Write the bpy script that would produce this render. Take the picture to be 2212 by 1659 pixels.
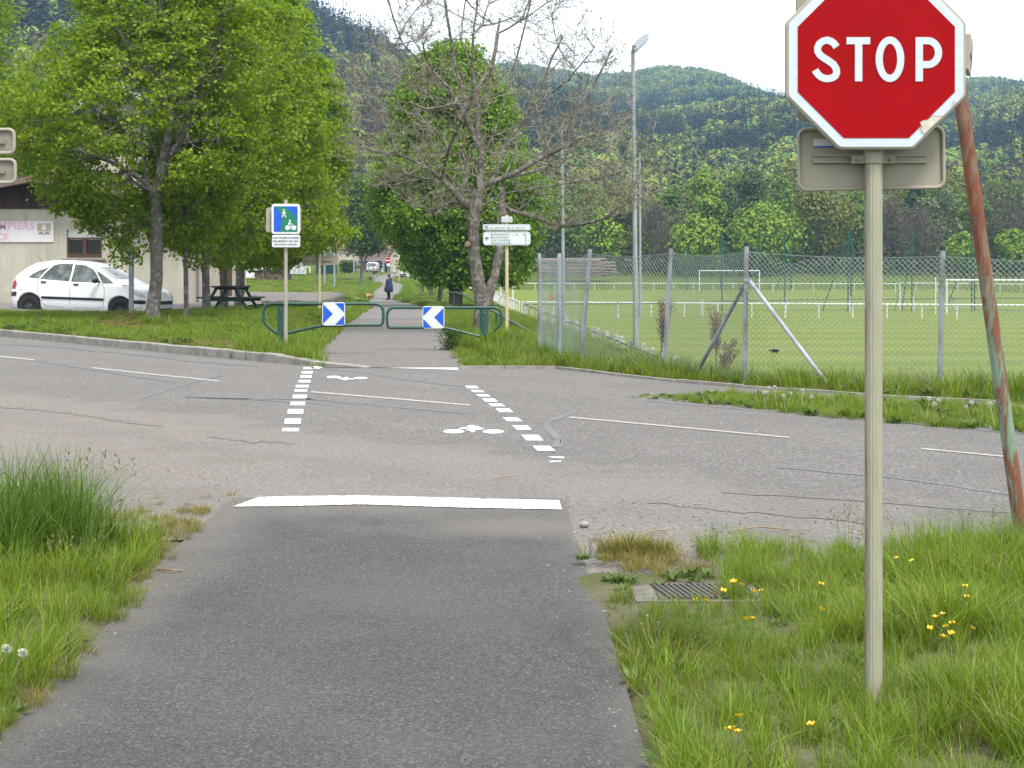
import bpy, bmesh, math, random
import numpy as np
from mathutils import Vector, Matrix, Euler

R = random.Random(7)
rng = np.random.default_rng(7)
S = bpy.context.scene
for o in list(bpy.data.objects):
    bpy.data.objects.remove(o)
rad = math.radians

# ------------------------------------------------------------------ camera
FPX, CU, HV, CAMH = 3600.0, 1106.0, 575.0, 1.5      # photograph measured at 2212 px across; horizon at 575
cam = bpy.data.cameras.new('camera')
camo = bpy.data.objects.new('camera', cam)
S.collection.objects.link(camo)
camo.location = (0, 0, CAMH)
camo.rotation_euler = (rad(90), 0, 0)
cam.sensor_width = 36
cam.lens = 36 * FPX / 2212
cam.shift_y = -(829.5 - HV) / 2212
cam.clip_start = 0.1
cam.clip_end = 8000
S.camera = camo

# ------------------------------------------------------------------ world: bright thin overcast
SUN_EL, SUN_AZ = 60.0, 150.0        # azimuth from +Y clockwise: behind the camera to the right
w = bpy.data.worlds.new('World')
S.world = w
w.use_nodes = True
nt = w.node_tree
nt.nodes.clear()
wo = nt.nodes.new('ShaderNodeOutputWorld')
bg = nt.nodes.new('ShaderNodeBackground')
bg.inputs['Strength'].default_value = 0.1
sky = nt.nodes.new('ShaderNodeTexSky')
sky.sky_type = 'NISHITA'
sky.sun_disc = False
sky.sun_elevation = rad(SUN_EL)
sky.sun_rotation = rad(SUN_AZ)
sky.dust_density = 3.0
tc = nt.nodes.new('ShaderNodeTexCoord')
mp = nt.nodes.new('ShaderNodeMapping')
mp.inputs['Scale'].default_value = (1, 1, 2.5)
nz = nt.nodes.new('ShaderNodeTexNoise')
nz.inputs['Scale'].default_value = 2.6
nz.inputs['Detail'].default_value = 5
mr = nt.nodes.new('ShaderNodeMapRange')
mr.inputs['From Min'].default_value = 0.30
mr.inputs['From Max'].default_value = 0.62
mr.inputs['To Min'].default_value = 0.72
mr.inputs['To Max'].default_value = 1.0
mx = nt.nodes.new('ShaderNodeMix')
mx.data_type = 'RGBA'
mx.inputs['B'].default_value = (8.6, 8.8, 9.2, 1)      # cloud
L = nt.links.new
L(tc.outputs['Generated'], mp.inputs['Vector'])
L(mp.outputs['Vector'], nz.inputs['Vector'])
L(nz.outputs['Fac'], mr.inputs['Value'])
L(mr.outputs['Result'], mx.inputs['Factor'])
L(sky.outputs['Color'], mx.inputs['A'])
L(mx.outputs['Result'], bg.inputs['Color'])
L(bg.outputs['Background'], wo.inputs['Surface'])

sun = bpy.data.lights.new('sun', 'SUN')
sun.energy = 2.4
sun.angle = rad(14)
sun.color = (1.0, 0.95, 0.86)
suno = bpy.data.objects.new('sun', sun)
S.collection.objects.link(suno)
el, az = rad(SUN_EL), rad(SUN_AZ)
sdir = Vector((math.sin(az) * math.cos(el), math.cos(az) * math.cos(el), math.sin(el)))
suno.rotation_euler = sdir.to_track_quat('Z', 'Y').to_euler()
suno.location = (20, -20, 40)

S.view_settings.view_transform = 'Standard'
S.view_settings.look = 'None'
S.view_settings.exposure = 1.22
S.view_settings.gamma = 1.0
S.view_settings.use_curve_mapping = False
S.render.engine = 'CYCLES'
S.cycles.max_bounces = 5
S.cycles.diffuse_bounces = 3
S.cycles.glossy_bounces = 2
S.cycles.transmission_bounces = 3
S.cycles.volume_bounces = 0
S.cycles.transparent_max_bounces = 8
S.cycles.caustics_reflective = False
S.cycles.caustics_refractive = False
S.cycles.use_denoising = True
S.cycles.use_adaptive_sampling = True

# ------------------------------------------------------------------ helpers
def link(o):
    S.collection.objects.link(o)
    return o

def tag(o, label=None, cat=None, group=None, kind=None):
    if label: o['label'] = label
    if cat: o['category'] = cat
    if group: o['group'] = group
    if kind: o['kind'] = kind
    return o

def thing(name, label, cat, loc, group=None, rz=0):
    o = link(bpy.data.objects.new(name, None))
    o.empty_display_size = 0.2
    o.location = loc
    o.rotation_euler = (0, 0, rz)
    return tag(o, label, cat, group)

def P(u, v, Y):
    """point of the place seen at photograph pixel (u,v) at distance Y"""
    return ((u - CU) / FPX * Y, Y, CAMH + (HV - v) / FPX * Y)

def G(u, v, z=0.0):
    Y = (CAMH - z) * FPX / (v - HV)
    return ((u - CU) / FPX * Y, Y)

def np_mesh(name, V, Fc, smooth=False, attrs=None):
    """V (N,3), Fc (M,k) int array"""
    me = bpy.data.meshes.new(name)
    V = np.asarray(V, dtype=np.float32)
    Fc = np.asarray(Fc, dtype=np.int32)
    k = Fc.shape[1]
    me.vertices.add(len(V))
    me.vertices.foreach_set('co', V.ravel())
    me.loops.add(Fc.size)
    me.loops.foreach_set('vertex_index', Fc.ravel())
    me.polygons.add(len(Fc))
    me.polygons.foreach_set('loop_start', np.arange(0, Fc.size, k, dtype=np.int32))
    me.polygons.foreach_set('loop_total', np.full(len(Fc), k, dtype=np.int32))
    if smooth:
        me.polygons.foreach_set('use_smooth', np.ones(len(Fc), dtype=bool))
    for an, (ty, arr) in (attrs or {}).items():
        a = me.attributes.new(an, ty, 'POINT')
        a.data.foreach_set('value', np.asarray(arr).ravel())
    me.update(calc_edges=True)
    return me

def np_obj(name, V, Fc, mat, parent=None, smooth=False, attrs=None, kind=None, loc=None):
    V = np.asarray(V, dtype=np.float64)
    off = np.array(wloc(parent) if parent is not None else (loc if loc is not None else (0, 0, 0)))
    me = np_mesh(name, V - off, Fc, smooth, attrs)
    if mat: me.materials.append(mat)
    o = link(bpy.data.objects.new(name, me))
    if parent is not None: o.parent = parent
    elif loc is not None: o.location = loc
    if kind: o['kind'] = kind
    return o

def wloc(o):
    l = Vector((0, 0, 0))
    while o is not None:
        l = l + o.location
        o = o.parent
    return l

class MB:
    """collects shapes given in world coordinates and links them as one mesh object"""
    def __init__(s): s.v, s.f, s.mi, s.cur = [], [], [], 0
    def add(s, vs, fs):
        o = len(s.v)
        s.v += [tuple(p) for p in vs]
        for f in fs:
            s.f.append(tuple(i + o for i in f)); s.mi.append(s.cur)
        return s
    def box(s, c, d, rot=None):
        vs = [Vector((x * d[0] / 2, y * d[1] / 2, z * d[2] / 2)) for x in (-1, 1) for y in (-1, 1) for z in (-1, 1)]
        if rot is not None:
            m = Euler(rot).to_matrix()
            vs = [m @ p for p in vs]
        vs = [p + Vector(c) for p in vs]
        return s.add(vs, [(0, 1, 3, 2), (4, 6, 7, 5), (0, 4, 5, 1), (2, 3, 7, 6), (0, 2, 6, 4), (1, 5, 7, 3)])
    def tube(s, pts, r, n=8, caps=True):
        pts = [Vector(p) for p in pts]
        rs = r if isinstance(r, (list, tuple)) else [r] * len(pts)
        vs, fs = [], []
        t0 = (pts[1] - pts[0]).normalized()
        a = t0.orthogonal().normalized()
        for i, p in enumerate(pts):
            if i == 0: t = (pts[1] - pts[0])
            elif i == len(pts) - 1: t = (pts[-1] - pts[-2])
            else: t = (pts[i + 1] - pts[i]).normalized() + (pts[i] - pts[i - 1]).normalized()
            t.normalize()
            a = (a - t * a.dot(t)).normalized()
            b = t.cross(a)
            for k in range(n):
                an = 2 * math.pi * k / n
                vs.append(p + (a * math.cos(an) + b * math.sin(an)) * rs[i])
        for i in range(len(pts) - 1):
            for k in range(n):
                k2 = (k + 1) % n
                fs.append((i * n + k, i * n + k2, (i + 1) * n + k2, (i + 1) * n + k))
        if caps:
            fs.append(tuple(range(n - 1, -1, -1)))
            fs.append(tuple((len(pts) - 1) * n + k for k in range(n)))
        return s.add(vs, fs)
    def prism_y(s, poly, y0, y1):
        """polygon in (x,z), front face at y0 (towards the camera), back at y1; poly clockwise or not"""
        n = len(poly)
        area = sum(poly[i][0] * poly[(i + 1) % n][1] - poly[(i + 1) % n][0] * poly[i][1] for i in range(n))
        if area < 0: poly = poly[::-1]
        vs = [(x, y0, z) for x, z in poly] + [(x, y1, z) for x, z in poly]
        fs = [tuple(range(n)), tuple(range(2 * n - 1, n - 1, -1))]
        fs += [(i, i + n, (i + 1) % n + n, (i + 1) % n) for i in range(n)]
        return s.add(vs, fs)
    def prism_z(s, poly, z0, z1):
        n = len(poly)
        area = sum(poly[i][0] * poly[(i + 1) % n][1] - poly[(i + 1) % n][0] * poly[i][1] for i in range(n))
        if area < 0: poly = poly[::-1]
        z0 = z0 if isinstance(z0, (list, tuple)) else [z0] * n
        z1 = z1 if isinstance(z1, (list, tuple)) else [z1] * n
        vs = [(x, y, z0[i]) for i, (x, y) in enumerate(poly)] + [(x, y, z1[i]) for i, (x, y) in enumerate(poly)]
        fs = [tuple(range(n - 1, -1, -1)), tuple(range(n, 2 * n))]
        fs += [(i, (i + 1) % n, (i + 1) % n + n, i + n) for i in range(n)]
        return s.add(vs, fs)
    def face(s, pts):
        return s.add(pts, [tuple(range(len(pts)))])
    def ball(s, c, r, nu=10, nv=7):
        r = r if isinstance(r, (list, tuple)) else (r, r, r)
        vs, fs = [(c[0], c[1], c[2] - r[2])], []
        for j in range(1, nv):
            th = math.pi * j / nv
            for i in range(nu):
                ph = 2 * math.pi * i / nu
                vs.append((c[0] + r[0] * math.sin(th) * math.cos(ph), c[1] + r[1] * math.sin(th) * math.sin(ph), c[2] - r[2] * math.cos(th)))
        vs.append((c[0], c[1], c[2] + r[2]))
        for i in range(nu):
            fs.append((0, 1 + (i + 1) % nu, 1 + i))
            fs.append((len(vs) - 1, 1 + (nv - 2) * nu + i, 1 + (nv - 2) * nu + (i + 1) % nu))
        for j in range(nv - 2):
            for i in range(nu):
                a, b = 1 + j * nu + i, 1 + j * nu + (i + 1) % nu
                fs.append((a, b, b + nu, a + nu))
        return s.add(vs, fs)
    def xform(s, m):
        s.v = [tuple(m @ Vector(p)) for p in s.v]
        return s
    def build(s, name, mat, parent=None, smooth=False, kind=None, loc=None, bevel=0):
        me = bpy.data.meshes.new(name)
        off = wloc(parent) if parent is not None else Vector(loc or (0, 0, 0))
        me.from_pydata([tuple(Vector(p) - off) for p in s.v], [], s.f)
        mats = mat if isinstance(mat, (list, tuple)) else [mat]
        for m in mats: me.materials.append(m)
        if len(mats) > 1:
            me.polygons.foreach_set('material_index', s.mi)
        if smooth:
            me.polygons.foreach_set('use_smooth', [True] * len(me.polygons))
        me.update()
        o = link(bpy.data.objects.new(name, me))
        if parent is not None: o.parent = parent
        else: o.location = off
        if kind: o['kind'] = kind
        if bevel:
            b = o.modifiers.new('bevel', 'BEVEL')
            b.width = bevel; b.segments = 2; b.limit_method = 'ANGLE'
        if smooth:
            e = o.modifiers.new('edges', 'EDGE_SPLIT')
            e.split_angle = rad(40)
        return o

def copy_tree(o, parent=None):
    c = o.copy()
    link(c)
    c.parent = parent
    for ch in list(o.children):
        copy_tree(ch, c)
    return c

def rrect(x0, z0, x1, z1, r, n=4):
    pts = []
    for cx, cz, a0 in ((x1 - r, z0 + r, -90), (x1 - r, z1 - r, 0), (x0 + r, z1 - r, 90), (x0 + r, z0 + r, 180)):
        for k in range(n + 1):
            a = rad(a0 + 90 * k / n)
            pts.append((cx + r * math.cos(a), cz + r * math.sin(a)))
    return pts

def smooth(t):
    t = np.clip(t, 0, 1)
    return t * t * (3 - 2 * t)

def inpoly(x, y, poly):
    x = np.asarray(x); y = np.asarray(y)
    r = np.zeros(x.shape, bool)
    n = len(poly)
    j = n - 1
    for i in range(n):
        xi, yi = poly[i]; xj, yj = poly[j]
        if yi != yj:
            c = ((yi > y) != (yj > y)) & (x < (xj - xi) * (y - yi) / (yj - yi) + xi)
            r ^= c
        j = i
    return r

# ------------------------------------------------------------------ materials
def new_mat(name):
    m = bpy.data.materials.new(name)
    m.use_nodes = True
    t = m.node_tree
    t.nodes.clear()
    out = t.nodes.new('ShaderNodeOutputMaterial')
    b = t.nodes.new('ShaderNodeBsdfPrincipled')
    t.links.new(b.outputs[0], out.inputs['Surface'])
    return m, t, b, out

def nd(t, ty, **kw):
    n = t.nodes.new(ty)
    for k, v in kw.items():
        if k in n.inputs: n.inputs[k].default_value = v
        else: setattr(n, k, v)
    return n

def c4(c): return (c[0], c[1], c[2], 1)

def mixc(t, fac, a, b, mode='MIX'):
    n = t.nodes.new('ShaderNodeMix')
    n.data_type = 'RGBA'
    n.blend_type = mode
    for i, s in (('Factor', fac), ('A', a), ('B', b)):
        if isinstance(s, (int, float)): n.inputs[i].default_value = s
        elif isinstance(s, tuple): n.inputs[i].default_value = c4(s)
        else: t.links.new(s, n.inputs[i])
    return n.outputs['Result']

def noise(t, vec, scale, detail=4, rough=0.55, lo=0.35, hi=0.65, dist=0.0):
    n = nd(t, 'ShaderNodeTexNoise', Scale=scale, Detail=detail, Roughness=rough, Distortion=dist)
    t.links.new(vec, n.inputs['Vector'])
    m = nd(t, 'ShaderNodeMapRange')
    m.inputs['From Min'].default_value = lo
    m.inputs['From Max'].default_value = hi
    t.links.new(n.outputs['Fac'], m.inputs['Value'])
    return m.outputs['Result']

def math_(t, op, a, b=None):
    n = t.nodes.new('ShaderNodeMath')
    n.operation = op
    for i, s in enumerate((a, b)):
        if s is None: continue
        if isinstance(s, (int, float)): n.inputs[i].default_value = s
        else: t.links.new(s, n.inputs[i])
    return n.outputs[0]

def pos(t, scale=(1, 1, 1), obj=False):
    if obj:
        g = t.nodes.new('ShaderNodeTexCoord').outputs['Object']
    else:
        g = t.nodes.new('ShaderNodeNewGeometry').outputs['Position']
    if scale != (1, 1, 1):
        m = t.nodes.new('ShaderNodeMapping')
        m.inputs['Scale'].default_value = scale
        t.links.new(g, m.inputs['Vector'])
        g = m.outputs['Vector']
    return g

def bump(t, b, h, strength=0.4, dist=0.01):
    n = nd(t, 'ShaderNodeBump', Strength=strength, Distance=dist)
    t.links.new(h, n.inputs['Height'])
    t.links.new(n.outputs['Normal'], b.inputs['Normal'])

def mat(name, c1, c2=None, scale=6, detail=5, rough=0.7, bmp=0.0, bscale=None, metal=0.0, spec=0.35, stretch=(1, 1, 1), lo=0.35, hi=0.65, obj=False, bdist=0.01):
    m, t, b, out = new_mat(name)
    b.inputs['Roughness'].default_value = rough
    b.inputs['Metallic'].default_value = metal
    b.inputs['Specular IOR Level'].default_value = spec
    v = pos(t, stretch, obj)
    if c2 is None:
        c2 = tuple(x * 0.82 for x in c1)
    f = noise(t, v, scale, detail, lo=lo, hi=hi)
    t.links.new(mixc(t, f, c1, c2), b.inputs['Base Color'])
    if bmp:
        bump(t, b, noise(t, v, bscale or scale * 4, 4, lo=0.2, hi=0.8), bmp, bdist)
    return m

def leaf_mat(name, dark, light, trans=0.35, rough=0.5, objvar=0.0, tcol=None):
    """leaf faces carry a per-leaf 'tint'; thin leaves let light through"""
    m, t, b, out = new_mat(name)
    b.inputs['Roughness'].default_value = rough
    b.inputs['Specular IOR Level'].default_value = 0.3
    a = nd(t, 'ShaderNodeAttribute', attribute_name='tint')
    c = mixc(t, a.outputs['Fac'], dark, light)
    if objvar:
        oi = t.nodes.new('ShaderNodeObjectInfo')
        h = nd(t, 'ShaderNodeHueSaturation')
        t.links.new(c, h.inputs['Color'])
        mm = nd(t, 'ShaderNodeMapRange')
        mm.inputs['To Min'].default_value = 1 - objvar
        mm.inputs['To Max'].default_value = 1 + objvar
        t.links.new(oi.outputs['Random'], mm.inputs['Value'])
        t.links.new(mm.outputs['Result'], h.inputs['Value'])
        m2 = nd(t, 'ShaderNodeMapRange')
        m2.inputs['To Min'].default_value = 0.5 - objvar * 0.10
        m2.inputs['To Max'].default_value = 0.5 + objvar * 0.05
        t.links.new(math_(t, 'FRACT', math_(t, 'MULTIPLY', oi.outputs['Random'], 7.31)), m2.inputs['Value'])
        t.links.new(m2.outputs['Result'], h.inputs['Hue'])
        c = h.outputs['Color']
    t.links.new(c, b.inputs['Base Color'])
    if trans:
        tr = t.nodes.new('ShaderNodeBsdfTranslucent')
        t.links.new(mixc(t, 1.0, c, tcol or (1.1, 1.25, 0.45), 'MULTIPLY'), tr.inputs['Color'])
        ms = t.nodes.new('ShaderNodeMixShader')
        ms.inputs[0].default_value = trans
        t.links.new(b.outputs[0], ms.inputs[1])
        t.links.new(tr.outputs[0], ms.inputs[2])
        t.links.new(ms.outputs[0], out.inputs['Surface'])
    return m

M = {}
M['sign_white'] = mat('sign_white', (0.49, 0.55, 0.59), (0.44, 0.50, 0.54), 40, rough=0.45)
M['plate_white'] = mat('plate_white', (0.56, 0.59, 0.60), (0.50, 0.53, 0.53), 9, rough=0.4)
M['sign_red'] = mat('sign_red', (0.29, 0.003, 0.006), (0.25, 0.003, 0.005), 3.5, rough=0.5, spec=0.06)
M['sign_blue'] = mat('sign_blue', (0.008, 0.085, 0.50), (0.007, 0.07, 0.42), 12, rough=0.4)
M['sign_green'] = mat('sign_green', (0.005, 0.17, 0.085), (0.005, 0.14, 0.07), 12, rough=0.4)
M['ink_green'] = mat('ink_green', (0.015, 0.13, 0.12), None, 20, rough=0.5)
M['ink_black'] = mat('ink_black', (0.02, 0.02, 0.03), None, 20, rough=0.5)
M['ink_pink'] = mat('ink_pink', (0.52, 0.30, 0.43), (0.57, 0.36, 0.48), 6, rough=0.8)
M['beige_metal'] = mat('beige_metal', (0.30, 0.28, 0.22), (0.255, 0.24, 0.19), 5, rough=0.5, spec=0.4)
M['galv'] = mat('galvanised_steel', (0.30, 0.33, 0.36), (0.22, 0.24, 0.27), 9, rough=0.5, metal=0.25, stretch=(1, 1, 0.3))
M['fence_post'] = mat('weathered_fence_post', (0.30, 0.33, 0.38), (0.17, 0.15, 0.15), 5, rough=0.6, stretch=(1, 1, 0.35), lo=0.42, hi=0.62)
M['wire'] = mat('green_grey_wire', (0.27, 0.33, 0.31), (0.22, 0.28, 0.26), 3, rough=0.5)
M['gate_green'] = mat('gate_green', (0.010, 0.062, 0.045), (0.008, 0.050, 0.036), 8, rough=0.38, spec=0.5)
M['net_green'] = mat('net_green', (0.010, 0.075, 0.055), None, 8, rough=0.5)
M['black_plastic'] = mat('black_plastic', (0.018, 0.019, 0.024), None, 8, rough=0.5)
M['rubber'] = mat('rubber', (0.016, 0.016, 0.017), None, 8, rough=0.8)
M['white_rail'] = mat('white_rail', (0.66, 0.67, 0.66), (0.55, 0.56, 0.54), 4, rough=0.6)
M['concrete_white'] = mat('whitewashed_concrete', (0.46, 0.45, 0.42), (0.26, 0.25, 0.23), 9, rough=0.9, lo=0.4, hi=0.6)
M['kerb'] = mat('kerb_concrete', (0.27, 0.255, 0.23), (0.18, 0.165, 0.145), 5, rough=0.92, bmp=0.4, bscale=60)
M['slab'] = mat('slab_concrete', (0.24, 0.225, 0.205), (0.16, 0.15, 0.135), 7, rough=0.95, bmp=0.4, bscale=70)
M['bolt'] = mat('bolt_steel', (0.16, 0.155, 0.13), None, 8, rough=0.5, metal=0.4)
# ------------------------------------------------------------------ terrain
PATH_Z = ([0, 25, 32, 60, 110, 186, 218, 240, 258, 320, 420], [0, 0, 0, -.35, -.75, -.60, -.50, -.05, .35, 1.6, 6])
def zpath(y): return np.interp(y, *PATH_Z)
def xrow(y): return 3.76 - (np.asarray(y, float) - 35) * 0.0517
FENCE = [(0.45, 27.4), (0.74, 26.1), (1.02, 24.8), (2.10, 23.5), (2.95, 21.2), (5.10, 20.0), (7.6, 18.9), (10.2, 17.8)]
def yfence(x): return np.interp(x, [p[0] for p in FENCE] + [40], [p[1] for p in FENCE] + [6])
KERB = [(-40, 75), (-20, 48.2), (-10.9, 35.6), (-6.2, 29.2), (-3.9, 26.1), (-3.1, 25.15), (-2.5, 24.7), (-2.15, 24.5)]
def ykerb(x): return np.interp(x, [p[0] for p in KERB], [p[1] for p in KERB])
def xpathl(y): return np.interp(y, [20, 25, 30.5, 43, 64, 92, 111, 139, 186, 225, 260], [-2.6, -3.0, -3.45, -4.25, -5.5, -7.9, -10.0, -14.5, -20.0, -24, -24])
ZL = ([20, 25, 45, 52, 58, 64, 90, 130, 160, 220, 300, 400], [.12, .12, .20, .14, -.05, -.12, -.2, -.25, .15, .95, 2.4, 7])
def zright(y): return np.interp(y, [0, 214, 236, 300, 420], [-1.52, -1.52, 0.0, 2.0, 6.0])
CARPARK = [(-34, 51.5), (-18, 49.0), (-12.2, 46.3), (-10.2, 46.6), (-9.6, 50), (-9.55, 62.4), (-7.35, 63), (-8.0, 78), (-9.2, 90), (-14, 92), (-34, 92)]
def zpark(x, y): return 0.085 + np.clip((-11.3 - x) * 0.055, 0, 0.28) * (1 - smooth((y - 52) / 9))

ROAD = [(-60, 102), (-20, 48.4), (-10.9, 35.8), (-6.2, 29.4), (-3.9, 26.25), (-3.1, 25.3), (-2.45, 24.85), (-.85, 24.6), (.63, 24.32), (1.42, 22.85),
        (2.82, 20.55), (3.77, 19.6), (4.41, 18.85), (5.3, 18.2), (9, 16.2), (30, 7), (60, -12), (60, -40), (12, 2), (6, 7.0), (1, 8.05),
        (-.3, 8.1), (-.3, 9.2), (-2.6, 9.1), (-4.8, 10.3), (-12, 22.5), (-32, 48), (-60, 86)]
NEARPATH = [(-1.60, -6), (-1.63, 5.3), (-1.67, 6.7), (-1.78, 8.4), (-1.80, 10.2), (-1.80, 10.75), (.34, 10.75), (.34, 9.9), (.37, 8.1), (.40, 7.06), (.41, 5.0), (.42, -6)]

def zsoil(x, y):
    """top of the soil everywhere"""
    x = np.asarray(x, float); y = np.asarray(y, float)
    z = zpath(y)
    beyond = y > ykerb(x) + .28
    l = smooth((xpathl(y) - x) / 1.6) * beyond * (y > 23)
    z = z * (1 - l) + np.interp(y, *ZL) * l
    s = smooth((x - (xrow(y) - 2.4)) / 2.4) * smooth((y - yfence(x) - .35) / 5.5)
    z = z * (1 - s) + zright(y) * s
    z = np.where(y < 12.5, z + 0.012 + 0.02 * np.sin(x * 2.1 + 1) * np.sin(y * 1.7), z)
    return z

def ground_hit(u, v):
    """first point of the soil on the sight line through a photograph pixel"""
    ys = np.concatenate([np.arange(4, 60, .1), np.arange(60, 420, .5)])
    x = (u - CU) / FPX * ys
    zr = CAMH + (HV - v) / FPX * ys
    hit = np.nonzero(zr <= zsoil(x, ys))[0]
    i = hit[0] if len(hit) else len(ys) - 1
    return (float(x[i]), float(ys[i]), float(zsoil(x[i], ys[i])))

def gp(u, v):
    """same on the height profile of the greenway"""
    ys = np.concatenate([np.arange(20, 60, .05), np.arange(60, 320, .2)])
    zr = CAMH + (HV - v) / FPX * ys
    hit = np.nonzero(zr <= zpath(ys))[0]
    i = hit[0] if len(hit) else len(ys) - 1
    return ((u - CU) / FPX * float(ys[i]), float(ys[i]))

FP_L = [(655, 791), (668, 781), (690, 752), (716, 728), (745, 700), (768, 684), (795, 665), (786, 652), (796, 645), (796, 632), (808, 624), (819, 616), (803, 606), (813, 598.6), (840, 591)]
FP_R = [(1004, 793), (1000, 781), (985, 757), (972, 728), (960, 700), (950, 684), (938, 668), (900, 657), (854, 648), (874, 639), (880, 627), (879, 616), (850, 608), (846, 601), (861, 591)]
fpl = [(-2.75, 24.55)] + [gp(*p) for p in FP_L][1:]
fpr = [(-.72, 24.55)] + [gp(*p) for p in FP_R][1:]
FARPATH = fpl + fpr[::-1]
PAVED = [ROAD, NEARPATH, FARPATH, CARPARK]

def asphalt_mat(name, base, pale, dustc, kind):
    m, t, b, out = new_mat(name)
    b.inputs['Roughness'].default_value = 0.88
    b.inputs['Specular IOR Level'].default_value = 0.25
    v = pos(t)
    g1 = noise(t, v, 210, 3, 0.7, 0.36, 0.66)
    g2 = noise(t, v, 90, 3, 0.75, 0.36, 0.66)
    big = noise(t, v, 0.55, 6, 0.6, 0.36, 0.66)
    vo = nd(t, 'ShaderNodeTexVoronoi', Scale=140.0 if kind == 'near' else 70.0)
    t.links.new(v, vo.inputs['Vector'])
    stone = nd(t, 'ShaderNodeSeparateColor')
    t.links.new(vo.outputs['Color'], stone.inputs['Color'])
    st = nd(t, 'ShaderNodeMapRange')
    st.inputs['From Min'].default_value = 0.72
    st.inputs['From Max'].default_value = 0.95
    t.links.new(stone.outputs['Red'], st.inputs['Value'])
    g3 = noise(t, v, 42, 3, 0.8, 0.40, 0.62)
    c = mixc(t, g1, base, tuple(x * 0.45 for x in base))
    c = mixc(t, math_(t, 'MULTIPLY', g2, 0.75), c, pale)
    c = mixc(t, math_(t, 'MULTIPLY', g3, 0.70 if kind != 'near' else 0.30), c, tuple(x * 0.50 for x in base))
    c = mixc(t, math_(t, 'MULTIPLY', st.outputs['Result'], 0.75), c, tuple(min(1, x * 1.5) for x in pale))
    c = mixc(t, math_(t, 'MULTIPLY', big, 0.30), c, tuple(x * 0.72 for x in base))
    xyz = nd(t, 'ShaderNodeSeparateXYZ')
    t.links.new(v, xyz.inputs[0])
    X, Y = xyz.outputs['X'], xyz.outputs['Y']
    wob = noise(t, v, 1.3, 5, 0.65, 0.2, 0.8)
    def ramp(val, a, bb):
        r = nd(t, 'ShaderNodeMapRange')
        r.interpolation_type = 'SMOOTHSTEP'
        r.inputs['From Min'].default_value = a
        r.inputs['From Max'].default_value = bb
        t.links.new(val, r.inputs['Value'])
        return r.outputs['Result']
    if kind == 'road':
        # distance across the road: worn gravelly shoulder on the near side
        d = math_(t, 'ADD', math_(t, 'MULTIPLY', X, 0.745), math_(t, 'MULTIPLY', Y, 0.667))
        d = math_(t, 'SUBTRACT', d, 11.35)
        d = math_(t, 'ADD', d, math_(t, 'MULTIPLY', wob, 1.6))
        sh = ramp(d, -1.2, -2.9)
        dirt = math_(t, 'MULTIPLY', sh, noise(t, v, 2.2, 6, 0.7, 0.40, 0.62))
        left = ramp(math_(t, 'ADD', X, math_(t, 'MULTIPLY', wob, 1.0)), -0.6, -2.2)
        c = mixc(t, math_(t, 'MULTIPLY', sh, 0.75), c, pale)
        c = mixc(t, math_(t, 'MULTIPLY', math_(t, 'MULTIPLY', dirt, math_(t, 'ADD', math_(t, 'MULTIPLY', left, 0.55), 0.35)), 1.0), c, dustc)
        # wheel tracks polished darker along the lanes
        ln = math_(t, 'SINE', math_(t, 'MULTIPLY', d, 3.4))
        c = mixc(t, math_(t, 'MULTIPLY', ramp(ln, 0.1, 1.0), 0.22), c, tuple(x * 0.8 for x in base))
        gr = noise(t, v, 24, 4, .85, .42, .60)
        c = mixc(t, math_(t, 'MULTIPLY', math_(t, 'MULTIPLY', gr, math_(t, 'ADD', math_(t, 'MULTIPLY', sh, .45), .2)), 1.0), c, tuple(x * 0.5 for x in base))
        fine = noise(t, pos(t, (0.25, 0.25, 1)), 6, 5, 0.7, 0.35, 0.7)
        c = mixc(t, math_(t, 'MULTIPLY', fine, 0.18), c, tuple(x * 0.66 for x in base))
    if kind == 'near':
        e1 = ramp(math_(t, 'ADD', X, math_(t, 'MULTIPLY', wob, 0.35)), -1.10, -1.62)
        e2 = ramp(math_(t, 'SUBTRACT', X, math_(t, 'MULTIPLY', wob, 0.25)), 0.10, 0.36)
        far = ramp(math_(t, 'ADD', Y, math_(t, 'MULTIPLY', wob, 0.9)), 9.9, 11.1)
        e = math_(t, 'MAXIMUM', math_(t, 'MAXIMUM', e1, e2), far)
        c = mixc(t, math_(t, 'MULTIPLY', e, 0.72), c, dustc)
        patch = noise(t, v, 0.9, 5, 0.6, 0.45, 0.75)
        c = mixc(t, math_(t, 'MULTIPLY', patch, 0.42), c, pale)
        # dusty wash where gravel is carried across the end of the path
        y2 = math_(t, 'ADD', Y, math_(t, 'MULTIPLY', wob, 0.5))
        band = math_(t, 'MULTIPLY', ramp(y2, 9.15, 9.75), ramp(y2, 10.35, 9.95))
        right = ramp(math_(t, 'ADD', X, math_(t, 'MULTIPLY', wob, 0.8)), -0.6, 0.5)
        c = mixc(t, math_(t, 'MULTIPLY', math_(t, 'MULTIPLY', band, right), 0.75), c, dustc)
    t.links.new(c, b.inputs['Base Color'])
    hh = math_(t, 'ADD', math_(t, 'MULTIPLY', g1, 0.6), vo.outputs['Distance'])
    bump(t, b, hh, 0.9, 0.006)
    return m

M['road'] = asphalt_mat('worn_road_asphalt', (0.152, 0.143, 0.136), (0.265, 0.25, 0.236), (0.26, 0.215, 0.17), 'road')
M['near_path'] = asphalt_mat('dark_path_asphalt', (0.062, 0.061, 0.063), (0.130, 0.127, 0.127), (0.165, 0.15, 0.13), 'near')
M['far_path'] = asphalt_mat('greenway_asphalt', (0.150, 0.138, 0.130), (0.225, 0.21, 0.197), (0.2, 0.18, 0.15), 'far')

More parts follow.
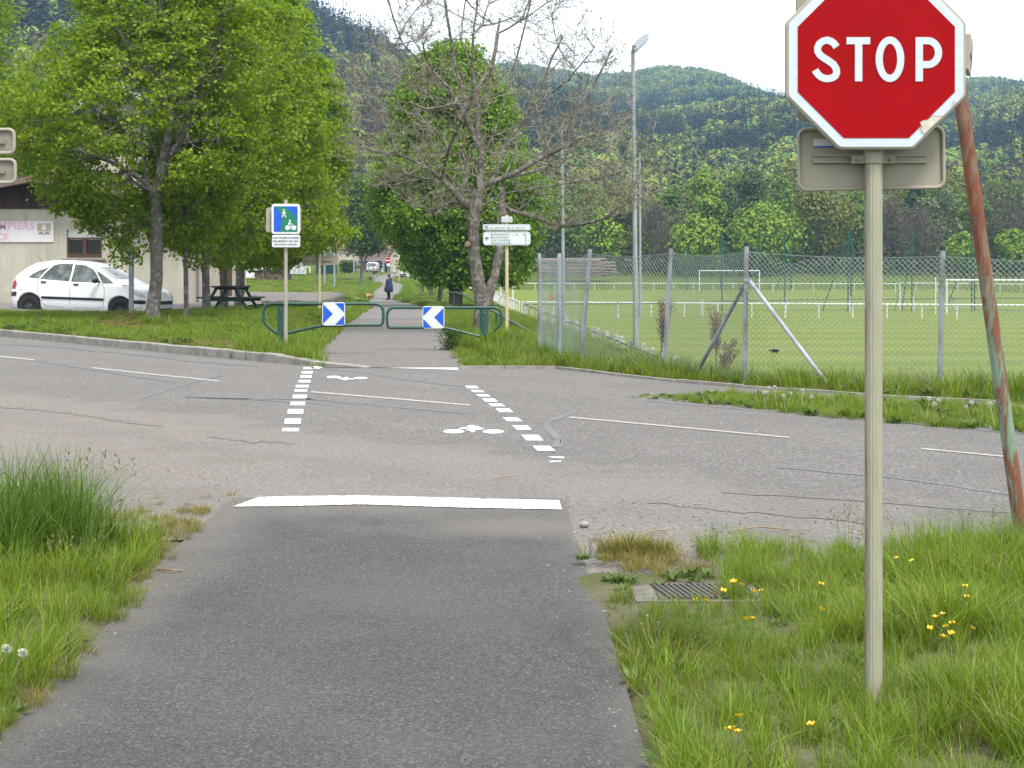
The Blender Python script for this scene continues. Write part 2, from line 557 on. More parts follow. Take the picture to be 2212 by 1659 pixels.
def soil_mat():
    m, t, b, out = new_mat('soil_and_turf')
    b.inputs['Roughness'].default_value = 1.0
    b.inputs['Specular IOR Level'].default_value = 0.05
    v = pos(t)
    n1 = noise(t, v, 1.1, 6, 0.65, 0.38, 0.62)
    n2 = noise(t, v, 22, 5, 0.7, 0.3, 0.7)
    n3 = noise(t, v, 0.12, 4, 0.6, 0.38, 0.62)
    c = mixc(t, n1, (0.060, 0.105, 0.016), (0.095, 0.120, 0.026))
    c = mixc(t, math_(t, 'MULTIPLY', n2, 0.6), c, (0.040, 0.060, 0.012))
    c = mixc(t, math_(t, 'MULTIPLY', n3, 0.45), c, (0.115, 0.125, 0.032))
    # bare earth close to the camera, under the long blades
    xyz = nd(t, 'ShaderNodeSeparateXYZ')
    t.links.new(v, xyz.inputs[0])
    r = nd(t, 'ShaderNodeMapRange')
    r.inputs['From Min'].default_value = 13
    r.inputs['From Max'].default_value = 11.5
    t.links.new(xyz.outputs['Y'], r.inputs['Value'])
    e = mixc(t, n1, (0.105, 0.120, 0.045), (0.165, 0.155, 0.105))
    e = mixc(t, math_(t, 'MULTIPLY', n2, 0.5), e, (0.075, 0.075, 0.032))
    c = mixc(t, r.outputs['Result'], c, e)
    t.links.new(c, b.inputs['Base Color'])
    bump(t, b, n2, 0.8, 0.03)
    return m
M['soil'] = soil_mat()

def pitch_mat():
    m, t, b, out = new_mat('mown_pitch')
    b.inputs['Roughness'].default_value = 0.9
    b.inputs['Specular IOR Level'].default_value = 0.1
    v = pos(t)
    n1 = noise(t, pos(t, (0.25, 1, 1)), 0.35, 5, 0.6, 0.35, 0.65)
    n2 = noise(t, v, 7, 5, 0.7, 0.3, 0.7)
    n3 = noise(t, v, 0.06, 4, 0.6, 0.38, 0.62)
    c = mixc(t, n1, (0.092, 0.136, 0.015), (0.128, 0.152, 0.022))
    c = mixc(t, math_(t, 'MULTIPLY', n2, 0.35), c, (0.070, 0.110, 0.022))
    c = mixc(t, math_(t, 'MULTIPLY', n3, 0.45), c, (0.085, 0.125, 0.020))
    wv = nd(t, 'ShaderNodeTexWave', Scale=0.055, Distortion=1.2, Detail=2.0)
    wv.bands_direction = 'Y'
    t.links.new(v, wv.inputs['Vector'])
    c = mixc(t, math_(t, 'MULTIPLY', wv.outputs['Fac'], 0.55), c, (0.165, 0.185, 0.040))
    t.links.new(c, b.inputs['Base Color'])
    bump(t, b, n2, 0.6, 0.03)
    return m
M['pitch'] = pitch_mat()

def grid_sheet(xs, ys, zf, keep=None):
    XX, YY = np.meshgrid(xs, ys)
    V = np.stack([XX, YY, zf(XX, YY)], -1).reshape(-1, 3)
    nx, ny = len(xs), len(ys)
    i = np.arange(nx - 1)[None, :] + nx * np.arange(ny - 1)[:, None]
    Fq = np.stack([i, i + 1, i + 1 + nx, i + nx], -1).reshape(-1, 4)
    if keep is not None:
        c = V[Fq].mean(1)
        k = keep(c[:, 0], c[:, 1])
        Fq = Fq[k]
    return V, Fq

xs = np.concatenate([[-2600, -1400, -800, -450, -260, -160, -110], np.arange(-80, -24, 2.), np.arange(-24, -13, .5), np.arange(-13, 9, .2), np.arange(9, 30, .75), np.arange(30, 80, 4.), [110, 160, 260, 450, 800, 1400, 2600]])
ys = np.concatenate([[-60, -30, -15, -6], np.arange(-2, 50, .2), np.arange(50, 112, .6), np.arange(112, 300, 2.5), np.arange(300, 420, 10), [460, 600, 900, 1600, 3200]])
def zground(x, y):
    z = zsoil(x, y)
    pv = np.zeros(x.shape, bool)
    for p in PAVED: pv |= inpoly(x, y, p)
    z = np.where(pv, z - 0.05, z)
    pk = inpoly(x, y, CARPARK)
    z = np.where(pk, np.minimum(z, zpark(x, y) - 0.06), z)
    return z
V, Fq = grid_sheet(xs, ys, zground)
tag(np_obj('ground', V, Fq, M['soil'], smooth=True), kind='structure')

def poly_sheet(name, poly, m, zf, step=None):
    """flat pavement sheet: ear-clipped polygon, draped vertex by vertex"""
    bm = bmesh.new()
    vs = [bm.verts.new((x, y, 0)) for x, y in poly]
    bm.faces.new(vs)
    bmesh.ops.triangulate(bm, faces=bm.faces[:])
    if step:
        for _ in range(6):
            es = [e for e in bm.edges if e.calc_length() > step]
            if not es: break
            bmesh.ops.subdivide_edges(bm, edges=es, cuts=1)
            bmesh.ops.triangulate(bm, faces=bm.faces[:])
    for v_ in bm.verts:
        v_.co.z = float(zf(v_.co.x, v_.co.y))
    bmesh.ops.recalc_face_normals(bm, faces=bm.faces[:])
    if bm.faces[0].normal.z < 0:
        bmesh.ops.reverse_faces(bm, faces=bm.faces[:])
    me = bpy.data.meshes.new(name)
    bm.to_mesh(me); bm.free()
    me.materials.append(m)
    o = link(bpy.data.objects.new(name, me))
    return o

road = poly_sheet('road', ROAD, M['road'], lambda x, y: 0.0)
tag(road, kind='structure')
npath = poly_sheet('path', NEARPATH, M['near_path'], lambda x, y: 0.006)
tag(npath, kind='structure')
# greenway beyond the road: a strip of cross sections that follows the fall of the land
n = len(fpl)
Vp, Fp = [], []
rows = []
for i in range(n - 1):
    k = max(1, int(abs(fpl[i + 1][1] - fpl[i][1]) / 4))
    for j in range(k):
        a = j / k
        rows.append((tuple(fpl[i][c] * (1 - a) + fpl[i + 1][c] * a for c in (0, 1)), tuple(fpr[i][c] * (1 - a) + fpr[i + 1][c] * a for c in (0, 1))))
rows.append((fpl[-1], fpr[-1]))
for (l, r_) in rows:
    for k in range(5):
        a = k / 4
        x, y = l[0] * (1 - a) + r_[0] * a, l[1] * (1 - a) + r_[1] * a
        Vp.append((x, y, float(zpath(y)) + 0.008))
for i in range(len(rows) - 1):
    for k in range(4):
        a = i * 5 + k
        Fp.append((a, a + 1, a + 6, a + 5))
fpath = np_obj('greenway_path', Vp, Fp, M['far_path'], smooth=True)
tag(fpath, kind='structure')
cpk = poly_sheet('car_park', CARPARK, M['far_path'], zpark, 3.0)
tag(cpk, kind='structure')
TRACK = [gp(560, 641)[0:2], (-14.6, 108), (-9.8, 112), (-9.6, 116), (-18, 117), (-22, 112)]
M['gravel'] = mat('pale_gravel', (0.25, 0.225, 0.185), (0.19, 0.17, 0.12), 3, rough=0.95, bmp=0.5, bscale=40)
trk = poly_sheet('gravel_track', [(-20, 101), (-13, 104), (-9.6, 110), (-9.7, 113), (-13.5, 108.5), (-20, 105.5)], M['gravel'], lambda x, y: float(zsoil(x, y)) + 0.02, 1.5)
tag(trk, kind='structure')
# football pitch, mown, 1.5 m below the road
xs = np.concatenate([np.arange(-14, 12, .5), np.arange(12, 60, 3.)])
ys = np.concatenate([np.arange(36, 104, 1.), np.arange(104, 216, 4.)])
def kpitch(x, y): return (x > xrow(y) + .3) & (y > yfence(x) + 6.2) & (y < 213)
V, Fq = grid_sheet(xs, ys, lambda x, y: np.full(x.shape, -1.495), kpitch)
tag(np_obj('football_pitch', V, Fq, M['pitch']), kind='structure')

# ------------------------------------------------------------------ road markings (painted sheets, parts of the road)
def paint_mat(name, col, worn, scale, lo, hi, under=(0.17, 0.157, 0.147)):
    m, t, b, out = new_mat(name)
    b.inputs['Roughness'].default_value = 0.75
    v = pos(t)
    f = noise(t, v, scale, 6, 0.72, lo, hi)
    g = noise(t, v, 70, 3, 0.7, 0.3, 0.7)
    c = mixc(t, math_(t, 'MULTIPLY', g, 0.18), col, tuple(x * 0.7 for x in col))
    c = mixc(t, math_(t, 'MULTIPLY', f, worn), c, under)
    t.links.new(c, b.inputs['Base Color'])
    bump(t, b, g, 0.5, 0.004)
    return m
M['paint'] = paint_mat('road_paint', (0.62, 0.63, 0.64), 0.45, 34, 0.45, 0.72)
M['paint_worn'] = paint_mat('worn_road_paint', (0.68, 0.67, 0.65), 0.95, 30, 0.46, 0.58)
M['paint_faint'] = paint_mat('faint_road_paint', (0.36, 0.343, 0.32), 0.8, 11, 0.36, 0.64)
M['paint_cream'] = paint_mat('cream_road_paint', (0.62, 0.60, 0.56), 0.4, 14, 0.46, 0.75)
M['tar'] = mat('tar_seal', (0.085, 0.084, 0.09), (0.13, 0.125, 0.122), 9, rough=0.6)
M['crack'] = mat('open_crack', (0.070, 0.064, 0.058), (0.18, 0.165, 0.15), 30, rough=0.95)

def mark(name, polys, m, z=0.005):
    b = MB()
    for p in polys:
        w_ = [G(u, v) for u, v in p]
        a = sum(w_[i][0] * w_[(i + 1) % len(w_)][1] - w_[(i + 1) % len(w_)][0] * w_[i][1] for i in range(len(w_)))
        if a < 0: w_ = w_[::-1]
        b.face([(x, y, z) for x, y in w_])
    return b.build(name, m, road)

def z8(x, y): return ((x / 1.7015 + 1100) * 0.54004, (y / 1.7015 + 1440) * 0.54004)
for (x0, x1, y0, y1) in ((192, 265, 50, 64), (180, 257, 78, 94), (171, 250, 106, 123), (160, 244, 138, 155), (140, 230, 172, 189), (131, 221, 202, 217), (119, 218, 239, 263), (104, 206, 287, 311), (85, 194, 337, 368), (64, 178, 402, 437), (50, 165, 466, 490)):
    mark('crossing_dash', [[z8(x0 + 3, y0), z8(x1, y0), z8(x1 - 3, y1), z8(x0, y1)]], M['paint'] if y0 < 460 else M['paint_worn'])
for (a, yt, b_, c, yb, d) in ((1292, 178, 1370, 1312, 195, 1388), (1328, 207, 1405, 1352, 222, 1427), (1366, 236, 1446, 1390, 251, 1470), (1407, 265, 1492, 1432, 287, 1517), (1450, 300, 1540, 1478, 318, 1570), (1500, 332, 1593, 1527, 358, 1624), (1548, 393, 1650, 1582, 420, 1684), (1612, 448, 1718, 1650, 479, 1748), (1675, 513, 1792, 1712, 551, 1828), (1752, 588, 1870, 1790, 623, 1910)):
    mark('crossing_dash', [[z8(a, yt), z8(b_, yt), z8(d, yb), z8(c, yb)]], M['paint'])
mark('crossing_dash', [[z8(1850, 660), z8(1970, 662), z8(1968, 672), z8(1900, 674)], [z8(1862, 690), z8(1950, 688), z8(1945, 696), z8(1880, 702)]], M['paint_worn'])
def strip(pts, wd):
    """thin screen-measured strip; wd px or list"""
    n_ = len(pts)
    wd = wd if isinstance(wd, (list, tuple)) else [wd] * n_
    up, dn = [], []
    for i, (u, v) in enumerate(pts):
        up.append((u, v - wd[i] / 2)); dn.append((u, v + wd[i] / 2))
    return [[up[i], up[i + 1], dn[i + 1], dn[i]] for i in range(n_ - 1)]
for pts, wd, mm in (([(-60, 764), (75, 778)], 2.6, 'paint_faint'), ([(200, 795), (330, 809), (475, 824)], 2.6, 'paint_faint'), ([(672, 847), (840, 861), (1015, 876)], 2.8, 'paint_faint'),
                    ([(1230, 902), (1460, 923), (1705, 946)], 2.7, 'paint_faint'), ([(1990, 970), (2180, 988)], 2.8, 'paint_faint'), ([(2420, 1010), (2700, 1040)], 5, 'paint_cream')):
    mark('centre_line', strip(pts, wd), M[mm])
mark('give_way_line', strip([(690, 790.5), (800, 792.5), (990, 796)], [2, 3.0, 6.5]), M['paint'])
mark('stop_line', [[(501, 1098), (560, 1077), (600, 1075.5), (600, 1097)], [(600, 1075.5), (780, 1073.5), (780, 1093), (600, 1097)], [(780, 1073.5), (1000, 1079), (1000, 1100), (780, 1093)], [(1000, 1079), (1208, 1084), (1214, 1104), (1000, 1100)]], M['paint_worn'], 0.011)
def ell(cx, cy, rx, ry, n_=20): return [z8(cx + rx * math.cos(2 * math.pi * k / n_), cy + ry * math.sin(2 * math.pi * k / n_)) for k in range(n_)]
mark('bicycle_pictogram', [ell(1218, 489, 72, 14), ell(1485, 490, 72, 14),
     [z8(*p) for p in ((1250, 467), (1322, 457), (1375, 452), (1425, 470), (1420, 474), (1390, 478), (1365, 480), (1340, 474), (1322, 468), (1254, 473))],
     [z8(*p) for p in ((1313, 453), (1322, 446.5), (1345, 446), (1362, 451), (1360, 456), (1320, 457))],
     [z8(*p) for p in ((1296, 478), (1340, 472), (1366, 479), (1358, 495), (1330, 496), (1334, 484), (1305, 482))]], M['paint_cream'])
mark('bicycle_pictogram', [ell(400, 118, 49, 8), ell(583, 125, 47, 7),
     [z8(*p) for p in ((422, 127), (482, 122), (500, 128), (545, 127), (528, 135), (500, 133), (480, 142), (462, 137), (440, 131))],
     [z8(*p) for p in ((466, 121), (486, 117.5), (500, 118), (499, 124), (480, 123))]], M['paint_cream'])
mark('white_spot', [[(670, 793), (686, 791), (698, 794), (690, 797), (674, 797)]], M['paint_worn'])

def jit(pts, k=4, a=1.6):
    out_ = []
    for i in range(len(pts) - 1):
        for j in range(k):
            f = j / k
            out_.append((pts[i][0] * (1 - f) + pts[i + 1][0] * f, pts[i][1] * (1 - f) + pts[i + 1][1] * f + R.uniform(-a, a) * (1 if j else 0.3)))
    return out_ + [pts[-1]]
def seam(name, pts, w0, m, a=1.2, k=4, z=0.0035):
    pp = jit(pts, k, a)
    mark(name, strip(pp, [w0 * R.uniform(0.5, 1.3) for _ in pp]), m, z)
seam('tar_seam', [(305, 859), (345, 847), (400, 831), (440, 817), (486, 809)], 7, M['tar'], 0.7)
seam('tar_seam', [(1243, 889), (1222, 897), (1195, 906), (1180, 913)], 7, M['tar'], 1.0, 2)
mark('tar_seam', strip([(1178, 913), (1183, 921), (1186, 930), (1195, 937), (1207, 944), (1212, 953), (1206, 969)], [6, 9, 10, 11, 12, 12, 3]), M['tar'], 0.0035)
b = [[(1176, 911), (1190, 910), (1188, 921), (1174, 924)], [(1174, 924), (1190, 921), (1202, 938), (1184, 937)], [(1184, 937), (1205, 938), (1218, 950), (1200, 950)], [(1200, 950), (1218, 950), (1214, 967), (1190, 966)]]
mark('tar_seam', b, M['tar'], 0.0031)
for pts in ([(-40, 741), (90, 748), (250, 762), (420, 781), (560, 792)], [(690, 796), (780, 805), (850, 817), (925, 826), (1000, 834)], [(690, 862), (520, 862), (400, 858)],
            [(0, 768), (200, 800), (380, 826)], [(660, 862), (830, 878), (1010, 893)], [(1680, 1010), (1900, 1030), (2060, 1050), (2240, 1078)], [(1400, 866), (1600, 884), (1900, 908), (2212, 938)],
            [(400, 856), (620, 868), (700, 873)]):
    seam('tar_seam', pts, 2.4, M['tar'], 1.0)
seam('road_crack', [(-40, 874), (60, 883), (150, 892), (260, 908), (350, 921)], 6, M['crack'], 2.0, 6)
seam('road_crack', [(448, 943), (490, 945), (540, 953), (590, 955), (635, 957)], 6, M['crack'], 3.0, 5)
seam('road_crack', [(1400, 1085), (1520, 1098), (1690, 1113), (1900, 1132)], 4, M['crack'], 2.5, 6)
seam('road_crack', [(1560, 1064), (1760, 1076), (2000, 1094), (2230, 1112)], 3, M['crack'], 2.0, 6)
# cross joint on the greenway
b = MB()
for (v0, v1, ul, ur) in ((684.5, 690.5, 760, 951),):
    l0, r0, l1, r1 = gp(ul, v0), gp(ur, v0), gp(ul - 8, v1), gp(ur + 4, v1)
    b.face([(l1[0], l1[1], float(zpath(l1[1])) + .013), (r1[0], r1[1], float(zpath(r1[1])) + .013), (r0[0], r0[1], float(zpath(r0[1])) + .013), (l0[0], l0[1], float(zpath(l0[1])) + .013)])
b.build('tar_seam', M['tar'], fpath)

# kerb stones along the far side of the road
kerb = link(bpy.data.objects.new('kerb', None))
kerb.location = (-6.2, 29.2, 0)
tag(kerb, kind='structure')
def kpt(d):
    pts = [(-26.7, 57.1), (-20, 48.2), (-10.9, 35.6), (-6.2, 29.2), (-3.9, 26.1), (-3.1, 25.15), (-2.5, 24.7), (-2.15, 24.5)]
    pts = pts[::-1]
    for i in range(len(pts) - 1):
        l = math.dist(pts[i], pts[i + 1])
        if d <= l or i == len(pts) - 2:
            f = d / l
            return (pts[i][0] * (1 - f) + pts[i + 1][0] * f, pts[i][1] * (1 - f) + pts[i + 1][1] * f)
        d -= l
d = 0.0
i = 0
while d < 38:
    ln = 0.5 if d < 3.6 else 1.0
    a, b2 = kpt(d + .008), kpt(d + ln - .008)
    dx, dy = b2[0] - a[0], b2[1] - a[1]
    l = math.hypot(dx, dy)
    nx, ny = -dy / l, dx / l
    if ny < 0: nx, ny = -nx, -ny
    h0 = min(0.14, 0.02 + d * 0.055) + R.uniform(-.006, .006)
    h1 = min(0.14, 0.02 + (d + ln) * 0.055) + R.uniform(-.006, .006)
    o_ = R.uniform(-.01, .01)
    pa = [(a[0] + nx * o_, a[1] + ny * o_), (b2[0] + nx * o_, b2[1] + ny * o_), (b2[0] + nx * .17, b2[1] + ny * .17), (a[0] + nx * .17, a[1] + ny * .17)]
    area = sum(pa[q][0] * pa[(q + 1) % 4][1] - pa[(q + 1) % 4][0] * pa[q][1] for q in range(4))
    zz = [h0, h1, h1, h0]
    if area < 0: pa, zz = pa[::-1], zz[::-1]
    MB().prism_z(pa, -.1, zz).build('kerb_stone', M['kerb'], kerb, bevel=0.015)
    d += ln
    i += 1
# thin edging kerb of the apron in front of the fence
edging = link(bpy.data.objects.new('edging_kerb', None))
edging.location = (0.63, 24.35, 0)
tag(edging, kind='structure')
ep = [G(992, 796.5), G(1090, 796), G(1200, 797), G(1262, 803), G(1330, 812), G(1460, 826), G(1600, 838), G(1700, 844.5), G(1800, 851), G(1950, 862), G(2150, 872)]
for q in range(len(ep) - 1):
    a, b2 = ep[q], ep[q + 1]
    dx, dy = b2[0] - a[0], b2[1] - a[1]
    l = math.hypot(dx, dy); ux, uy = dx / l, dy / l
    nn = max(1, round(l / 1.0))
    for k in range(nn):
        p0 = (a[0] + dx * k / nn + ux * .006, a[1] + dy * k / nn + uy * .006)
        p1 = (a[0] + dx * (k + 1) / nn - ux * .006, a[1] + dy * (k + 1) / nn - uy * .006)
        nx, ny = (-uy, ux) if ux > 0 else (uy, -ux)
        MB().prism_z([p0, p1, (p1[0] + nx * .07, p1[1] + ny * .07), (p0[0] + nx * .07, p0[1] + ny * .07)], -.1, 0.035 + R.uniform(-.006, .006)).build('edging_stone', M['kerb'], edging)
# drain cover in the near verge and concrete slab in the far one
c0 = G(1475, 1286)
dr = thing('drain_cover', 'ribbed grey metal drain cover half hidden by grass beside the path', 'drain cover', (c0[0], c0[1], 0.0))
b = MB()
x0, y0, x1, y1 = c0[0] - .13, c0[1] - .20, c0[0] + .31, c0[1] + .17
b.box((x0 - .05, (y0 + y1) / 2, .0), (.1, y1 - y0 + .06, .04)).box(((x0 + x1) / 2, y1 + .015, .0), (x1 - x0, .03, .04)).box(((x0 + x1) / 2, y0 - .015, .0), (x1 - x0, .03, .04)).box((x1 + .015, (y0 + y1) / 2, .0), (.03, y1 - y0 + .06, .04))
b.build('concrete_surround', mat('dirty_concrete', (0.15, 0.14, 0.12), (0.09, 0.085, 0.07), 14, rough=.95), dr)
M['iron'] = mat('cast_iron', (0.075, 0.062, 0.058), (0.05, 0.043, 0.040), 12, rough=0.7)
b = MB().box(((x0 + x1) / 2, (y0 + y1) / 2, 0.004), (x1 - x0 - .02, y1 - y0 - .02, .03))
b.build('lid', M['iron'], dr)
b = MB()
for k in range(15):
    b.box((x0 + .03 + k * (x1 - x0 - .06) / 14, (y0 + y1) / 2, .0235), (.016, y1 - y0 - .04, .010), (0, 0, 0.18))
b.build('rib', M['iron'], dr, kind='stuff')
c0 = G(265, 721, .15)
sl = thing('concrete_slab', 'flat square concrete inspection slab set in the grass behind the kerb', 'slab', (c0[0], c0[1], .13))
a0, a1, a2, a3 = G(190, 719.5, .17), G(262, 724, .17), G(342, 722, .17), G(262, 714.5, .17)
MB().prism_z([a0, a1, a2, a3], .1, .175).build('slab', M['slab'], sl)
# ------------------------------------------------------------------ leaves and scatter
def unit(a): return a / np.maximum(np.linalg.norm(a, axis=-1, keepdims=True), 1e-9)

def kites(C, N, D, ln, wd, fold=0.25):
    """one folded leaf per row: C base point, N face normal, D direction of the leaf, ln length, wd width"""
    D = unit(D)
    N = unit(N - D * (N * D).sum(-1, keepdims=True))
    B = np.cross(N, D)
    ln = np.broadcast_to(np.asarray(ln, float), (len(C),))[:, None]
    wd = np.broadcast_to(np.asarray(wd, float), (len(C),))[:, None]
    v0 = C
    v1 = C + D * ln * .45 + B * wd * .5 + N * wd * fold
    v2 = C + D * ln
    v3 = C + D * ln * .45 - B * wd * .5 + N * wd * fold
    V = np.stack([v0, v1, v2, v3], 1).reshape(-1, 3)
    i = 4 * np.arange(len(C))[:, None]
    Fq = np.concatenate([i + np.array([[0, 3, 2]]), i + np.array([[0, 2, 1]])], 1).reshape(-1, 3)
    return V, Fq

def join(parts):
    Vs, Fs, o = [], [], 0
    for V, Fq in parts:
        Vs.append(V); Fs.append(Fq + o); o += len(V)
    return np.concatenate(Vs), np.concatenate(Fs)

def randn_dir(n): return unit(rng.normal(size=(n, 3)))

def proto_coll(name, objs):
    c = bpy.data.collections.new(name)
    for o in objs: c.objects.link(o)
    return c

def proto(name, V, Fc, m, tint, extra=None):
    me = np_mesh(name, V, Fc, False, {'tint': ('FLOAT', tint)})
    for q in (m if isinstance(m, (list, tuple)) else [m]): me.materials.append(q)
    if extra is not None: me.polygons.foreach_set('material_index', extra.astype(np.int32))
    return bpy.data.objects.new(name, me)

def scatter(name, pts, coll, pick, scale, kind='stuff', tilt=0.12, parent=None):
    """many small plants: one object, points that carry a rotation, a size and which plant to set there"""
    n_ = len(pts)
    me = bpy.data.meshes.new(name)
    me.vertices.add(n_)
    me.vertices.foreach_set('co', np.asarray(pts, np.float32).ravel())
    def at(nm, ty, arr, key='value'):
        a = me.attributes.new(nm, ty, 'POINT'); a.data.foreach_set(key, np.asarray(arr).ravel())
    at('pick', 'INT', np.asarray(pick, np.int32))
    at('size', 'FLOAT', np.asarray(scale, np.float32))
    rot = np.stack([rng.normal(0, tilt, n_), rng.normal(0, tilt, n_), rng.uniform(0, 6.283, n_)], -1).astype(np.float32)
    at('turn', 'FLOAT_VECTOR', rot, 'vector')
    o = link(bpy.data.objects.new(name, me))
    g = bpy.data.node_groups.new(name + '_nodes', 'GeometryNodeTree')
    g.interface.new_socket('Geometry', in_out='INPUT', socket_type='NodeSocketGeometry')
    g.interface.new_socket('Geometry', in_out='OUTPUT', socket_type='NodeSocketGeometry')
    gi, go = g.nodes.new('NodeGroupInput'), g.nodes.new('NodeGroupOutput')
    ip = g.nodes.new('GeometryNodeInstanceOnPoints')
    ci = g.nodes.new('GeometryNodeCollectionInfo')
    ci.inputs['Collection'].default_value = coll
    ci.inputs['Separate Children'].default_value = True
    ci.inputs['Reset Children'].default_value = True
    def na(nm, ty):
        q = g.nodes.new('GeometryNodeInputNamedAttribute'); q.data_type = ty; q.inputs['Name'].default_value = nm
        return [s_ for s_ in q.outputs if s_.enabled and s_.name == 'Attribute'][0]
    g.links.new(gi.outputs[0], ip.inputs['Points'])
    g.links.new(ci.outputs[0], ip.inputs['Instance'])
    ip.inputs['Pick Instance'].default_value = True
    g.links.new(na('pick', 'INT'), ip.inputs['Instance Index'])
    g.links.new(na('turn', 'FLOAT_VECTOR'), ip.inputs['Rotation'])
    g.links.new(na('size', 'FLOAT'), ip.inputs['Scale'])
    g.links.new(ip.outputs[0], go.inputs[0])
    md = o.modifiers.new('plants', 'NODES')
    md.node_group = g
    if kind: o['kind'] = kind
    return o

# ------------------------------------------------------------------ hills
def hgrid(name, us, Ys, zf):
    UU, YY = np.meshgrid(us, Ys)
    XX = (UU - CU) / FPX * YY
    V = np.stack([XX, YY, zf(UU, YY)], -1).reshape(-1, 3)
    nx, ny = len(us), len(Ys)
    i = np.arange(nx - 1)[None, :] + nx * np.arange(ny - 1)[:, None]
    Fq = np.stack([i, i + 1, i + 1 + nx, i + nx], -1).reshape(-1, 4)
    return V, Fq
RH_U = [-2500, 300, 700, 900, 1040, 1100, 1180, 1280, 1350, 1430, 1500, 1560, 1640, 1690, 1750, 1850, 1960, 2090, 2150, 2212, 2400, 2900, 4500]
RH_V = [345, 315, 275, 215, 165, 152, 163, 178, 171, 158, 162, 178, 213, 226, 236, 230, 206, 186, 184, 196, 180, 235, 345]
def h_right(u, Y):
    top = (HV - np.interp(u, RH_U, RH_V)) / FPX * 1500 + 1.5
    t = np.clip((Y - 330) / (1500 - 330), 0, 1.25)
    f = np.where(t < 1, t ** 0.9, 1 - (t - 1) * 1.2)
    # a lower spur that comes forward in front of the main ridge
    sp = 9 * np.exp(-((Y - 760) / 170) ** 2) * np.clip((u - 1150) / 500, 0.3, 1)
    gul = 9 * np.sin(u * 0.011 + Y * 0.002) * np.sin(np.pi * np.clip(t, 0, 1))
    return 4 + (top - 4) * f * (0.82 + 0.18 * np.clip(t, 0, 1)) + sp * (1 - t).clip(0, 1) + gul
LH_U = [-3000, -600, 100, 400, 560, 640, 720, 800, 860, 905, 960, 1040, 1120, 1250, 1400]
LH_V = [-100, -330, -300, -170, -60, 20, 72, 98, 130, 172, 230, 330, 430, 520, 565]
def h_left(u, Y):
    top = (HV - np.interp(u, LH_U, LH_V)) / FPX * 820 + 1.5
    t = np.clip((Y - 300) / (820 - 300), 0, 1.3)
    f = np.where(t < 1, t ** 0.95, 1 - (t - 1) * 0.8)
    return 2.5 + (top - 2.5) * f
M['forest_floor'] = mat('forest_floor', (0.035, 0.045, 0.014), (0.05, 0.045, 0.022), 0.05, rough=1.0, spec=0.05)
V, Fq = hgrid('hill', np.linspace(-2500, 4500, 90), np.linspace(330, 1850, 60), h_right)
tag(np_obj('hill', V, Fq, M['forest_floor'], smooth=True), kind='structure')
V, Fq = hgrid('hill', np.linspace(-3000, 1400, 80), np.linspace(300, 960, 40), h_left)
tag(np_obj('hill', V, Fq, M['forest_floor'], smooth=True), kind='structure')

M['conifer'] = leaf_mat('conifer_needles', (0.008, 0.020, 0.016), (0.024, 0.048, 0.030), 0.0, 0.8, 0.4)
M['far_leaf'] = leaf_mat('far_spring_leaves', (0.085, 0.135, 0.018), (0.185, 0.245, 0.036), 0.15, 0.7, 0.42)
M['far_olive'] = leaf_mat('far_olive_leaves', (0.060, 0.065, 0.020), (0.145, 0.138, 0.040), 0.15, 0.8, 0.3)
M['far_bare'] = leaf_mat('far_bare_twigs', (0.050, 0.040, 0.030), (0.125, 0.105, 0.075), 0.0, 0.9, 0.3)
M['far_red'] = leaf_mat('far_dead_needles', (0.050, 0.022, 0.015), (0.110, 0.050, 0.034), 0.0, 0.9, 0.3)

def conifer_proto(k, m, dens=1.0):
    Vs = []
    H_ = 1.0
    parts = []
    nl = 15
    for l in range(nl):
        z = 0.10 + 0.88 * l / nl
        rr = 0.20 * (1 - l / nl) ** 0.8 + 0.012
        nb = int((10 - 4 * l / nl) * dens)
        a = rng.uniform(0, 6.28, nb)
        d = np.stack([np.cos(a), np.sin(a), rng.uniform(-.5, -.1, nb)], -1)
        C = np.stack([np.zeros(nb), np.zeros(nb), np.full(nb, z) + rng.normal(0, .02, nb)], -1)
        N = np.tile([0, 0, 1.], (nb, 1)) + rng.normal(0, .35, (nb, 3))
        ln = rr * rng.uniform(.7, 1.2, nb)
        parts.append(kites(C, N, d, ln, ln * .55, -.15))
    # crown tip
    nb = 6
    a = rng.uniform(0, 6.28, nb)
    parts.append(kites(np.tile([0, 0, .94], (nb, 1)), np.stack([np.cos(a), np.sin(a), a * 0], -1), np.tile([0, 0, 1.], (nb, 1)) + rng.normal(0, .06, (nb, 3)), .08, .03))
    V, Fq = join(parts)
    tint = np.clip(np.repeat(rng.uniform(.25, .8, len(V) // 4), 4), 0, 1)
    return proto(f'conifer', V, Fq, m, tint)

def blob_points(n_, lobes=9, rz=0.36, rx=0.30, cz=0.60):
    """points near the surface of a lumpy crown; unit tree height"""
    lc = randn_dir(lobes) * np.array([rx * .55, rx * .55, rz * .55]) + np.array([0, 0, cz])
    lr = rng.uniform(.45, .75, lobes) * rx
    k = rng.integers(0, lobes, n_)
    d = randn_dir(n_)
    r = lr[k] * rng.uniform(.72, 1.04, n_)
    C = lc[k] + d * r[:, None] * np.array([1, 1, .85])
    return C, d

def leafy_proto(k, m, n_=420, size=0.135):
    C, d = blob_points(n_)
    N = d + rng.normal(0, .22, (n_, 3)) + np.array([0, 0, .3])
    D = np.cross(N, randn_dir(n_))
    s_ = size * rng.uniform(.6, 1.3, n_)
    V, Fq = kites(C - unit(D) * s_[:, None] * .5, N, D, s_, s_ * .8, .1)
    return proto('broadleaf', V, Fq, m, np.repeat(rng.uniform(.4, .62, n_), 4))

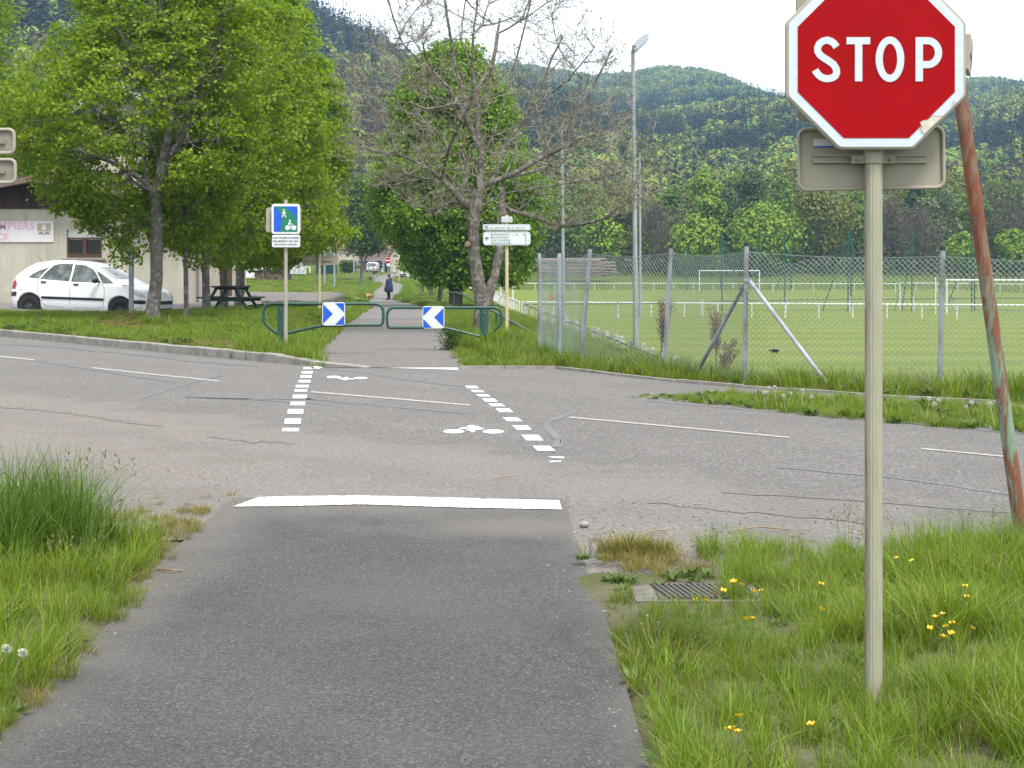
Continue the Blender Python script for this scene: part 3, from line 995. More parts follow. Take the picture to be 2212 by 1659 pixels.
def twiggy_proto(k, m, n_=300):
    C, d = blob_points(n_, rz=.40)
    base = C * np.array([.35, .35, .75]) + np.array([0, 0, .02])
    D = C - base
    ln = np.linalg.norm(D, axis=1) * rng.uniform(.6, 1.1, n_)
    N = randn_dir(n_)
    V, Fq = kites(base + D * .25, N, D + rng.normal(0, .05, (n_, 3)), ln, .008 + .010 * rng.uniform(0, 1, n_), .3)
    C2, d2 = blob_points(220, rz=.4)
    s2 = .05 * rng.uniform(.5, 1.3, 220)
    V2, F2 = kites(C2, randn_dir(220), randn_dir(220), s2 * 1.3, s2 * .3, .2)
    V, Fq = join([(V, Fq), (V2, F2)])
    return proto('bare_broadleaf', V, Fq, m, np.repeat(rng.uniform(0, 1, len(V) // 4), 4))

fp = [conifer_proto(i, M['conifer']) for i in range(4)]                   # 0-3
fp += [leafy_proto(i, M['far_leaf']) for i in range(4)]                   # 4-7
fp += [leafy_proto(i, M['far_olive'], 300) for i in range(2)]             # 8-9
fp += [twiggy_proto(i, M['far_bare']) for i in range(2)]                  # 10-11
fp += [conifer_proto(0, M['far_red'], .8)]                                # 12
for i, o in enumerate(fp): o.name = f'p{i:02d}_' + o.name                 # the collection is read in name order
FOREST = proto_coll('forest_trees', fp)

def vnoise(x, y, s, seed=0):
    """smooth value noise, 0..1"""
    x = x / s + seed * 17.3; y = y / s + seed * 9.1
    xi, yi = np.floor(x).astype(int), np.floor(y).astype(int)
    fx, fy = smooth(x - xi), smooth(y - yi)
    def hsh(a, b): 
        h_ = np.sin(a * 127.1 + b * 311.7 + seed * 74.7) * 43758.5453
        return h_ - np.floor(h_)
    return (hsh(xi, yi) * (1 - fx) + hsh(xi + 1, yi) * fx) * (1 - fy) + (hsh(xi, yi + 1) * (1 - fx) + hsh(xi + 1, yi + 1) * fx) * fy

# right hill forest
n_ = 20000
u = rng.uniform(900, 2600, n_); Yv = 340 + (1540 - 340) * rng.uniform(0, 1, n_) ** 0.85
x = (u - CU) / FPX * Yv
z = h_right(u, Yv)
vv = HV - (z - CAMH) * FPX / Yv
nn = vnoise(x, Yv, 90, 1) * .6 + vnoise(x, Yv, 33, 2) * .4
q = rng.uniform(0, 1, n_)
band = 1.25 * np.exp(-((vv - (318 + 25 * np.sin(u * .009))) / 62) ** 2)          # dark conifer belt across the slope
con = (q < np.clip((nn - .50) * 3.2 + .24 + band * .95, .05, .97))
pick = np.where(con, rng.integers(0, 4, n_), rng.integers(4, 8, n_))
ol = (~con) & (rng.uniform(0, 1, n_) < .14)
pick = np.where(ol, rng.integers(8, 12, n_), pick)
pick = np.where(con & (rng.uniform(0, 1, n_) < .035), 12, pick)
low = (vv > 400) & (rng.uniform(0, 1, n_) < .35)
pick = np.where(low, rng.integers(8, 11, n_), pick)
size = np.where((pick < 4) | (pick == 12), rng.uniform(9, 15, n_), rng.uniform(7.5, 11.5, n_))
scatter('forest', np.stack([x, Yv, z - 1.5], -1), FOREST, pick, size, tilt=.03)
# left hill forest: dark firs high up, yellow-green and bare broadleaves lower down
n_ = 5200
u = rng.uniform(-500, 1350, n_); Yv = 305 + (850 - 305) * rng.uniform(0, 1, n_) ** 0.9
x = (u - CU) / FPX * Yv
z = h_left(u, Yv)
vv = HV - (z - CAMH) * FPX / Yv
nn = vnoise(x, Yv, 60, 3)
con = rng.uniform(0, 1, n_) < np.clip(.95 - (vv - 40) / 230 + (nn - .5) * .7, .06, .97)
r3 = rng.uniform(0, 1, n_)
br = np.where(r3 < .42, rng.integers(8, 10, n_), np.where(r3 < .72, rng.integers(10, 12, n_), rng.integers(4, 8, n_)))
pick = np.where(con, rng.integers(0, 4, n_), br)
pick = np.where(con & (rng.uniform(0, 1, n_) < .06), 12, pick)
size = np.where(pick < 4, rng.uniform(12, 20, n_), rng.uniform(8, 13, n_))
k = (u < 1050) | (rng.uniform(0, 1, n_) < .7)
scatter('forest', np.stack([x, Yv, z - 1.5], -1)[k], FOREST, pick[k], size[k], tilt=.03)

# ------------------------------------------------------------------ trees along the far edge of the pitch: each a thing
M['bark_dark'] = mat('bark_dark', (0.060, 0.052, 0.042), (0.11, 0.10, 0.085), 4, rough=0.95, bmp=.6, bscale=20, stretch=(1, 1, .3))
BG = {}
for nm, dk, lt in (('bright', (0.095, 0.165, 0.010), (0.200, 0.300, 0.022)), ('mid', (0.065, 0.115, 0.014), (0.145, 0.215, 0.028)), ('dark', (0.018, 0.042, 0.010), (0.048, 0.090, 0.016)),
                   ('olive', (0.075, 0.090, 0.012), (0.165, 0.172, 0.026)), ('pale', (0.075, 0.100, 0.042), (0.160, 0.190, 0.085)), ('bare', (0.055, 0.045, 0.032), (0.125, 0.108, 0.075))):
    BG[nm] = leaf_mat('far_crown_' + nm, dk, lt, 0.2 if nm != 'bare' else 0.0, 0.7)

def bg_tree(name, label, u, vtop, vbase, wpx, Y, kind, nleaf=3000, leaf=.5, conical=0.0, cat='tree', group='trees beyond the pitch', low=0.12, seed=None):
    X = (u - CU) / FPX * Y
    z0 = float(zsoil(X, Y)) if Y < 300 else 2.0
    z0 = max(z0, CAMH + (HV - vbase) / FPX * Y - .5) if vbase < 700 else z0
    Ht = CAMH + (HV - vtop) / FPX * Y - z0
    W_ = wpx / FPX * Y
    t_ = thing(name, label, cat, (X, Y, z0), group)
    nl = 16
    a = rng.uniform(0, 6.28, nl); zz = rng.uniform(low + .14, .86, nl)
    prof = (np.sin(np.pi * np.clip((zz - low) / (1.02 - low), 0, 1)) ** .6) * (1 - conical) + conical * (1 - zz) * 1.15
    rr = W_ / 2 * prof * rng.uniform(.35, .72, nl)
    lc = np.stack([rr * np.cos(a), rr * np.sin(a), zz * Ht], -1)
    lr = W_ / 2 * prof * rng.uniform(.35, .6, nl) + W_ * .05
    lc[0] = (0, 0, Ht * .9); lr[0] = Ht * .1 + W_ * .06 * (1 - conical)
    if kind == 'bare':
        m_ = BG['bare']
        nt = nleaf
        k_ = rng.integers(0, nl, nt)
        d = randn_dir(nt)
        tip = lc[k_] + d * lr[k_][:, None] * rng.uniform(.5, 1.15, nt)[:, None]
        D = unit(tip - np.array([0, 0, Ht * .15])) + rng.normal(0, .75, (nt, 3)) + np.array([0, 0, .1])
        ln = rng.uniform(.35, 1.2, nt)
        V, Fq = kites(tip - unit(D) * ln[:, None], randn_dir(nt), D, ln, rng.uniform(.04, .10, nt), .2)
        tint = np.repeat(rng.uniform(0, 1, nt), 4)
    else:
        m_ = BG[kind]
        k_ = rng.integers(0, nl, nleaf)
        d = randn_dir(nleaf)
        d[:, 2] = np.abs(d[:, 2]) * np.where(rng.uniform(0, 1, nleaf) < .72, 1, -1)
        C = lc[k_] + d * lr[k_][:, None] * rng.uniform(.6, 1.08, nleaf)[:, None]
        C[:, 2] = np.maximum(C[:, 2], low * Ht * .6)
        N = d + rng.normal(0, .35, (nleaf, 3)) + np.array([0, 0, .6])
        D = np.cross(N, randn_dir(nleaf)) + np.array([0, 0, -.25])
        s_ = leaf * rng.uniform(.5, 1.25, nleaf)
        V, Fq = kites(C - unit(D) * s_[:, None] * .5, N, D, s_, s_ * .7, .22)
        tint = np.repeat(np.clip(rng.uniform(0, 1, nleaf) * .8 + .2 * rng.uniform(0, 1, nl)[k_], 0, 1), 4)
    np_obj('crown', V + np.array([X, Y, z0]), Fq, m_, t_, attrs={'tint': ('FLOAT', tint)})
    b = MB()
    tr = Ht * .018 + .05
    b.tube([(X, Y, z0 - .2), (X + R.uniform(-.1, .1), Y, z0 + Ht * .3), (X + R.uniform(-.3, .3), Y, z0 + Ht * .8)], [tr, tr * .8, tr * .25], 7)
    for q_ in range(7):
        l_ = lc[rng.integers(0, nl)]
        zb = Ht * R.uniform(.2, .5)
        b.tube([(X, Y, z0 + zb), (X + l_[0] * .5, Y + l_[1] * .5, z0 + (zb + l_[2]) / 2 + .2), (X + l_[0], Y + l_[1], z0 + l_[2])], [tr * .5, tr * .35, tr * .12], 5)
    b.build('trunk', M['bark_dark'], t_, smooth=True)
    return t_

BGT = [
 (1212, 420, 605, 110, 262, 'mid', 0, 'mid green tree just beyond the middle lamp post'),
 (1268, 405, 600, 150, 270, 'mid', 0, 'broad green tree between the two nearest lamp posts'),
 (1300, 455, 600, 90, 246, 'bright', 0, 'light green low tree under the long ash bough'),
 (1345, 430, 600, 110, 268, 'olive', 0, 'olive tree right behind the tall lamp post'),
 (1408, 425, 600, 90, 262, 'bare', 0, 'leafless brown tree just right of the tall lamp post'),
 (1455, 400, 600, 80, 272, 'mid', .3, 'narrow green tree beside the bright conical tree'),
 (1462, 455, 600, 95, 244, 'bare', 0, 'low leafless grey thicket tree left of the far goal'),
 (1524, 362, 600, 104, 262, 'bright', .35, 'tallest fresh green tree with pointed top behind the far goal'),
 (1500, 468, 605, 104, 238, 'bright', 0, 'dense bright bush standing above the left far goal post'),
 (1575, 400, 600, 70, 272, 'dark', 0, 'dark green tree between two fresh green tall ones'),
 (1622, 372, 600, 100, 260, 'dark', .2, 'dark leafy tree right of the pointed fresh green one'),
 (1690, 378, 600, 84, 264, 'mid', .2, 'slim mid green tree left of the sign back panel'),
 (1648, 444, 605, 164, 240, 'bright', 0, 'widest spreading bright green bush behind the ball fence'),
 (1715, 352, 600, 120, 288, 'olive', 0, 'olive crown rising behind the slim mid green tree'),
 (1775, 398, 605, 150, 250, 'olive', 0, 'yellowish olive tree left of the stop sign post'),
 (1840, 408, 600, 110, 266, 'mid', 0, 'green tree partly behind the stop sign post'),
 (1925, 420, 600, 110, 252, 'bare', 0, 'leafless brown tree right beside the stop sign post'),
 (1985, 392, 600, 90, 270, 'dark', .3, 'dark tree peeping over the brown leafless one'),
 (1990, 440, 600, 100, 244, 'bare', 0, 'grey brown leafless tree between stop post and pale willow'),
 (2040, 402, 600, 120, 258, 'pale', 0, 'pale silvery green tree left of the rusty pole'),
 (2082, 505, 605, 74, 236, 'bright', 0, 'small bright bush just left of the rusty pole'),
 (2120, 430, 600, 80, 262, 'mid', 0, 'green tree hidden partly by the rusty pole'),
 (2182, 345, 600, 130, 256, 'bare', 0, 'tall leafless brown tree right of the rusty pole'),
 (2192, 498, 605, 90, 238, 'bright', 0, 'small bright bush right of the rusty pole'),
 (2290, 380, 600, 150, 256, 'mid', 0, 'green tree past the edge of the goal on the right'),
 (1160, 450, 600, 90, 258, 'dark', 0, 'dark tree seen between chestnut and middle lamp post'),
]
for (u, vt, vb, wp, Y, kind, con_, lab) in BGT:
    bg_tree('tree', lab, u, vt, vb, wp * 1.06, Y, kind, nleaf=int(2600 + wp * 9), leaf=.55 if kind != 'bare' else .5, conical=con_, low=.10)
KN = {'mid': 'mid green', 'bright': 'fresh green', 'olive': 'olive', 'bare': 'leafless brown', 'pale': 'pale green'}
CNT = {}
for i in range(19):
    kind = ['mid', 'olive', 'bright', 'mid', 'bare', 'olive', 'mid', 'pale', 'bright', 'mid'][(i * 7) % 10]
    CNT[kind] = CNT.get(kind, 0) + 1
    o_ = 'first second third fourth fifth sixth seventh eighth'.split()[CNT[kind] - 1]
    bg_tree('tree', f'{o_} {KN[kind]} tree from the left in the rearmost row beyond the pitch', 1175 + i * 58 + R.uniform(-18, 18), R.uniform(372, 428), 600, R.uniform(95, 140), 286 + R.uniform(-5, 8), kind, nleaf=2600, leaf=.62, low=.06)
# thicket that fills the foot of the wood
n_ = 9000
u = rng.uniform(1120, 2500, n_); Yv = rng.uniform(236, 262, n_)
x = (u - CU) / FPX * Yv
hz = (1.2 + 3.4 * vnoise(x, Yv, 7, 5)) * rng.uniform(.05, 1, n_)
C = np.stack([x, Yv, zright(Yv) + hz], -1)
D = randn_dir(n_) + np.array([0, 0, .4])
V, Fq = kites(C, randn_dir(n_) + np.array([0, -.3, .5]), D, rng.uniform(.35, .9, n_), rng.uniform(.15, .5, n_), .2)
M['thicket'] = leaf_mat('thicket', (0.016, 0.022, 0.010), (0.058, 0.060, 0.026), 0.1, 0.8)
np_obj('undergrowth', V, Fq, M['thicket'], attrs={'tint': ('FLOAT', np.repeat(rng.uniform(0, 1, n_), 4))}, kind='stuff')
# ------------------------------------------------------------------ big trees
def bark_mat(name, c1, c2, lich, scale=9):
    m, t, b, out = new_mat(name)
    b.inputs['Roughness'].default_value = 0.95
    b.inputs['Specular IOR Level'].default_value = 0.1
    v = pos(t, (1, 1, .45))
    f = noise(t, v, scale * 1.3, 6, .7, .38, .62)
    f2 = noise(t, v, scale * 3.2, 5, .7, .35, .65)
    l = noise(t, pos(t), scale * .9, 5, .65, .50, .60)
    c = mixc(t, f, c1, c2)
    c = mixc(t, math_(t, 'MULTIPLY', f2, .6), c, tuple(x * .45 for x in c1))
    c = mixc(t, math_(t, 'MULTIPLY', l, .75), c, lich)
    t.links.new(c, b.inputs['Base Color'])
    bump(t, b, math_(t, 'ADD', f, f2), .9, .03)
    return m
M['bark_linden'] = bark_mat('bark_linden', (0.165, 0.150, 0.128), (0.235, 0.215, 0.19), (0.36, 0.35, 0.32), 7)
M['bark_ash'] = bark_mat('bark_ash', (0.150, 0.134, 0.112), (0.23, 0.21, 0.178), (0.36, 0.345, 0.31), 7)
M['twig'] = mat('ash_twigs', (0.29, 0.27, 0.22), (0.18, 0.165, 0.13), 2, rough=.9)
M['bud'] = leaf_mat('ash_buds', (0.075, 0.060, 0.025), (0.17, 0.135, 0.055), .1, .8)
M['leaf_linden'] = leaf_mat('linden_leaves', (0.105, 0.172, 0.007), (0.250, 0.335, 0.015), .48, .5)
M['leaf_chestnut'] = leaf_mat('chestnut_leaves', (0.068, 0.155, 0.010), (0.215, 0.335, 0.026), .38, .45)
M['leaf_small'] = leaf_mat('slender_tree_leaves', (0.035, 0.072, 0.012), (0.085, 0.135, 0.022), .3, .6)

class Grow:
    def __init__(s, limbs):
        """limbs: list of polylines; the first is the trunk, later ones start at the nearest node"""
        s.p, s.par, s.dir = [], [], []
        for L_ in limbs:
            L_ = [np.array(q, float) for q in L_]
            if not s.p:
                prev = s._add(L_[0], -1)
            else:
                A = np.array(s.p)
                prev = int(np.argmin(((A - L_[0]) ** 2).sum(1)))
                if np.linalg.norm(A[prev] - L_[0]) > .08: prev = s._add(L_[0], prev)
            # smooth the polyline a little
            for q in range(1, len(L_)):
                a, b = L_[q - 1], L_[q]
                k = max(1, int(np.linalg.norm(b - a) / .35))
                for j in range(1, k + 1):
                    f = j / k
                    pt = a * (1 - f) + b * f + (rng.normal(0, .018, 3) if j < k else 0)
                    prev = s._add(pt, prev)
        s.nlimb = len(s.p)
    def _add(s, pt, par):
        s.p.append(np.array(pt, float)); s.par.append(par)
        d = s.p[-1] - s.p[par] if par >= 0 else np.array([0, 0, 1.])
        s.dir.append(d / max(np.linalg.norm(d), 1e-6))
        return len(s.p) - 1
    def targets(s, T_, seg, jitter=.04, updraw=.12, bend=.35, first=0, flat=0.0):
        cap = len(s.p) + int(len(T_) * 14) + 100
        A = np.zeros((cap, 3)); A[:len(s.p)] = s.p
        Dm = np.zeros((cap, 3)); Dm[:len(s.p)] = s.dir
        for t_ in T_:
            n_ = len(s.p)
            d = t_ - A[first:n_]
            dl = np.linalg.norm(d, axis=1) + 1e-6
            cosv = (d * Dm[first:n_]).sum(1) / dl
            cost = dl * (1.9 - 1.0 * cosv) + np.maximum(0, -d[:, 2]) * .35
            i = int(np.argmin(cost)) + first
            p0 = A[i]; L_ = np.linalg.norm(t_ - p0)
            if L_ < 1e-3: continue
            c = p0 + Dm[i] * L_ * bend + np.array([0, 0, updraw * L_]) 
            k = max(1, int(math.ceil(L_ / seg)))
            k = min(k, 12)
            prev = i
            for j in range(1, k + 1):
                f = j / k
                pt = p0 * (1 - f) ** 2 + c * 2 * f * (1 - f) + t_ * f * f
                if j < k: pt = pt + rng.normal(0, jitter * min(1, L_), 3)
                q = s._add(pt, prev)
                A[q] = pt; Dm[q] = s.dir[q]
                prev = q
    def radii(s, rtip, power, rmax):
        n_ = len(s.p)
        w_ = np.zeros(n_)
        hasc = np.zeros(n_, bool)
        for i in range(n_ - 1, 0, -1):
            if not hasc[i]: w_[i] = 1
            w_[s.par[i]] += w_[i]; hasc[s.par[i]] = True
        w_ = np.maximum(w_, 1)
        r = rtip * w_ ** power
        return np.minimum(r, rmax)
    def mesh(s, r, sel, n_):
        par = np.array(s.par); A = np.array(s.p)
        idx = np.nonzero(sel & (par >= 0))[0]
        a, b = A[par[idx]], A[idx]
        ra = np.minimum(r[par[idx]], r[idx] * 1.6); rb = r[idx]
        d = unit(b - a)
        b = b + d * rb[:, None] * .25
        ref = np.where(np.abs(d[:, 2:3]) > .9, np.array([[1., 0, 0]]), np.array([[0, 0, 1.]]))
        e1 = unit(np.cross(d, ref)); e2 = np.cross(d, e1)
        an = 2 * np.pi * np.arange(n_) / n_
        ring = e1[:, None, :] * np.cos(an)[None, :, None] + e2[:, None, :] * np.sin(an)[None, :, None]
        V = np.concatenate([a[:, None, :] + ring * ra[:, None, None], b[:, None, :] + ring * rb[:, None, None]], 1).reshape(-1, 3)
        i = 2 * n_ * np.arange(len(idx))[:, None, None]
        k = np.arange(n_)[None, :, None]; k2 = (k + 1) % n_
        Fq = np.concatenate([i + k, i + k2, i + n_ + k2, i + n_ + k], 2).reshape(-1, 4)
        return V, Fq

def leaf_clusters(C, per, spread, size, droop=.25, up=.6, asp=.85, orient=None):
    """leaves hanging in sprays round the twig ends C; returns V, F, tint"""
    n_ = len(C) * per
    k = np.repeat(np.arange(len(C)), per)
    off = rng.normal(0, 1, (n_, 3)) * np.array([spread, spread, spread * .55])
    pts = C[k] + off
    N = rng.normal(0, .55, (n_, 3)) + np.array([0, 0, up])
    if orient is not None: N = N + orient[k] * .55
    D = rng.normal(0, 1, (n_, 3)) * np.array([1, 1, .3]) + np.array([0, 0, -droop * 2])
    s_ = size * rng.uniform(.6, 1.25, n_)
    V, Fq = kites(pts, N, D, s_, s_ * asp, .18)
    ct = rng.uniform(0, 1, len(C))
    tint = np.clip(.55 * rng.uniform(0, 1, n_) + .45 * ct[k], 0, 1)
    return V, Fq, np.repeat(tint, 4)

def crown_targets(n_, cx, cy, prof, ywide, seed, inner=.45):
    """random points in a crown; prof: (z, xleft, xright) rows; depth as wide as ywide times the width"""
    zs = np.array([q[0] for q in prof]); xl = np.array([q[1] for q in prof]); xr = np.array([q[2] for q in prof])
    o = np.argsort(zs); zs, xl, xr = zs[o], xl[o], xr[o]
    out_ = []
    while len(out_) < n_:
        m_ = n_ * 3
        z = rng.uniform(zs[0], zs[-1], m_)
        l, r_ = np.interp(z, zs, xl), np.interp(z, zs, xr)
        c, hw = (l + r_) / 2, (r_ - l) / 2
        a = rng.uniform(0, 6.283, m_); q = np.sqrt(rng.uniform(inner ** 2, 1, m_))
        # lumpy outline
        q = q * (.86 + .20 * vnoise(a * 2.2 + 3, z * .9, 1.0, seed))
        x = c + hw * q * np.cos(a); y = cy + hw * ywide * q * np.sin(a)
        ok = rng.uniform(0, 1, m_) < hw / hw.max()
        out_ += [tuple(v) for v in np.stack([x, y, z], -1)[ok]]
    return np.array(out_[:n_])

def px_prof(rows, Y): return [((P(0, v, Y)[2]), P(ul, v, Y)[0], P(ur, v, Y)[0]) for v, ul, ur in rows]

def linden(label, base_uv, Y, limbs_px, prof_px, n1, n2, per, size, rtrunk, group, cat='tree', zoff=0, leafm='leaf_linden', barkm='bark_linden', ywide=.9, spread=.19, seed=1, rtip=.006, power=.46, inner=.45, name='linden_tree', droop=.25, clear=0):
    X, _, _ = P(base_uv[0], base_uv[1], Y)
    z0 = float(zsoil(X, Y)) + zoff
    t_ = thing(name, label, cat, (X, Y, z0), group)
    limbs = []
    for L_ in limbs_px:
        limbs.append([np.array(P(q[0], q[1], Y + (q[2] if len(q) > 2 else 0))) for q in L_])
    limbs[0][0][2] = z0 - .15
    g = Grow(limbs)
    prof = px_prof(prof_px, Y)
    T1 = crown_targets(n1, X, Y, prof, ywide, seed, .25)
    T1 = T1[np.argsort(np.linalg.norm(T1 - g.p[min(8, len(g.p) - 1)], axis=1))]
    g.targets(T1, .45, .05, .10, .30, first=6)
    T2 = crown_targets(n2, X, Y, prof, ywide, seed, inner)
    T2 = T2[np.argsort(np.linalg.norm(T2 - np.array([X, Y, T1[:, 2].mean()]), axis=1))]
    g.targets(T2, .4, .05, .06, .30, first=6)
    r = g.radii(rtip, power, rtrunk)
    A = np.array(g.p)
    # taper the trunk itself: flare at the foot
    zf = np.clip(1 - (A[:, 2] - z0) / 1.2, 0, 1)
    trunk_n = g.nlimb
    isl = np.arange(len(A)) < trunk_n
    r = np.where(isl, np.maximum(r, .02), r)
    r = r * (1 + .28 * zf ** 2 * (r > rtrunk * .6))
    V1, F1 = g.mesh(r, isl, 10)
    np_obj('trunk', V1, F1, M[barkm], t_, smooth=True)
    V2, F2 = g.mesh(r, ~isl, 4)
    np_obj('branches', V2, F2, M[barkm], t_, smooth=True, kind='stuff')
    out = unit(T2 - np.array([X, Y, (prof[0][0] + prof[-1][0]) / 2]))
    if clear:
        # the big limbs stay partly bare of leaves on the outside, as the photo shows
        LN = A[:g.nlimb]
        q2 = np.stack([T2[:, 0] / T2[:, 1], T2[:, 2] / T2[:, 1]], -1) * Y
        l2 = np.stack([LN[:, 0] / LN[:, 1], LN[:, 2] / LN[:, 1]], -1) * Y
        dd_ = np.sqrt(((q2[:, None] - l2[None]) ** 2).sum(-1)).min(1)
        dt_ = np.abs(q2[:, 0] - LN[3, 0] / LN[3, 1] * Y)
        kk = ~((((dd_ < clear) | ((dt_ < .5) & (T2[:, 2] < P(0, 440, Y)[2])))) & (T2[:, 1] < Y + .3) & (rng.uniform(0, 1, len(T2)) < .85))
        T2, out = T2[kk], out[kk]
    V, Fq, tint = leaf_clusters(T2, per, spread, size, orient=out, droop=droop)
    np_obj('crown', V, Fq, M[leafm], t_, attrs={'tint': ('FLOAT', tint)})
    return t_

ROWG = 'row of lindens on the verge'
linden('nearest linden with pale lichened trunk and forked limbs', (330, 700), 40.2,
       [[(330, 702), (334, 640), (338, 560), (338, 490), (338, 425)],
        [(336, 425), (318, 398), (280, 372), (240, 350), (205, 325), (172, 312)],
        [(330, 415), (314, 380), (309, 330), (300, 300), (262, 268), (205, 238), (160, 205)],
        [(312, 330), (306, 280), (318, 230), (300, 190), (270, 150)],
        [(340, 415), (350, 360), (360, 310), (372, 250), (371, 190), (374, 130), (362, 70), (345, 20), (340, -60)],
        [(352, 355), (330, 320), (318, 270), (322, 220)],
        [(356, 345), (385, 315), (402, 280), (430, 255), (470, 235), (520, 205)],
        [(400, 285), (418, 250), (438, 210), (480, 160), (500, 110)],
        [(372, 240), (410, 200), (445, 150), (470, 90), (480, 20)],
        [(371, 190), (330, 150), (290, 110), (250, 60)],
        [(372, 315), (425, 305), (480, 300), (530, 290)]],
       [(572, 255, 300), (550, 240, 312), (515, 225, 318), (485, 165, 322), (460, 120, 335), (430, 95, 420), (400, 60, 500), (375, 35, 560), (300, -55, 590), (230, -45, 600), (170, 15, 600), (130, 75, 600), (100, 118, 590), (0, 142, 560), (-120, 170, 520), (-240, 220, 450), (-330, 290, 380)],
       80, 2500, 30, .10, .205, ROWG, seed=1, ywide=.8, spread=.135, clear=.26)
for (lab, bu, bv, Y, rt, prof, n1, n2, per, sd) in (
    ('thin linden trunk second in the verge row', 400, 699, 41.6, .10, [(540, 330, 460), (470, 300, 520), (400, 290, 540), (320, 300, 520), (250, 340, 480)], 16, 200, 36, 2),
    ('third linden in the verge row beside the picnic table', 443, 685, 45.6, .165, [(575, 400, 520), (540, 360, 560), (470, 300, 620), (380, 290, 640), (280, 290, 650), (150, 300, 640), (0, 320, 620), (-140, 380, 540), (-220, 430, 470)], 40, 700, 36, 3),
    ('fourth linden whose trunk rises through the picnic table corner', 482, 677, 49.0, .19, [(578, 430, 600), (545, 400, 690), (490, 380, 730), (400, 360, 735), (300, 370, 725), (180, 380, 700), (60, 390, 670), (-60, 420, 620), (-160, 470, 540)], 50, 950, 38, 4),
    ('farthest linden of the row reaching over the greenway sign', 516, 662, 55.0, .20, [(575, 545, 630), (552, 500, 690), (532, 470, 755), (500, 455, 778), (450, 450, 752), (380, 440, 762), (320, 440, 772), (240, 450, 752), (150, 460, 722), (60, 470, 690), (-60, 490, 640), (-150, 520, 590)], 60, 1300, 40, 5)):
    vf = prof[0][0] - 50
    limbs = [[(bu, bv), (bu + 2, bv - 60), (bu + 1, bv - 130), (bu + 3, vf - 60)],
             [(bu + 2, vf - 20), (bu - 20, vf - 90), (bu - 50, vf - 160, -.6)], [(bu + 3, vf - 50), (bu + 8, vf - 170, .4), (bu + 4, max(vf - 330, prof[-1][0] + 20), .2)],
             [(bu + 2, vf - 30), (bu + 50, vf - 100, -.8), (bu + 100, vf - 150, -1.4)], [(bu + 3, vf - 60), (bu + 70, vf - 80, .9), (bu + 130, vf - 130, 1.4)]]
    linden(lab, (bu, bv), Y, limbs, prof, n1, int(n2 * 1.5), int(per * .72), .105 + (Y - 40) * .0012, rt, ROWG, seed=sd, spread=.15)
linden('pale green tree at the edge behind the fire station roof', (-30, 640), 84, [[(-30, 640), (-28, 500), (-30, 300)], [(-28, 420), (20, 330), (50, 250)], [(-28, 420), (-90, 330), (-120, 220)]],
       [(430, -160, 60), (330, -200, 110), (250, -200, 100), (150, -190, 62), (60, -180, 42), (-40, -160, 30), (-120, -110, -10)], 30, 620, 34, .20, .3, 'garden trees behind the buildings', seed=8, spread=.42)
linden('green tree rising right behind the grey gabled house', (240, 620), 96, [[(240, 620), (242, 500), (240, 260)], [(240, 400), (180, 300), (150, 250)], [(240, 400), (320, 300), (350, 240)]],
       [(420, 130, 400), (320, 100, 460), (220, 100, 470), (120, 130, 440), (40, 180, 380)], 30, 520, 32, .23, .3, 'garden trees behind the buildings', seed=9, spread=.5)

# chestnut behind the bare ash
CH = [(612, 918, 1120), (595, 892, 1130), (568, 876, 1145), (540, 856, 1160), (490, 795, 1185), (440, 792, 1192), (395, 790, 1196), (350, 805, 1165), (310, 828, 1130), (260, 836, 1125), (215, 838, 1112), (180, 870, 1085), (140, 890, 1062), (112, 925, 1040), (92, 955, 1015)]
linden('big dense chestnut tree with dark multi stemmed foot behind the bare ash', (988, 652), 84,
       [[(985, 652), (986, 600), (988, 520), (990, 400), (990, 250), (985, 130)], [(986, 600), (960, 520), (900, 440), (850, 380)], [(986, 590), (1030, 500), (1090, 430), (1150, 400)],
        [(990, 420), (930, 330), (880, 260)], [(990, 400), (1050, 320), (1090, 250)], [(988, 560), (940, 540), (880, 560, -3)], [(988, 560), (1050, 560, -3), (1110, 560, -3)]],
       CH, 60, 2000, 52, .165, .62, 'broad trees right of the greenway', leafm='leaf_chestnut', barkm='bark_dark', seed=11, spread=.27, ywide=.8, rtip=.012, power=.5, inner=.62, name='chestnut_tree', droop=.4)
for (lab, bu, bv, Y, rt, prof, n2, sd) in (
    ('leaning trunk tree with mossy foot left of the chestnut', 948, 640, 97, .42, [(596, 905, 990), (568, 890, 1010), (540, 872, 1010), (500, 850, 1010), (440, 840, 1000), (380, 870, 980)], 260, 12),
    ('pale trunked tree in shade farther along the greenway', 929, 628, 112, .3, [(584, 900, 960), (555, 884, 980), (500, 850, 985), (440, 870, 960)], 160, 13),
    ('farthest pale trunk in the shaded group by the greenway', 911, 620, 124, .26, [(582, 868, 945), (548, 884, 960), (500, 878, 955), (450, 880, 930)], 140, 14)):
    linden(lab, (bu, bv), Y, [[(bu, bv), (bu + 6, bv - 30), (bu + 8, bv - 80), (bu + 8, bv - 150)], [(bu + 8, bv - 90), (bu - 20, bv - 140)], [(bu + 8, bv - 90), (bu + 40, bv - 140)]],
           prof, 14, n2, 80, .19, rt, 'broad trees right of the greenway', leafm='leaf_chestnut', seed=sd, spread=.30, rtip=.012, power=.5, name='shade_tree', droop=.4)
linden('slender twin stemmed tree in front of the tiled house', (785, 592), 196, [[(780, 592), (781, 540), (786, 450), (790, 400)], [(782, 590), (792, 545), (800, 470)], [(784, 500), (760, 450), (750, 420)]],
       [(545, 752, 826), (505, 740, 842), (460, 742, 842), (420, 752, 830), (385, 768, 812)], 26, 330, 26, .34, .36, 'garden trees by the tiled house', leafm='leaf_small', seed=15, spread=.6, rtip=.02, power=.42, inner=.2, name='garden_tree')

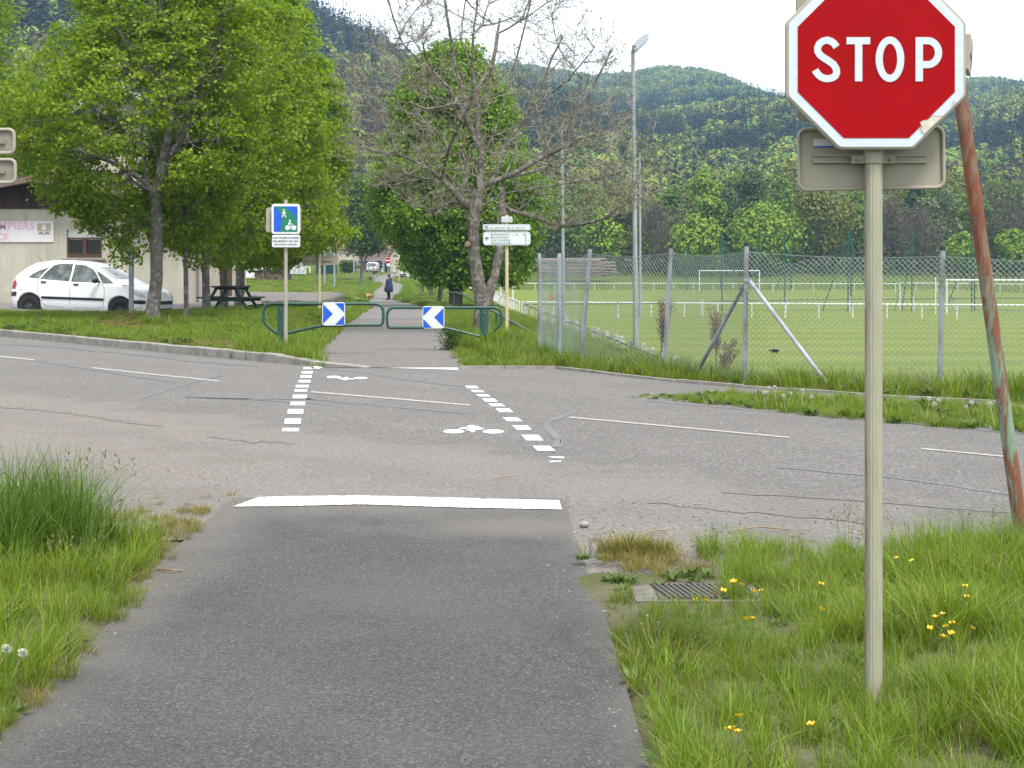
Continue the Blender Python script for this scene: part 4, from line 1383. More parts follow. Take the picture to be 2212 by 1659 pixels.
# bare ash with its two stems
YA = 40.5
ax, ay, _ = P(1042, 720, YA)
az = float(zsoil(ax, YA))
ash = thing('ash_tree', 'leafless forked ash tree with pale trunk and wide tangled crown', 'tree', (ax, ay, az))
AL = [[(1040, 735), (1040, 690), (1041, 655), (1032, 600), (1024, 550), (1022, 500), (1026, 450), (1036, 415)],
      [(1034, 420), (1038, 370), (1040, 330), (1032, 290), (1034, 240), (1026, 200), (1020, 150), (1022, 90), (1030, 20), (1034, -80)],
      [(1040, 335), (1022, 290), (1008, 250), (990, 225), (970, 190), (940, 160), (905, 130), (870, 95), (850, 40), (830, -30)],
      [(1008, 250), (1002, 200), (985, 150), (975, 90), (965, 30), (955, -60)],
      [(1038, 345), (1062, 300), (1078, 260), (1090, 220), (1100, 170), (1120, 110), (1135, 50), (1150, -20)],
      [(1036, 410), (1070, 380), (1085, 340), (1110, 290), (1140, 240), (1165, 190), (1190, 130), (1215, 80)],
      [(1034, 408), (1060, 395), (1110, 375), (1160, 345), (1210, 320), (1250, 300), (1290, 290), (1330, 260)],
      [(1160, 345), (1190, 300), (1230, 260), (1270, 210), (1300, 150), (1320, 110)],
      [(1030, 425), (990, 400), (965, 375), (930, 385), (890, 390), (850, 400), (810, 400)],
      [(1026, 450), (1005, 440), (985, 420), (960, 390), (925, 365), (890, 345), (860, 335), (800, 325), (750, 305)],
      [(860, 335), (845, 300), (830, 265), (800, 230), (775, 190), (760, 150)],
      [(1026, 455), (1050, 440), (1080, 420), (1120, 412), (1170, 405), (1230, 395), (1290, 385), (1340, 370)],
      [(1100, 455, 1), (1160, 470, 1), (1200, 488, .6), (1250, 485, .4), (1310, 470, .2), (1345, 440), (1370, 400), (1392, 360), (1420, 310)],
      [(1090, 385, .8), (1150, 370, 1.2), (1210, 345, 1.6), (1260, 330, 1.8)],
      [(1020, 200), (1050, 160, .5), (1070, 110, .8), (1080, 40, 1)],
      [(990, 225), (960, 230, -1), (920, 235, -1.6), (880, 220, -2)],
      # second stem on the right
      [(1048, 652, .1), (1068, 600, .3), (1078, 545, .5), (1086, 480, .7), (1084, 430, .8), (1086, 390, 1), (1110, 330, 1.4), (1128, 280, 1.6), (1150, 220, 1.8)],
      [(1084, 440, .8), (1100, 455, 1)]]
limbs = [[np.array(P(q[0], q[1], YA + (q[2] if len(q) > 2 else 0))) for q in L_] for L_ in AL]
limbs[0][0][2] = az - .15
g = Grow([limbs[0]] + [limbs[16]] + limbs[1:12] + [limbs[17]] + limbs[12:16])
prof = px_prof([(500, 1060, 1180), (470, 900, 1360), (430, 810, 1430), (400, 750, 1460), (350, 715, 1480), (300, 705, 1475), (250, 715, 1440), (200, 725, 1410), (150, 735, 1390), (100, 755, 1365), (50, 780, 1330), (0, 830, 1270), (-80, 860, 1230), (-200, 930, 1170)], YA)
rng_keep = rng
rng = np.random.default_rng(21)
T1 = crown_targets(110, ax, YA, prof, .75, 31, .35)
T1 = T1[np.argsort(np.linalg.norm(T1 - limbs[0][-1], axis=1))]
g.targets(T1, .30, .018, -.06, .06, first=22)
n_mid = len(g.p)
T2 = crown_targets(1100, ax, YA, prof, .78, 32, .5)
T2 = T2[np.argsort(np.linalg.norm(T2 - limbs[0][-1], axis=1))]
g.targets(T2, .22, .016, -.12, .06, first=22)
# short upturned twigs that end the branches, as on ash
A = np.array(g.p)
k_ = rng.integers(n_mid, len(A), 6000)
T3 = A[k_] + (unit(rng.normal(0, 1, (6000, 3)) * np.array([1, 1, .5]) + np.array([0, 0, .75])) * rng.uniform(.12, .5, 6000)[:, None])
for i_, t_ in zip(k_, T3):
    p0 = A[i_]; L_ = np.linalg.norm(t_ - p0)
    mid = p0 * .5 + t_ * .5 - np.array([0, 0, .18 * L_])
    q_ = g._add(mid, int(i_)); g._add(t_, q_)
r = g.radii(.0040, .40, .30)
A = np.array(g.p)
isl = np.arange(len(A)) < g.nlimb
zf = np.clip(1 - (A[:, 2] - az) / 1.0, 0, 1)
# trunk and second stem are much stouter than the boughs
st = (A[:, 2] < P(0, 470, YA)[2]) & isl & (np.abs(A[:, 0] - P(1032, 0, YA)[0]) < .35)
st2 = (A[:, 2] < P(0, 470, YA)[2]) & isl & ~st & (A[:, 0] < P(1092, 0, YA)[0]) & (A[:, 0] > ax)
r = np.where(isl, np.maximum(r * 1.25, .024), np.maximum(r * .70, .0040))
r = np.where(st, np.interp(A[:, 2], [az, P(0, 470, YA)[2]], [.185, .135]), np.where(st2, .112, r))
r = r * (1 + .25 * zf ** 2 * (r > .12))
V1, F1 = g.mesh(r, isl, 10)
np_obj('trunk', V1, F1, M['bark_ash'], ash, smooth=True)
V2, F2 = g.mesh(r, ~isl & (r > .012), 5)
np_obj('branches', V2, F2, M['bark_ash'], ash, smooth=True, kind='stuff')
V3, F3 = g.mesh(r, ~isl & (r <= .012), 3)
np_obj('twigs', V3, F3, M['twig'], ash, kind='stuff')
tips = T3[rng.uniform(0, 1, len(T3)) < .75]
V, Fq, tint = leaf_clusters(tips, 4, .022, .055, droop=-.5, up=.1, asp=.4)
np_obj('buds', V, Fq, M['bud'], ash, attrs={'tint': ('FLOAT', tint)})
rng = rng_keep
# sawn knot on the trunk
b = MB()
kx, ky, kz = P(1010, 528, YA - .24)
b.tube([(kx, ky + .1, kz), (kx, ky - .03, kz), (kx, ky - .045, kz)], [.075, .07, .045], 10)
M['cut_wood'] = mat('cut_wood', (0.24, 0.20, 0.15), (0.16, 0.13, 0.10), 20, rough=.9)
b.build('sawn_knot', M['cut_wood'], ash, smooth=True)
# ------------------------------------------------------------------ lettering and signs
def text_geo(body, bold=0.0, shear=0.0, space=1.0):
    cu = bpy.data.curves.new('lettering', 'FONT')
    cu.body = body; cu.size = 1; cu.offset = bold; cu.shear = shear; cu.space_character = space
    cu.resolution_u = 3
    o = bpy.data.objects.new('lettering', cu)
    me = bpy.data.meshes.new_from_object(o)
    vs = [tuple(v.co) for v in me.vertices]
    fs = [tuple(p.vertices) for p in me.polygons]
    bpy.data.objects.remove(o); bpy.data.curves.remove(cu); bpy.data.meshes.remove(me)
    return vs, fs

def text_on(mb, body, x0, x1, z0, z1, y, bold=0.012, shear=0.0, fit='space'):
    """letters standing in the plane y, caps between z0 and z1, from x0 to x1"""
    v, f = text_geo('H', bold)
    cap = max(p[1] for p in v) - min(p[1] for p in v)
    k = (z1 - z0) / cap
    def wid(sp):
        v, f = text_geo(body, bold, shear, sp)
        return max(p[0] for p in v) - min(p[0] for p in v)
    sp, sx = 1.0, k
    tw = (x1 - x0) / k
    if fit == 'space' and len(body) > 1:
        w1, w2 = wid(1.0), wid(1.4)
        sp = 1 + (tw - w1) / (w2 - w1) * .4
        if sp < .85:
            sp = .85
        sx = (x1 - x0) / wid(sp)
        sx = min(max(sx, k * .8), k * 1.25)
    else:
        sx = (x1 - x0) / wid(1.0)
    v, f = text_geo(body, bold, shear, sp)
    xm = min(p[0] for p in v)
    hm = text_geo('H', bold)[0]
    bl = min(p[1] for p in hm)
    mb.add([(x0 + (p[0] - xm) * sx, y, z0 + (p[1] - bl) * k) for p in v], [q for q in f])

def face_cam(mb):
    """turn every flat face towards the camera side (-Y)"""
    out = []
    for f in mb.f:
        a, b, c = (Vector(mb.v[i]) for i in f[:3])
        nrm = (b - a).cross(c - a)
        out.append(f if nrm.y <= 0 else f[::-1])
    mb.f = out
    return mb

def fline(mb, pts, wd, y):
    for i in range(len(pts) - 1):
        a, b = Vector((pts[i][0], pts[i][1])), Vector((pts[i + 1][0], pts[i + 1][1]))
        d = (b - a).normalized() * 1.0
        n_ = Vector((-d.y, d.x)) * wd / 2
        q = [a + n_, a - n_, b - n_, b + n_]
        mb.face([(p.x, y, p.y) for p in q])
    return mb
def disc(mb, cx, cz, r, y, n_=16, rz=None):
    mb.face([(cx + r * math.cos(2 * math.pi * k / n_), y, cz + (rz or r) * math.sin(2 * math.pi * k / n_)) for k in range(n_)])
    return mb
def X_(u, Y): return (u - CU) / FPX * Y
def Z_(v, Y): return CAMH + (HV - v) / FPX * Y

# ------------------------------------------------------------------ stop sign
YS = 5.54
sx_, sz_ = X_(1892.5, YS), Z_(128.5, YS)
px_, pz_ = X_(1888, YS + .055), 0.0
stop = thing('stop_sign', 'red octagonal STOP sign on ridged beige post in the grass', 'stop sign', (px_, YS + .06, 0))
def octa(ap, r=0.0):
    pts = []
    cr = ap / math.cos(math.pi / 8)
    for k in range(8):
        a = math.pi / 8 + k * math.pi / 4
        if r == 0: pts.append((sx_ + cr * math.cos(a), sz_ + cr * math.sin(a)))
        else:
            cc = cr - r / math.cos(math.pi / 8)
            for j in range(-2, 3):
                aa = a + j * math.pi / 16
                pts.append((sx_ + cc * math.cos(a) + r * math.cos(aa), sz_ + cc * math.sin(a) + r * math.sin(aa)))
    return pts
pl = MB().prism_y(octa(.300, .03), YS, YS + .028).build('plate', M['beige_metal'], stop, bevel=.006)
MB().prism_y(octa(.2905, .028), YS - .0022, YS + .001).build('white_border', M['sign_white'], pl)
MB().prism_y(octa(.2610), YS - .0040, YS - .0030).build('red_panel', M['sign_red'], pl)
def q6(x, y): return (X_((x / 2.127 + 3100) * .54004, YS), Z_(y / 2.127 * .54004, YS))
b = MB(); yl = YS - .0062
W6 = 61 / 2.127 * .54004 * YS / FPX
spts = [(521, 402), (500, 372), (475, 353), (440, 343), (405, 352), (375, 374), (359, 408), (361, 440), (378, 468), (412, 494), (455, 520), (495, 550), (517, 585), (522, 618), (512, 645), (490, 662), (455, 671), (425, 670), (395, 660), (368, 640), (350, 618), (338, 597)]
cs = [Vector(q6(*p)) for p in spts]
lft, rgt = [], []
for i, p in enumerate(cs):
    d = (cs[min(i + 1, len(cs) - 1)] - cs[max(i - 1, 0)]).normalized()
    n2 = Vector((-d.y, d.x)) * W6 / 2
    lft.append(p + n2); rgt.append(p - n2)
for i in range(len(cs) - 1):
    b.face([(q.x, yl, q.y) for q in (lft[i], rgt[i], rgt[i + 1], lft[i + 1])])
def letter():
    global b
    face_cam(b).build('letter', M['sign_white'], pl)
    b = MB()
letter()
for q in (((605, 318), (807, 318), (807, 379), (605, 379)), ((677, 379), (740, 379), (740, 694), (677, 694))):
    b.face([(q6(*p)[0], yl, q6(*p)[1]) for p in q])
letter()
def ring(cx, cy, ro, ri, a0, a1, n_=28):
    o_ = [(cx + ro[0] * math.cos(rad(a0 + (a1 - a0) * k / n_)), cy + ro[1] * math.sin(rad(a0 + (a1 - a0) * k / n_))) for k in range(n_ + 1)]
    i_ = [(cx + ri[0] * math.cos(rad(a0 + (a1 - a0) * k / n_)), cy + ri[1] * math.sin(rad(a0 + (a1 - a0) * k / n_))) for k in range(n_ + 1)]
    for k in range(n_):
        b.face([(q6(*p)[0], yl, q6(*p)[1]) for p in (o_[k], o_[k + 1], i_[k + 1], i_[k])])
ring(974.5, 506, (122, 194), (61, 132), 0, 360, 36)
letter()
ring(1296, 450, (122, 132), (60, 71), -90, 90, 18)
for q in (((1192, 318), (1255, 318), (1255, 694), (1192, 694)), ((1255, 318), (1296, 318), (1296, 379), (1255, 379)), ((1255, 521), (1296, 521), (1296, 582), (1255, 582))):
    b.face([(q6(*p)[0], yl, q6(*p)[1]) for p in q])
letter()
# peeled film at the lower right edge
M['peeled'] = mat('peeled_film', (0.52, 0.50, 0.42), (0.44, 0.42, 0.35), 60, rough=.7)
b = MB()
pp = [(1228, 1046), (1250, 1026), (1296, 1018), (1318, 1002), (1332, 986), (1365, 990), (1424, 992), (1352, 1060), (1282, 1126), (1262, 1140), (1240, 1108), (1250, 1078)]
b.face([(q6(*p)[0], YS - .0050, q6(*p)[1]) for p in pp])
face_cam(b).build('peeled_patch', M['peeled'], pl)
b = MB()
for pts in ([(1228, 1046), (1250, 1026), (1296, 1018), (1318, 1002), (1332, 986), (1424, 992), (1450, 970)], [(1498, 910), (1510, 870), (1528, 865), (1520, 895), (1545, 880)], [(1240, 1108), (1230, 1095), (1252, 1078)]):
    fline(b, [q6(*p) for p in pts], .0012, YS - .0056)
for (x, y) in ((1036, 98), (1016, 144), (935, 190), (971, 217), (600, 718), (402, 1072), (858, 1243)):
    disc(b, *q6(x, y), .0011, YS - .0046, 6)
face_cam(b).build('film_crack', mat('film_crack', (0.16, 0.14, 0.12), None, 20), pl, kind='stuff')
# post: ridged tube
b = MB()
n_ = 32
def post_ring(z, r):
    return [(px_ + (r + .0009 * (1 if k % 2 else -1)) * math.cos(2 * math.pi * k / n_), YS + .062 + (r + .0009 * (1 if k % 2 else -1)) * math.sin(2 * math.pi * k / n_), z) for k in range(n_)]
vs = post_ring(-.3, .0285) + post_ring(Z_(330, YS), .0285) + post_ring(2.62, .0285)
fs = [(j * n_ + k, j * n_ + (k + 1) % n_, (j + 1) * n_ + (k + 1) % n_, (j + 1) * n_ + k) for j in (0, 1) for k in range(n_)]
b.add(vs, fs)
m_, t_, bs, _o = new_mat('stop_post')
bs.inputs['Roughness'].default_value = .5
v_ = pos(t_)
streak = noise(t_, pos(t_, (1, 1, .12)), 40, 5, .7, .45, .62)
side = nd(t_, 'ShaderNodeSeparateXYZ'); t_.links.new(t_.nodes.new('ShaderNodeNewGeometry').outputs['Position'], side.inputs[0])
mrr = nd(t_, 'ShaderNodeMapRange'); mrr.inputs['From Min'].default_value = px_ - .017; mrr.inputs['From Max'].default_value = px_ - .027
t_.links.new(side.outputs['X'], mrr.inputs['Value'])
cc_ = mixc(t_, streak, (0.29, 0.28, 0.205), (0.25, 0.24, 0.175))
cc_ = mixc(t_, math_(t_, 'MULTIPLY', mrr.outputs['Result'], math_(t_, 'ADD', math_(t_, 'MULTIPLY', streak, .6), .3)), cc_, (0.085, 0.07, 0.045))   # streaky darker brown down the left side
t_.links.new(cc_, bs.inputs['Base Color'])
b.build('post', m_, stop, smooth=False)
# back panels fixed behind
bp = MB().prism_y(rrect(X_(1727, YS + .10), Z_(407, YS + .10), X_(2040, YS + .10), Z_(276, YS + .10), .026), YS + .118, YS + .124)
bp.xform(Matrix.Translation((px_, 0, Z_(340, YS))) @ Matrix.Rotation(rad(1.1), 4, 'Y').inverted() @ Matrix.Translation((-px_, 0, -Z_(340, YS))))
bpo = bp.build('back_panel', M['beige_metal'], stop)
b = MB()
lo_ = rrect(X_(1727, YS + .10), Z_(407, YS + .10), X_(2040, YS + .10), Z_(276, YS + .10), .026)
b.tube([(x, YS + .112, z) for x, z in lo_] + [(lo_[0][0], YS + .112, lo_[0][1])], .0065, 8, False)
b.xform(Matrix.Translation((px_, 0, Z_(340, YS))) @ Matrix.Rotation(rad(-1.1), 4, 'Y') @ Matrix.Translation((-px_, 0, -Z_(340, YS))))
b.build('rim', M['beige_metal'], bpo, smooth=True)
b = MB()
for v in (335.5, 350):
    b.box(((X_(1757, YS + .1) + X_(2003, YS + .1)) / 2, YS + .108, Z_(v, YS + .1)), (X_(2003, YS + .1) - X_(1757, YS + .1), .018, .006))
b.box(((X_(1757, YS + .1) + X_(2003, YS + .1)) / 2, YS + .113, Z_(343, YS + .1)), (X_(2003, YS + .1) - X_(1757, YS + .1), .008, .018))
b.build('rail', M['beige_metal'], bpo)
b = MB().prism_y([(X_(1758, YS + .11), Z_(300, YS + .11)), (X_(1815, YS + .11), Z_(300, YS + .11)), (X_(1815, YS + .11), Z_(318, YS + .11)), (X_(1758, YS + .11), Z_(318, YS + .11))], YS + .1165, YS + .119)
b.build('maker_sticker', M['plate_white'], bpo)
b = MB().prism_y([(X_(1758, YS + .11), Z_(315, YS + .11)), (X_(1815, YS + .11), Z_(315, YS + .11)), (X_(1815, YS + .11), Z_(318, YS + .11)), (X_(1758, YS + .11), Z_(318, YS + .11))], YS + .1155, YS + .1163)
b.build('blue_band', M['sign_blue'], bpo)
b = MB().prism_y(rrect(X_(1720, YS + .15), Z_(262, YS + .15), X_(2012, YS + .15), Z_(-170, YS + .15), .03), YS + .150, YS + .168)
b.build('upper_back_panel', M['beige_metal'], stop, bevel=.004)
b = MB().tube([(px_, YS + .062, Z_(351, YS)), (px_, YS + .062, Z_(322, YS))], .0335, 20)
b.box((px_ - .05, YS + .068, Z_(342, YS)), (.045, .02, .026)).box((px_ + .05, YS + .068, Z_(342, YS)), (.045, .02, .026))
cl = b.build('clamp', M['beige_metal'], stop, smooth=True)
for s_ in (-1, 1):
    MB().tube([(px_ + s_ * .055, YS + .060, Z_(342, YS)), (px_ + s_ * .055, YS + .045, Z_(342, YS))], .0075, 6).build('bolt', M['bolt'], cl)

# ------------------------------------------------------------------ leaning rusty pole with a small sign seen edge on
YR = 9.1
m_, t_, bs, _o = new_mat('rusty_green_paint')
bs.inputs['Roughness'].default_value = .85
v_ = pos(t_, (1, 1, .22))
f1 = noise(t_, v_, 16, 6, .75, .44, .52, .6)
f2 = noise(t_, v_, 48, 5, .7, .35, .65)
xz = nd(t_, 'ShaderNodeSeparateXYZ'); t_.links.new(pos(t_), xz.inputs[0])
top = nd(t_, 'ShaderNodeMapRange'); top.inputs['From Min'].default_value = .9; top.inputs['From Max'].default_value = 1.75
t_.links.new(xz.outputs['Z'], top.inputs['Value'])
ru = math_(t_, 'MAXIMUM', math_(t_, 'MULTIPLY', f1, .95), math_(t_, 'MULTIPLY', top.outputs['Result'], math_(t_, 'ADD', math_(t_, 'MULTIPLY', f1, .5), .72)))
rc = mixc(t_, f2, (0.20, 0.060, 0.024), (0.10, 0.032, 0.018))
gc = mixc(t_, f2, (0.17, 0.25, 0.18), (0.13, 0.20, 0.145))
t_.links.new(mixc(t_, ru, gc, rc), bs.inputs['Base Color'])
bump(t_, bs, f1, .5, .004)
pb, ptp = P(2209, 1172, YR), P(2076, 215, YR)
d_ = Vector(ptp) - Vector(pb)
pole = thing('leaning_pole', 'rusty green painted pole leaning behind the stop sign', 'pole', (pb[0], pb[1], 0))
e_ = Vector(pb) + d_ * 1.13
b = MB().tube([Vector(pb) - d_ * .1] + [Vector(pb) + d_ * (k / 8) * 1.13 for k in range(9)], .0385, 18)
b.build('pole', m_, pole, smooth=True)
sp_ = P(2092, 122, YR)
b = MB().prism_y([(sp_[0] - .16, sp_[2] - .09), (sp_[0] + .14, sp_[2] - .09), (sp_[0] + .20, sp_[2]), (sp_[0] + .14, sp_[2] + .10), (sp_[0] - .16, sp_[2] + .10)], YR - .012, YR + .012)
rotm = Matrix.Translation(sp_) @ Matrix.Rotation(rad(4), 4, 'Y') @ Matrix.Rotation(rad(72), 4, 'Z') @ Matrix.Translation(-Vector(sp_)) 
b.xform(rotm)
so = b.build('arrow_sign', M['beige_metal'], pole, bevel=.003)
b = MB(); fline(b, [(sp_[0] - .10, sp_[2]), (sp_[0] + .13, sp_[2])], .022, YR - .0145); fline(b, [(sp_[0] + .05, sp_[2] + .06), (sp_[0] + .13, sp_[2]), (sp_[0] + .05, sp_[2] - .06)], .022, YR - .0145)
face_cam(b); b.xform(rotm)
b.build('arrow', M['ink_black'], so)

# two sign backs that reach in at the left edge
YL = 18.0
ts = thing('road_sign', 'two stacked pale rounded sign backs reaching in above the fire station', 'sign', (X_(-70, YL), YL + .06, 0))
MB().tube([(X_(-70, YL), YL + .05, -.3), (X_(-70, YL), YL + .05, Z_(262, YL))], .03, 14).build('post', M['beige_metal'], ts, smooth=True)
M['sign_back_dark'] = mat('weathered_sign_back', (0.20, 0.19, 0.155), (0.15, 0.14, 0.115), 6, rough=.6)
for v0, v1, ur in ((280, 330.5, 31), (345, 394, 33.5)):
    rr_ = rrect(X_(-175, YL), Z_(v1, YL), X_(ur, YL), Z_(v0, YL), .055)
    p_ = MB().prism_y(rr_, YL, YL + .010).build('panel', M['sign_back_dark'], ts)
    b = MB().tube([(x, YL - .012, z) for x, z in rr_] + [(rr_[0][0], YL - .012, rr_[0][1])], .019, 8, False)
    b.build('rim', M['beige_metal'], p_, smooth=True)
    MB().box((X_(-75, YL), YL - .012, Z_((v0 + v1) / 2 + 2, YL)), (X_(14, YL) - X_(-160, YL), .024, .035)).build('rail', M['sign_back_dark'], p_)

# ------------------------------------------------------------------ greenway sign
YB = 27.7
gx = X_(616.5, YB)
gz0 = float(zsoil(gx, YB))
gs = thing('greenway_sign', 'square blue and green walking and cycling sign on beige post', 'sign', (gx, YB + .05, gz0))
MB().tube([(gx, YB + .05, gz0 - .2), (gx, YB + .05, Z_(431, YB))], .031, 14).build('post', M['beige_metal'], gs, smooth=True)
def z4(x, y): return (X_((x / 1.6592) * .54004, YB), Z_((y / 1.6592 + 700) * .54004, YB))
def rr4(x0, y0, x1, y1, r, yb0, yb1, name, m, par, **k):
    a, c = z4(x0, y1), z4(x1, y0)
    return MB().prism_y(rrect(a[0], a[1], c[0], c[1], r), yb0, yb1).build(name, m, par, **k)
pl = rr4(1803, 192, 1991, 392, .045, YB - .02, YB + .012, 'plate', M['plate_white'], gs, bevel=.004)
rr4(1818, 208, 1976, 377, .018, YB - .0235, YB - .0215, 'blue_field', M['sign_blue'], pl)
b = MB()
lefts = [(1826, 210), (1850, 236), (1866, 262), (1873, 290), (1872, 318), (1866, 345), (1861, 376)]
rights = [(1882, 210), (1922, 236), (1952, 262), (1968, 290), (1974.5, 318), (1974.5, 345), (1974.5, 376)]
for i in range(6):
    b.face([(z4(*p)[0], YB - .0262, z4(*p)[1]) for p in (lefts[i], rights[i], rights[i + 1], lefts[i + 1])])
face_cam(b).build('green_band', M['sign_green'], pl)
b = MB(); yy = YB - .0290
k4 = lambda pts: [z4(*p) for p in pts]
w4 = 1 / 1.6592 * .54004 * YB / FPX
disc(b, *z4(1886, 232), 6 * w4, yy)
fline(b, k4([(1886, 240), (1886, 258)]), 11 * w4, yy); fline(b, k4([(1886, 256), (1879, 268), (1875, 281)]), 6 * w4, yy - .0006)
fline(b, k4([(1887, 256), (1893, 268), (1900, 281)]), 6 * w4, yy - .0012); fline(b, k4([(1885, 243), (1876, 250), (1872, 257)]), 4.5 * w4, yy - .0018); fline(b, k4([(1888, 243), (1896, 251), (1900, 257)]), 4.5 * w4, yy - .0024)
disc(b, *z4(1910, 350), 16 * w4, yy, 20); disc(b, *z4(1952, 350), 16 * w4, yy, 20)
disc(b, *z4(1926, 303), 6 * w4, yy)
fline(b, k4([(1925, 312), (1916, 330)]), 10 * w4, yy - .0006); fline(b, k4([(1924, 312), (1934, 326), (1946, 328)]), 5 * w4, yy - .0012)
fline(b, k4([(1917, 330), (1934, 336), (1930, 357)]), 6 * w4, yy - .0018)
face_cam(b).build('pictogram', M['plate_white'], pl)
rr4(1806, 398, 1992, 480, .03, YB - .018, YB + .010, 'text_plate', M['plate_white'], gs, bevel=.003)
b = MB()
for s_, x0, x1, y0, y1 in (('SAUF USAGERS AUTORISÉS', 1811, 1985, 411, 423), ('PAR ARRÊTÉ N° 345 / 2010', 1813, 1982, 433, 446), ('EN DATE DU 10-09-2010', 1823, 1973, 455, 467)):
    a, c = z4(x0, y1), z4(x1, y0)
    text_on(b, s_, a[0], c[0], a[1], c[1], YB - .0215, .006)
face_cam(b).build('lettering', M['ink_black'], gs)
b = MB().prism_y(rrect(X_(577, YB + .2), Z_(502, YB + .2), X_(652, YB + .2), Z_(449, YB + .2), .04), YB + .10, YB + .118)
b.xform(Matrix.Translation((gx, YB + .1, 0)) @ Matrix.Rotation(rad(7), 4, 'Z') @ Matrix.Translation((-gx, -YB - .1, 0)))
b.build('back_panel', M['beige_metal'], gs, bevel=.004)

# ------------------------------------------------------------------ cycle direction sign
YD = 33.0
def z5(x, y): return (X_((x / 8.5077 + 1900) * .54004, YD), Z_((y / 8.5077 + 820) * .54004, YD))
dx_ = z5(1083, 0)[0]
dz0 = float(zsoil(dx_, YD + .06))
ds = thing('direction_sign', 'three white cycle route plates with green lettering on a cream post', 'sign', (dx_, YD + .06, dz0))
MB().tube([(dx_, YD + .06, dz0 - .2), (dx_, YD + .06, z5(0, 340)[1])], .034, 14).build('post', mat('cream_post', (0.45, 0.39, 0.25), (0.40, 0.35, 0.22), 6, rough=.5), ds, smooth=True)
def plate5(name, x0, y0, x1, y1, r):
    a, c = z5(x0, y1), z5(x1, y0)
    p_ = MB().prism_y(rrect(a[0], a[1], c[0], c[1], r), YD - .012, YD + .018).build(name, M['plate_white'], ds, bevel=.003)
    b = MB()
    q = rrect(a[0] + .014, a[1] + .014, c[0] - .014, c[1] - .014, r * .8)
    for i in range(len(q)):
        p0, p1 = q[i], q[(i + 1) % len(q)]
        fline(b, [p0, p1], .0045, YD - .0135)
    face_cam(b).build('border_line', M['ink_green'], p_)
    return p_
p1 = plate5('route_plate', 897, 392, 1275, 592, .025)
p2 = plate5('name_plate', 268, 660, 1888, 862, .03)
p3 = plate5('destination_plate', 272, 910, 1890, 1370, .06)
def txt5(b, s_, x0, x1, y0, y1, **k):
    a, c = z5(x0, y1), z5(x1, y0)
    text_on(b, s_, a[0], c[0], a[1], c[1], YD - .0165, k.pop('bold', .018), **k)
b = MB(); txt5(b, 'VV 23', 940, 1228, 467, 528); face_cam(b).build('lettering', M['ink_green'], p1)
b = MB(); txt5(b, 'Les Berges de la Doller', 470, 1712, 738, 802, shear=.3); face_cam(b).build('lettering', M['ink_green'], p2)
b = MB()
for s_, x0, x1, y0, y1 in (('BURNHAUPT', 540, 1197, 970, 1035), ('LE', 1264, 1332, 996, 1036), ('H.', 1400, 1480, 972, 1035), ('20', 1637, 1753, 968, 1035), ('MASEVAUX', 542, 1133, 1070, 1133), ('6', 1708, 1752, 1068, 1135),
                           ('KIRCHBERG', 542, 1193, 1168, 1231), ('2', 1708, 1750, 1168, 1230), (',3', 1765, 1826, 1186, 1228), ('WEGSCHEID', 545, 1213, 1266, 1330), ('2', 1708, 1750, 1266, 1332)):
    txt5(b, s_, x0, x1, y0, y1)
face_cam(b).build('lettering', M['ink_green'], p3)
b = MB(); ww = .9 * 8 / 8.5077 * .54 * YD / FPX
fline(b, [z5(402, 1212), z5(402, 1100)], 30 / 8.5077 * .54 * YD / FPX, YD - .0165); fline(b, [z5(338, 1158), z5(402, 1094), z5(466, 1158)], 28 / 8.5077 * .54 * YD / FPX, YD - .0172)
face_cam(b).build('arrow', M['ink_green'], p3)
b = MB(); a, c = z5(333, 815), z5(435, 716)
b.face([(a[0], YD - .0165, a[1]), (c[0], YD - .0165, a[1]), (c[0], YD - .0165, c[1]), (a[0], YD - .0165, c[1])])
lg = face_cam(b).build('cycle_logo', M['ink_green'], p2)
b = MB(); disc(b, *z5(360, 790), .011, YD - .0185); disc(b, *z5(410, 790), .011, YD - .0185); fline(b, [z5(365, 770), z5(385, 740), z5(405, 772)], .006, YD - .019)
face_cam(b).build('cycle_mark', M['plate_white'], p2)

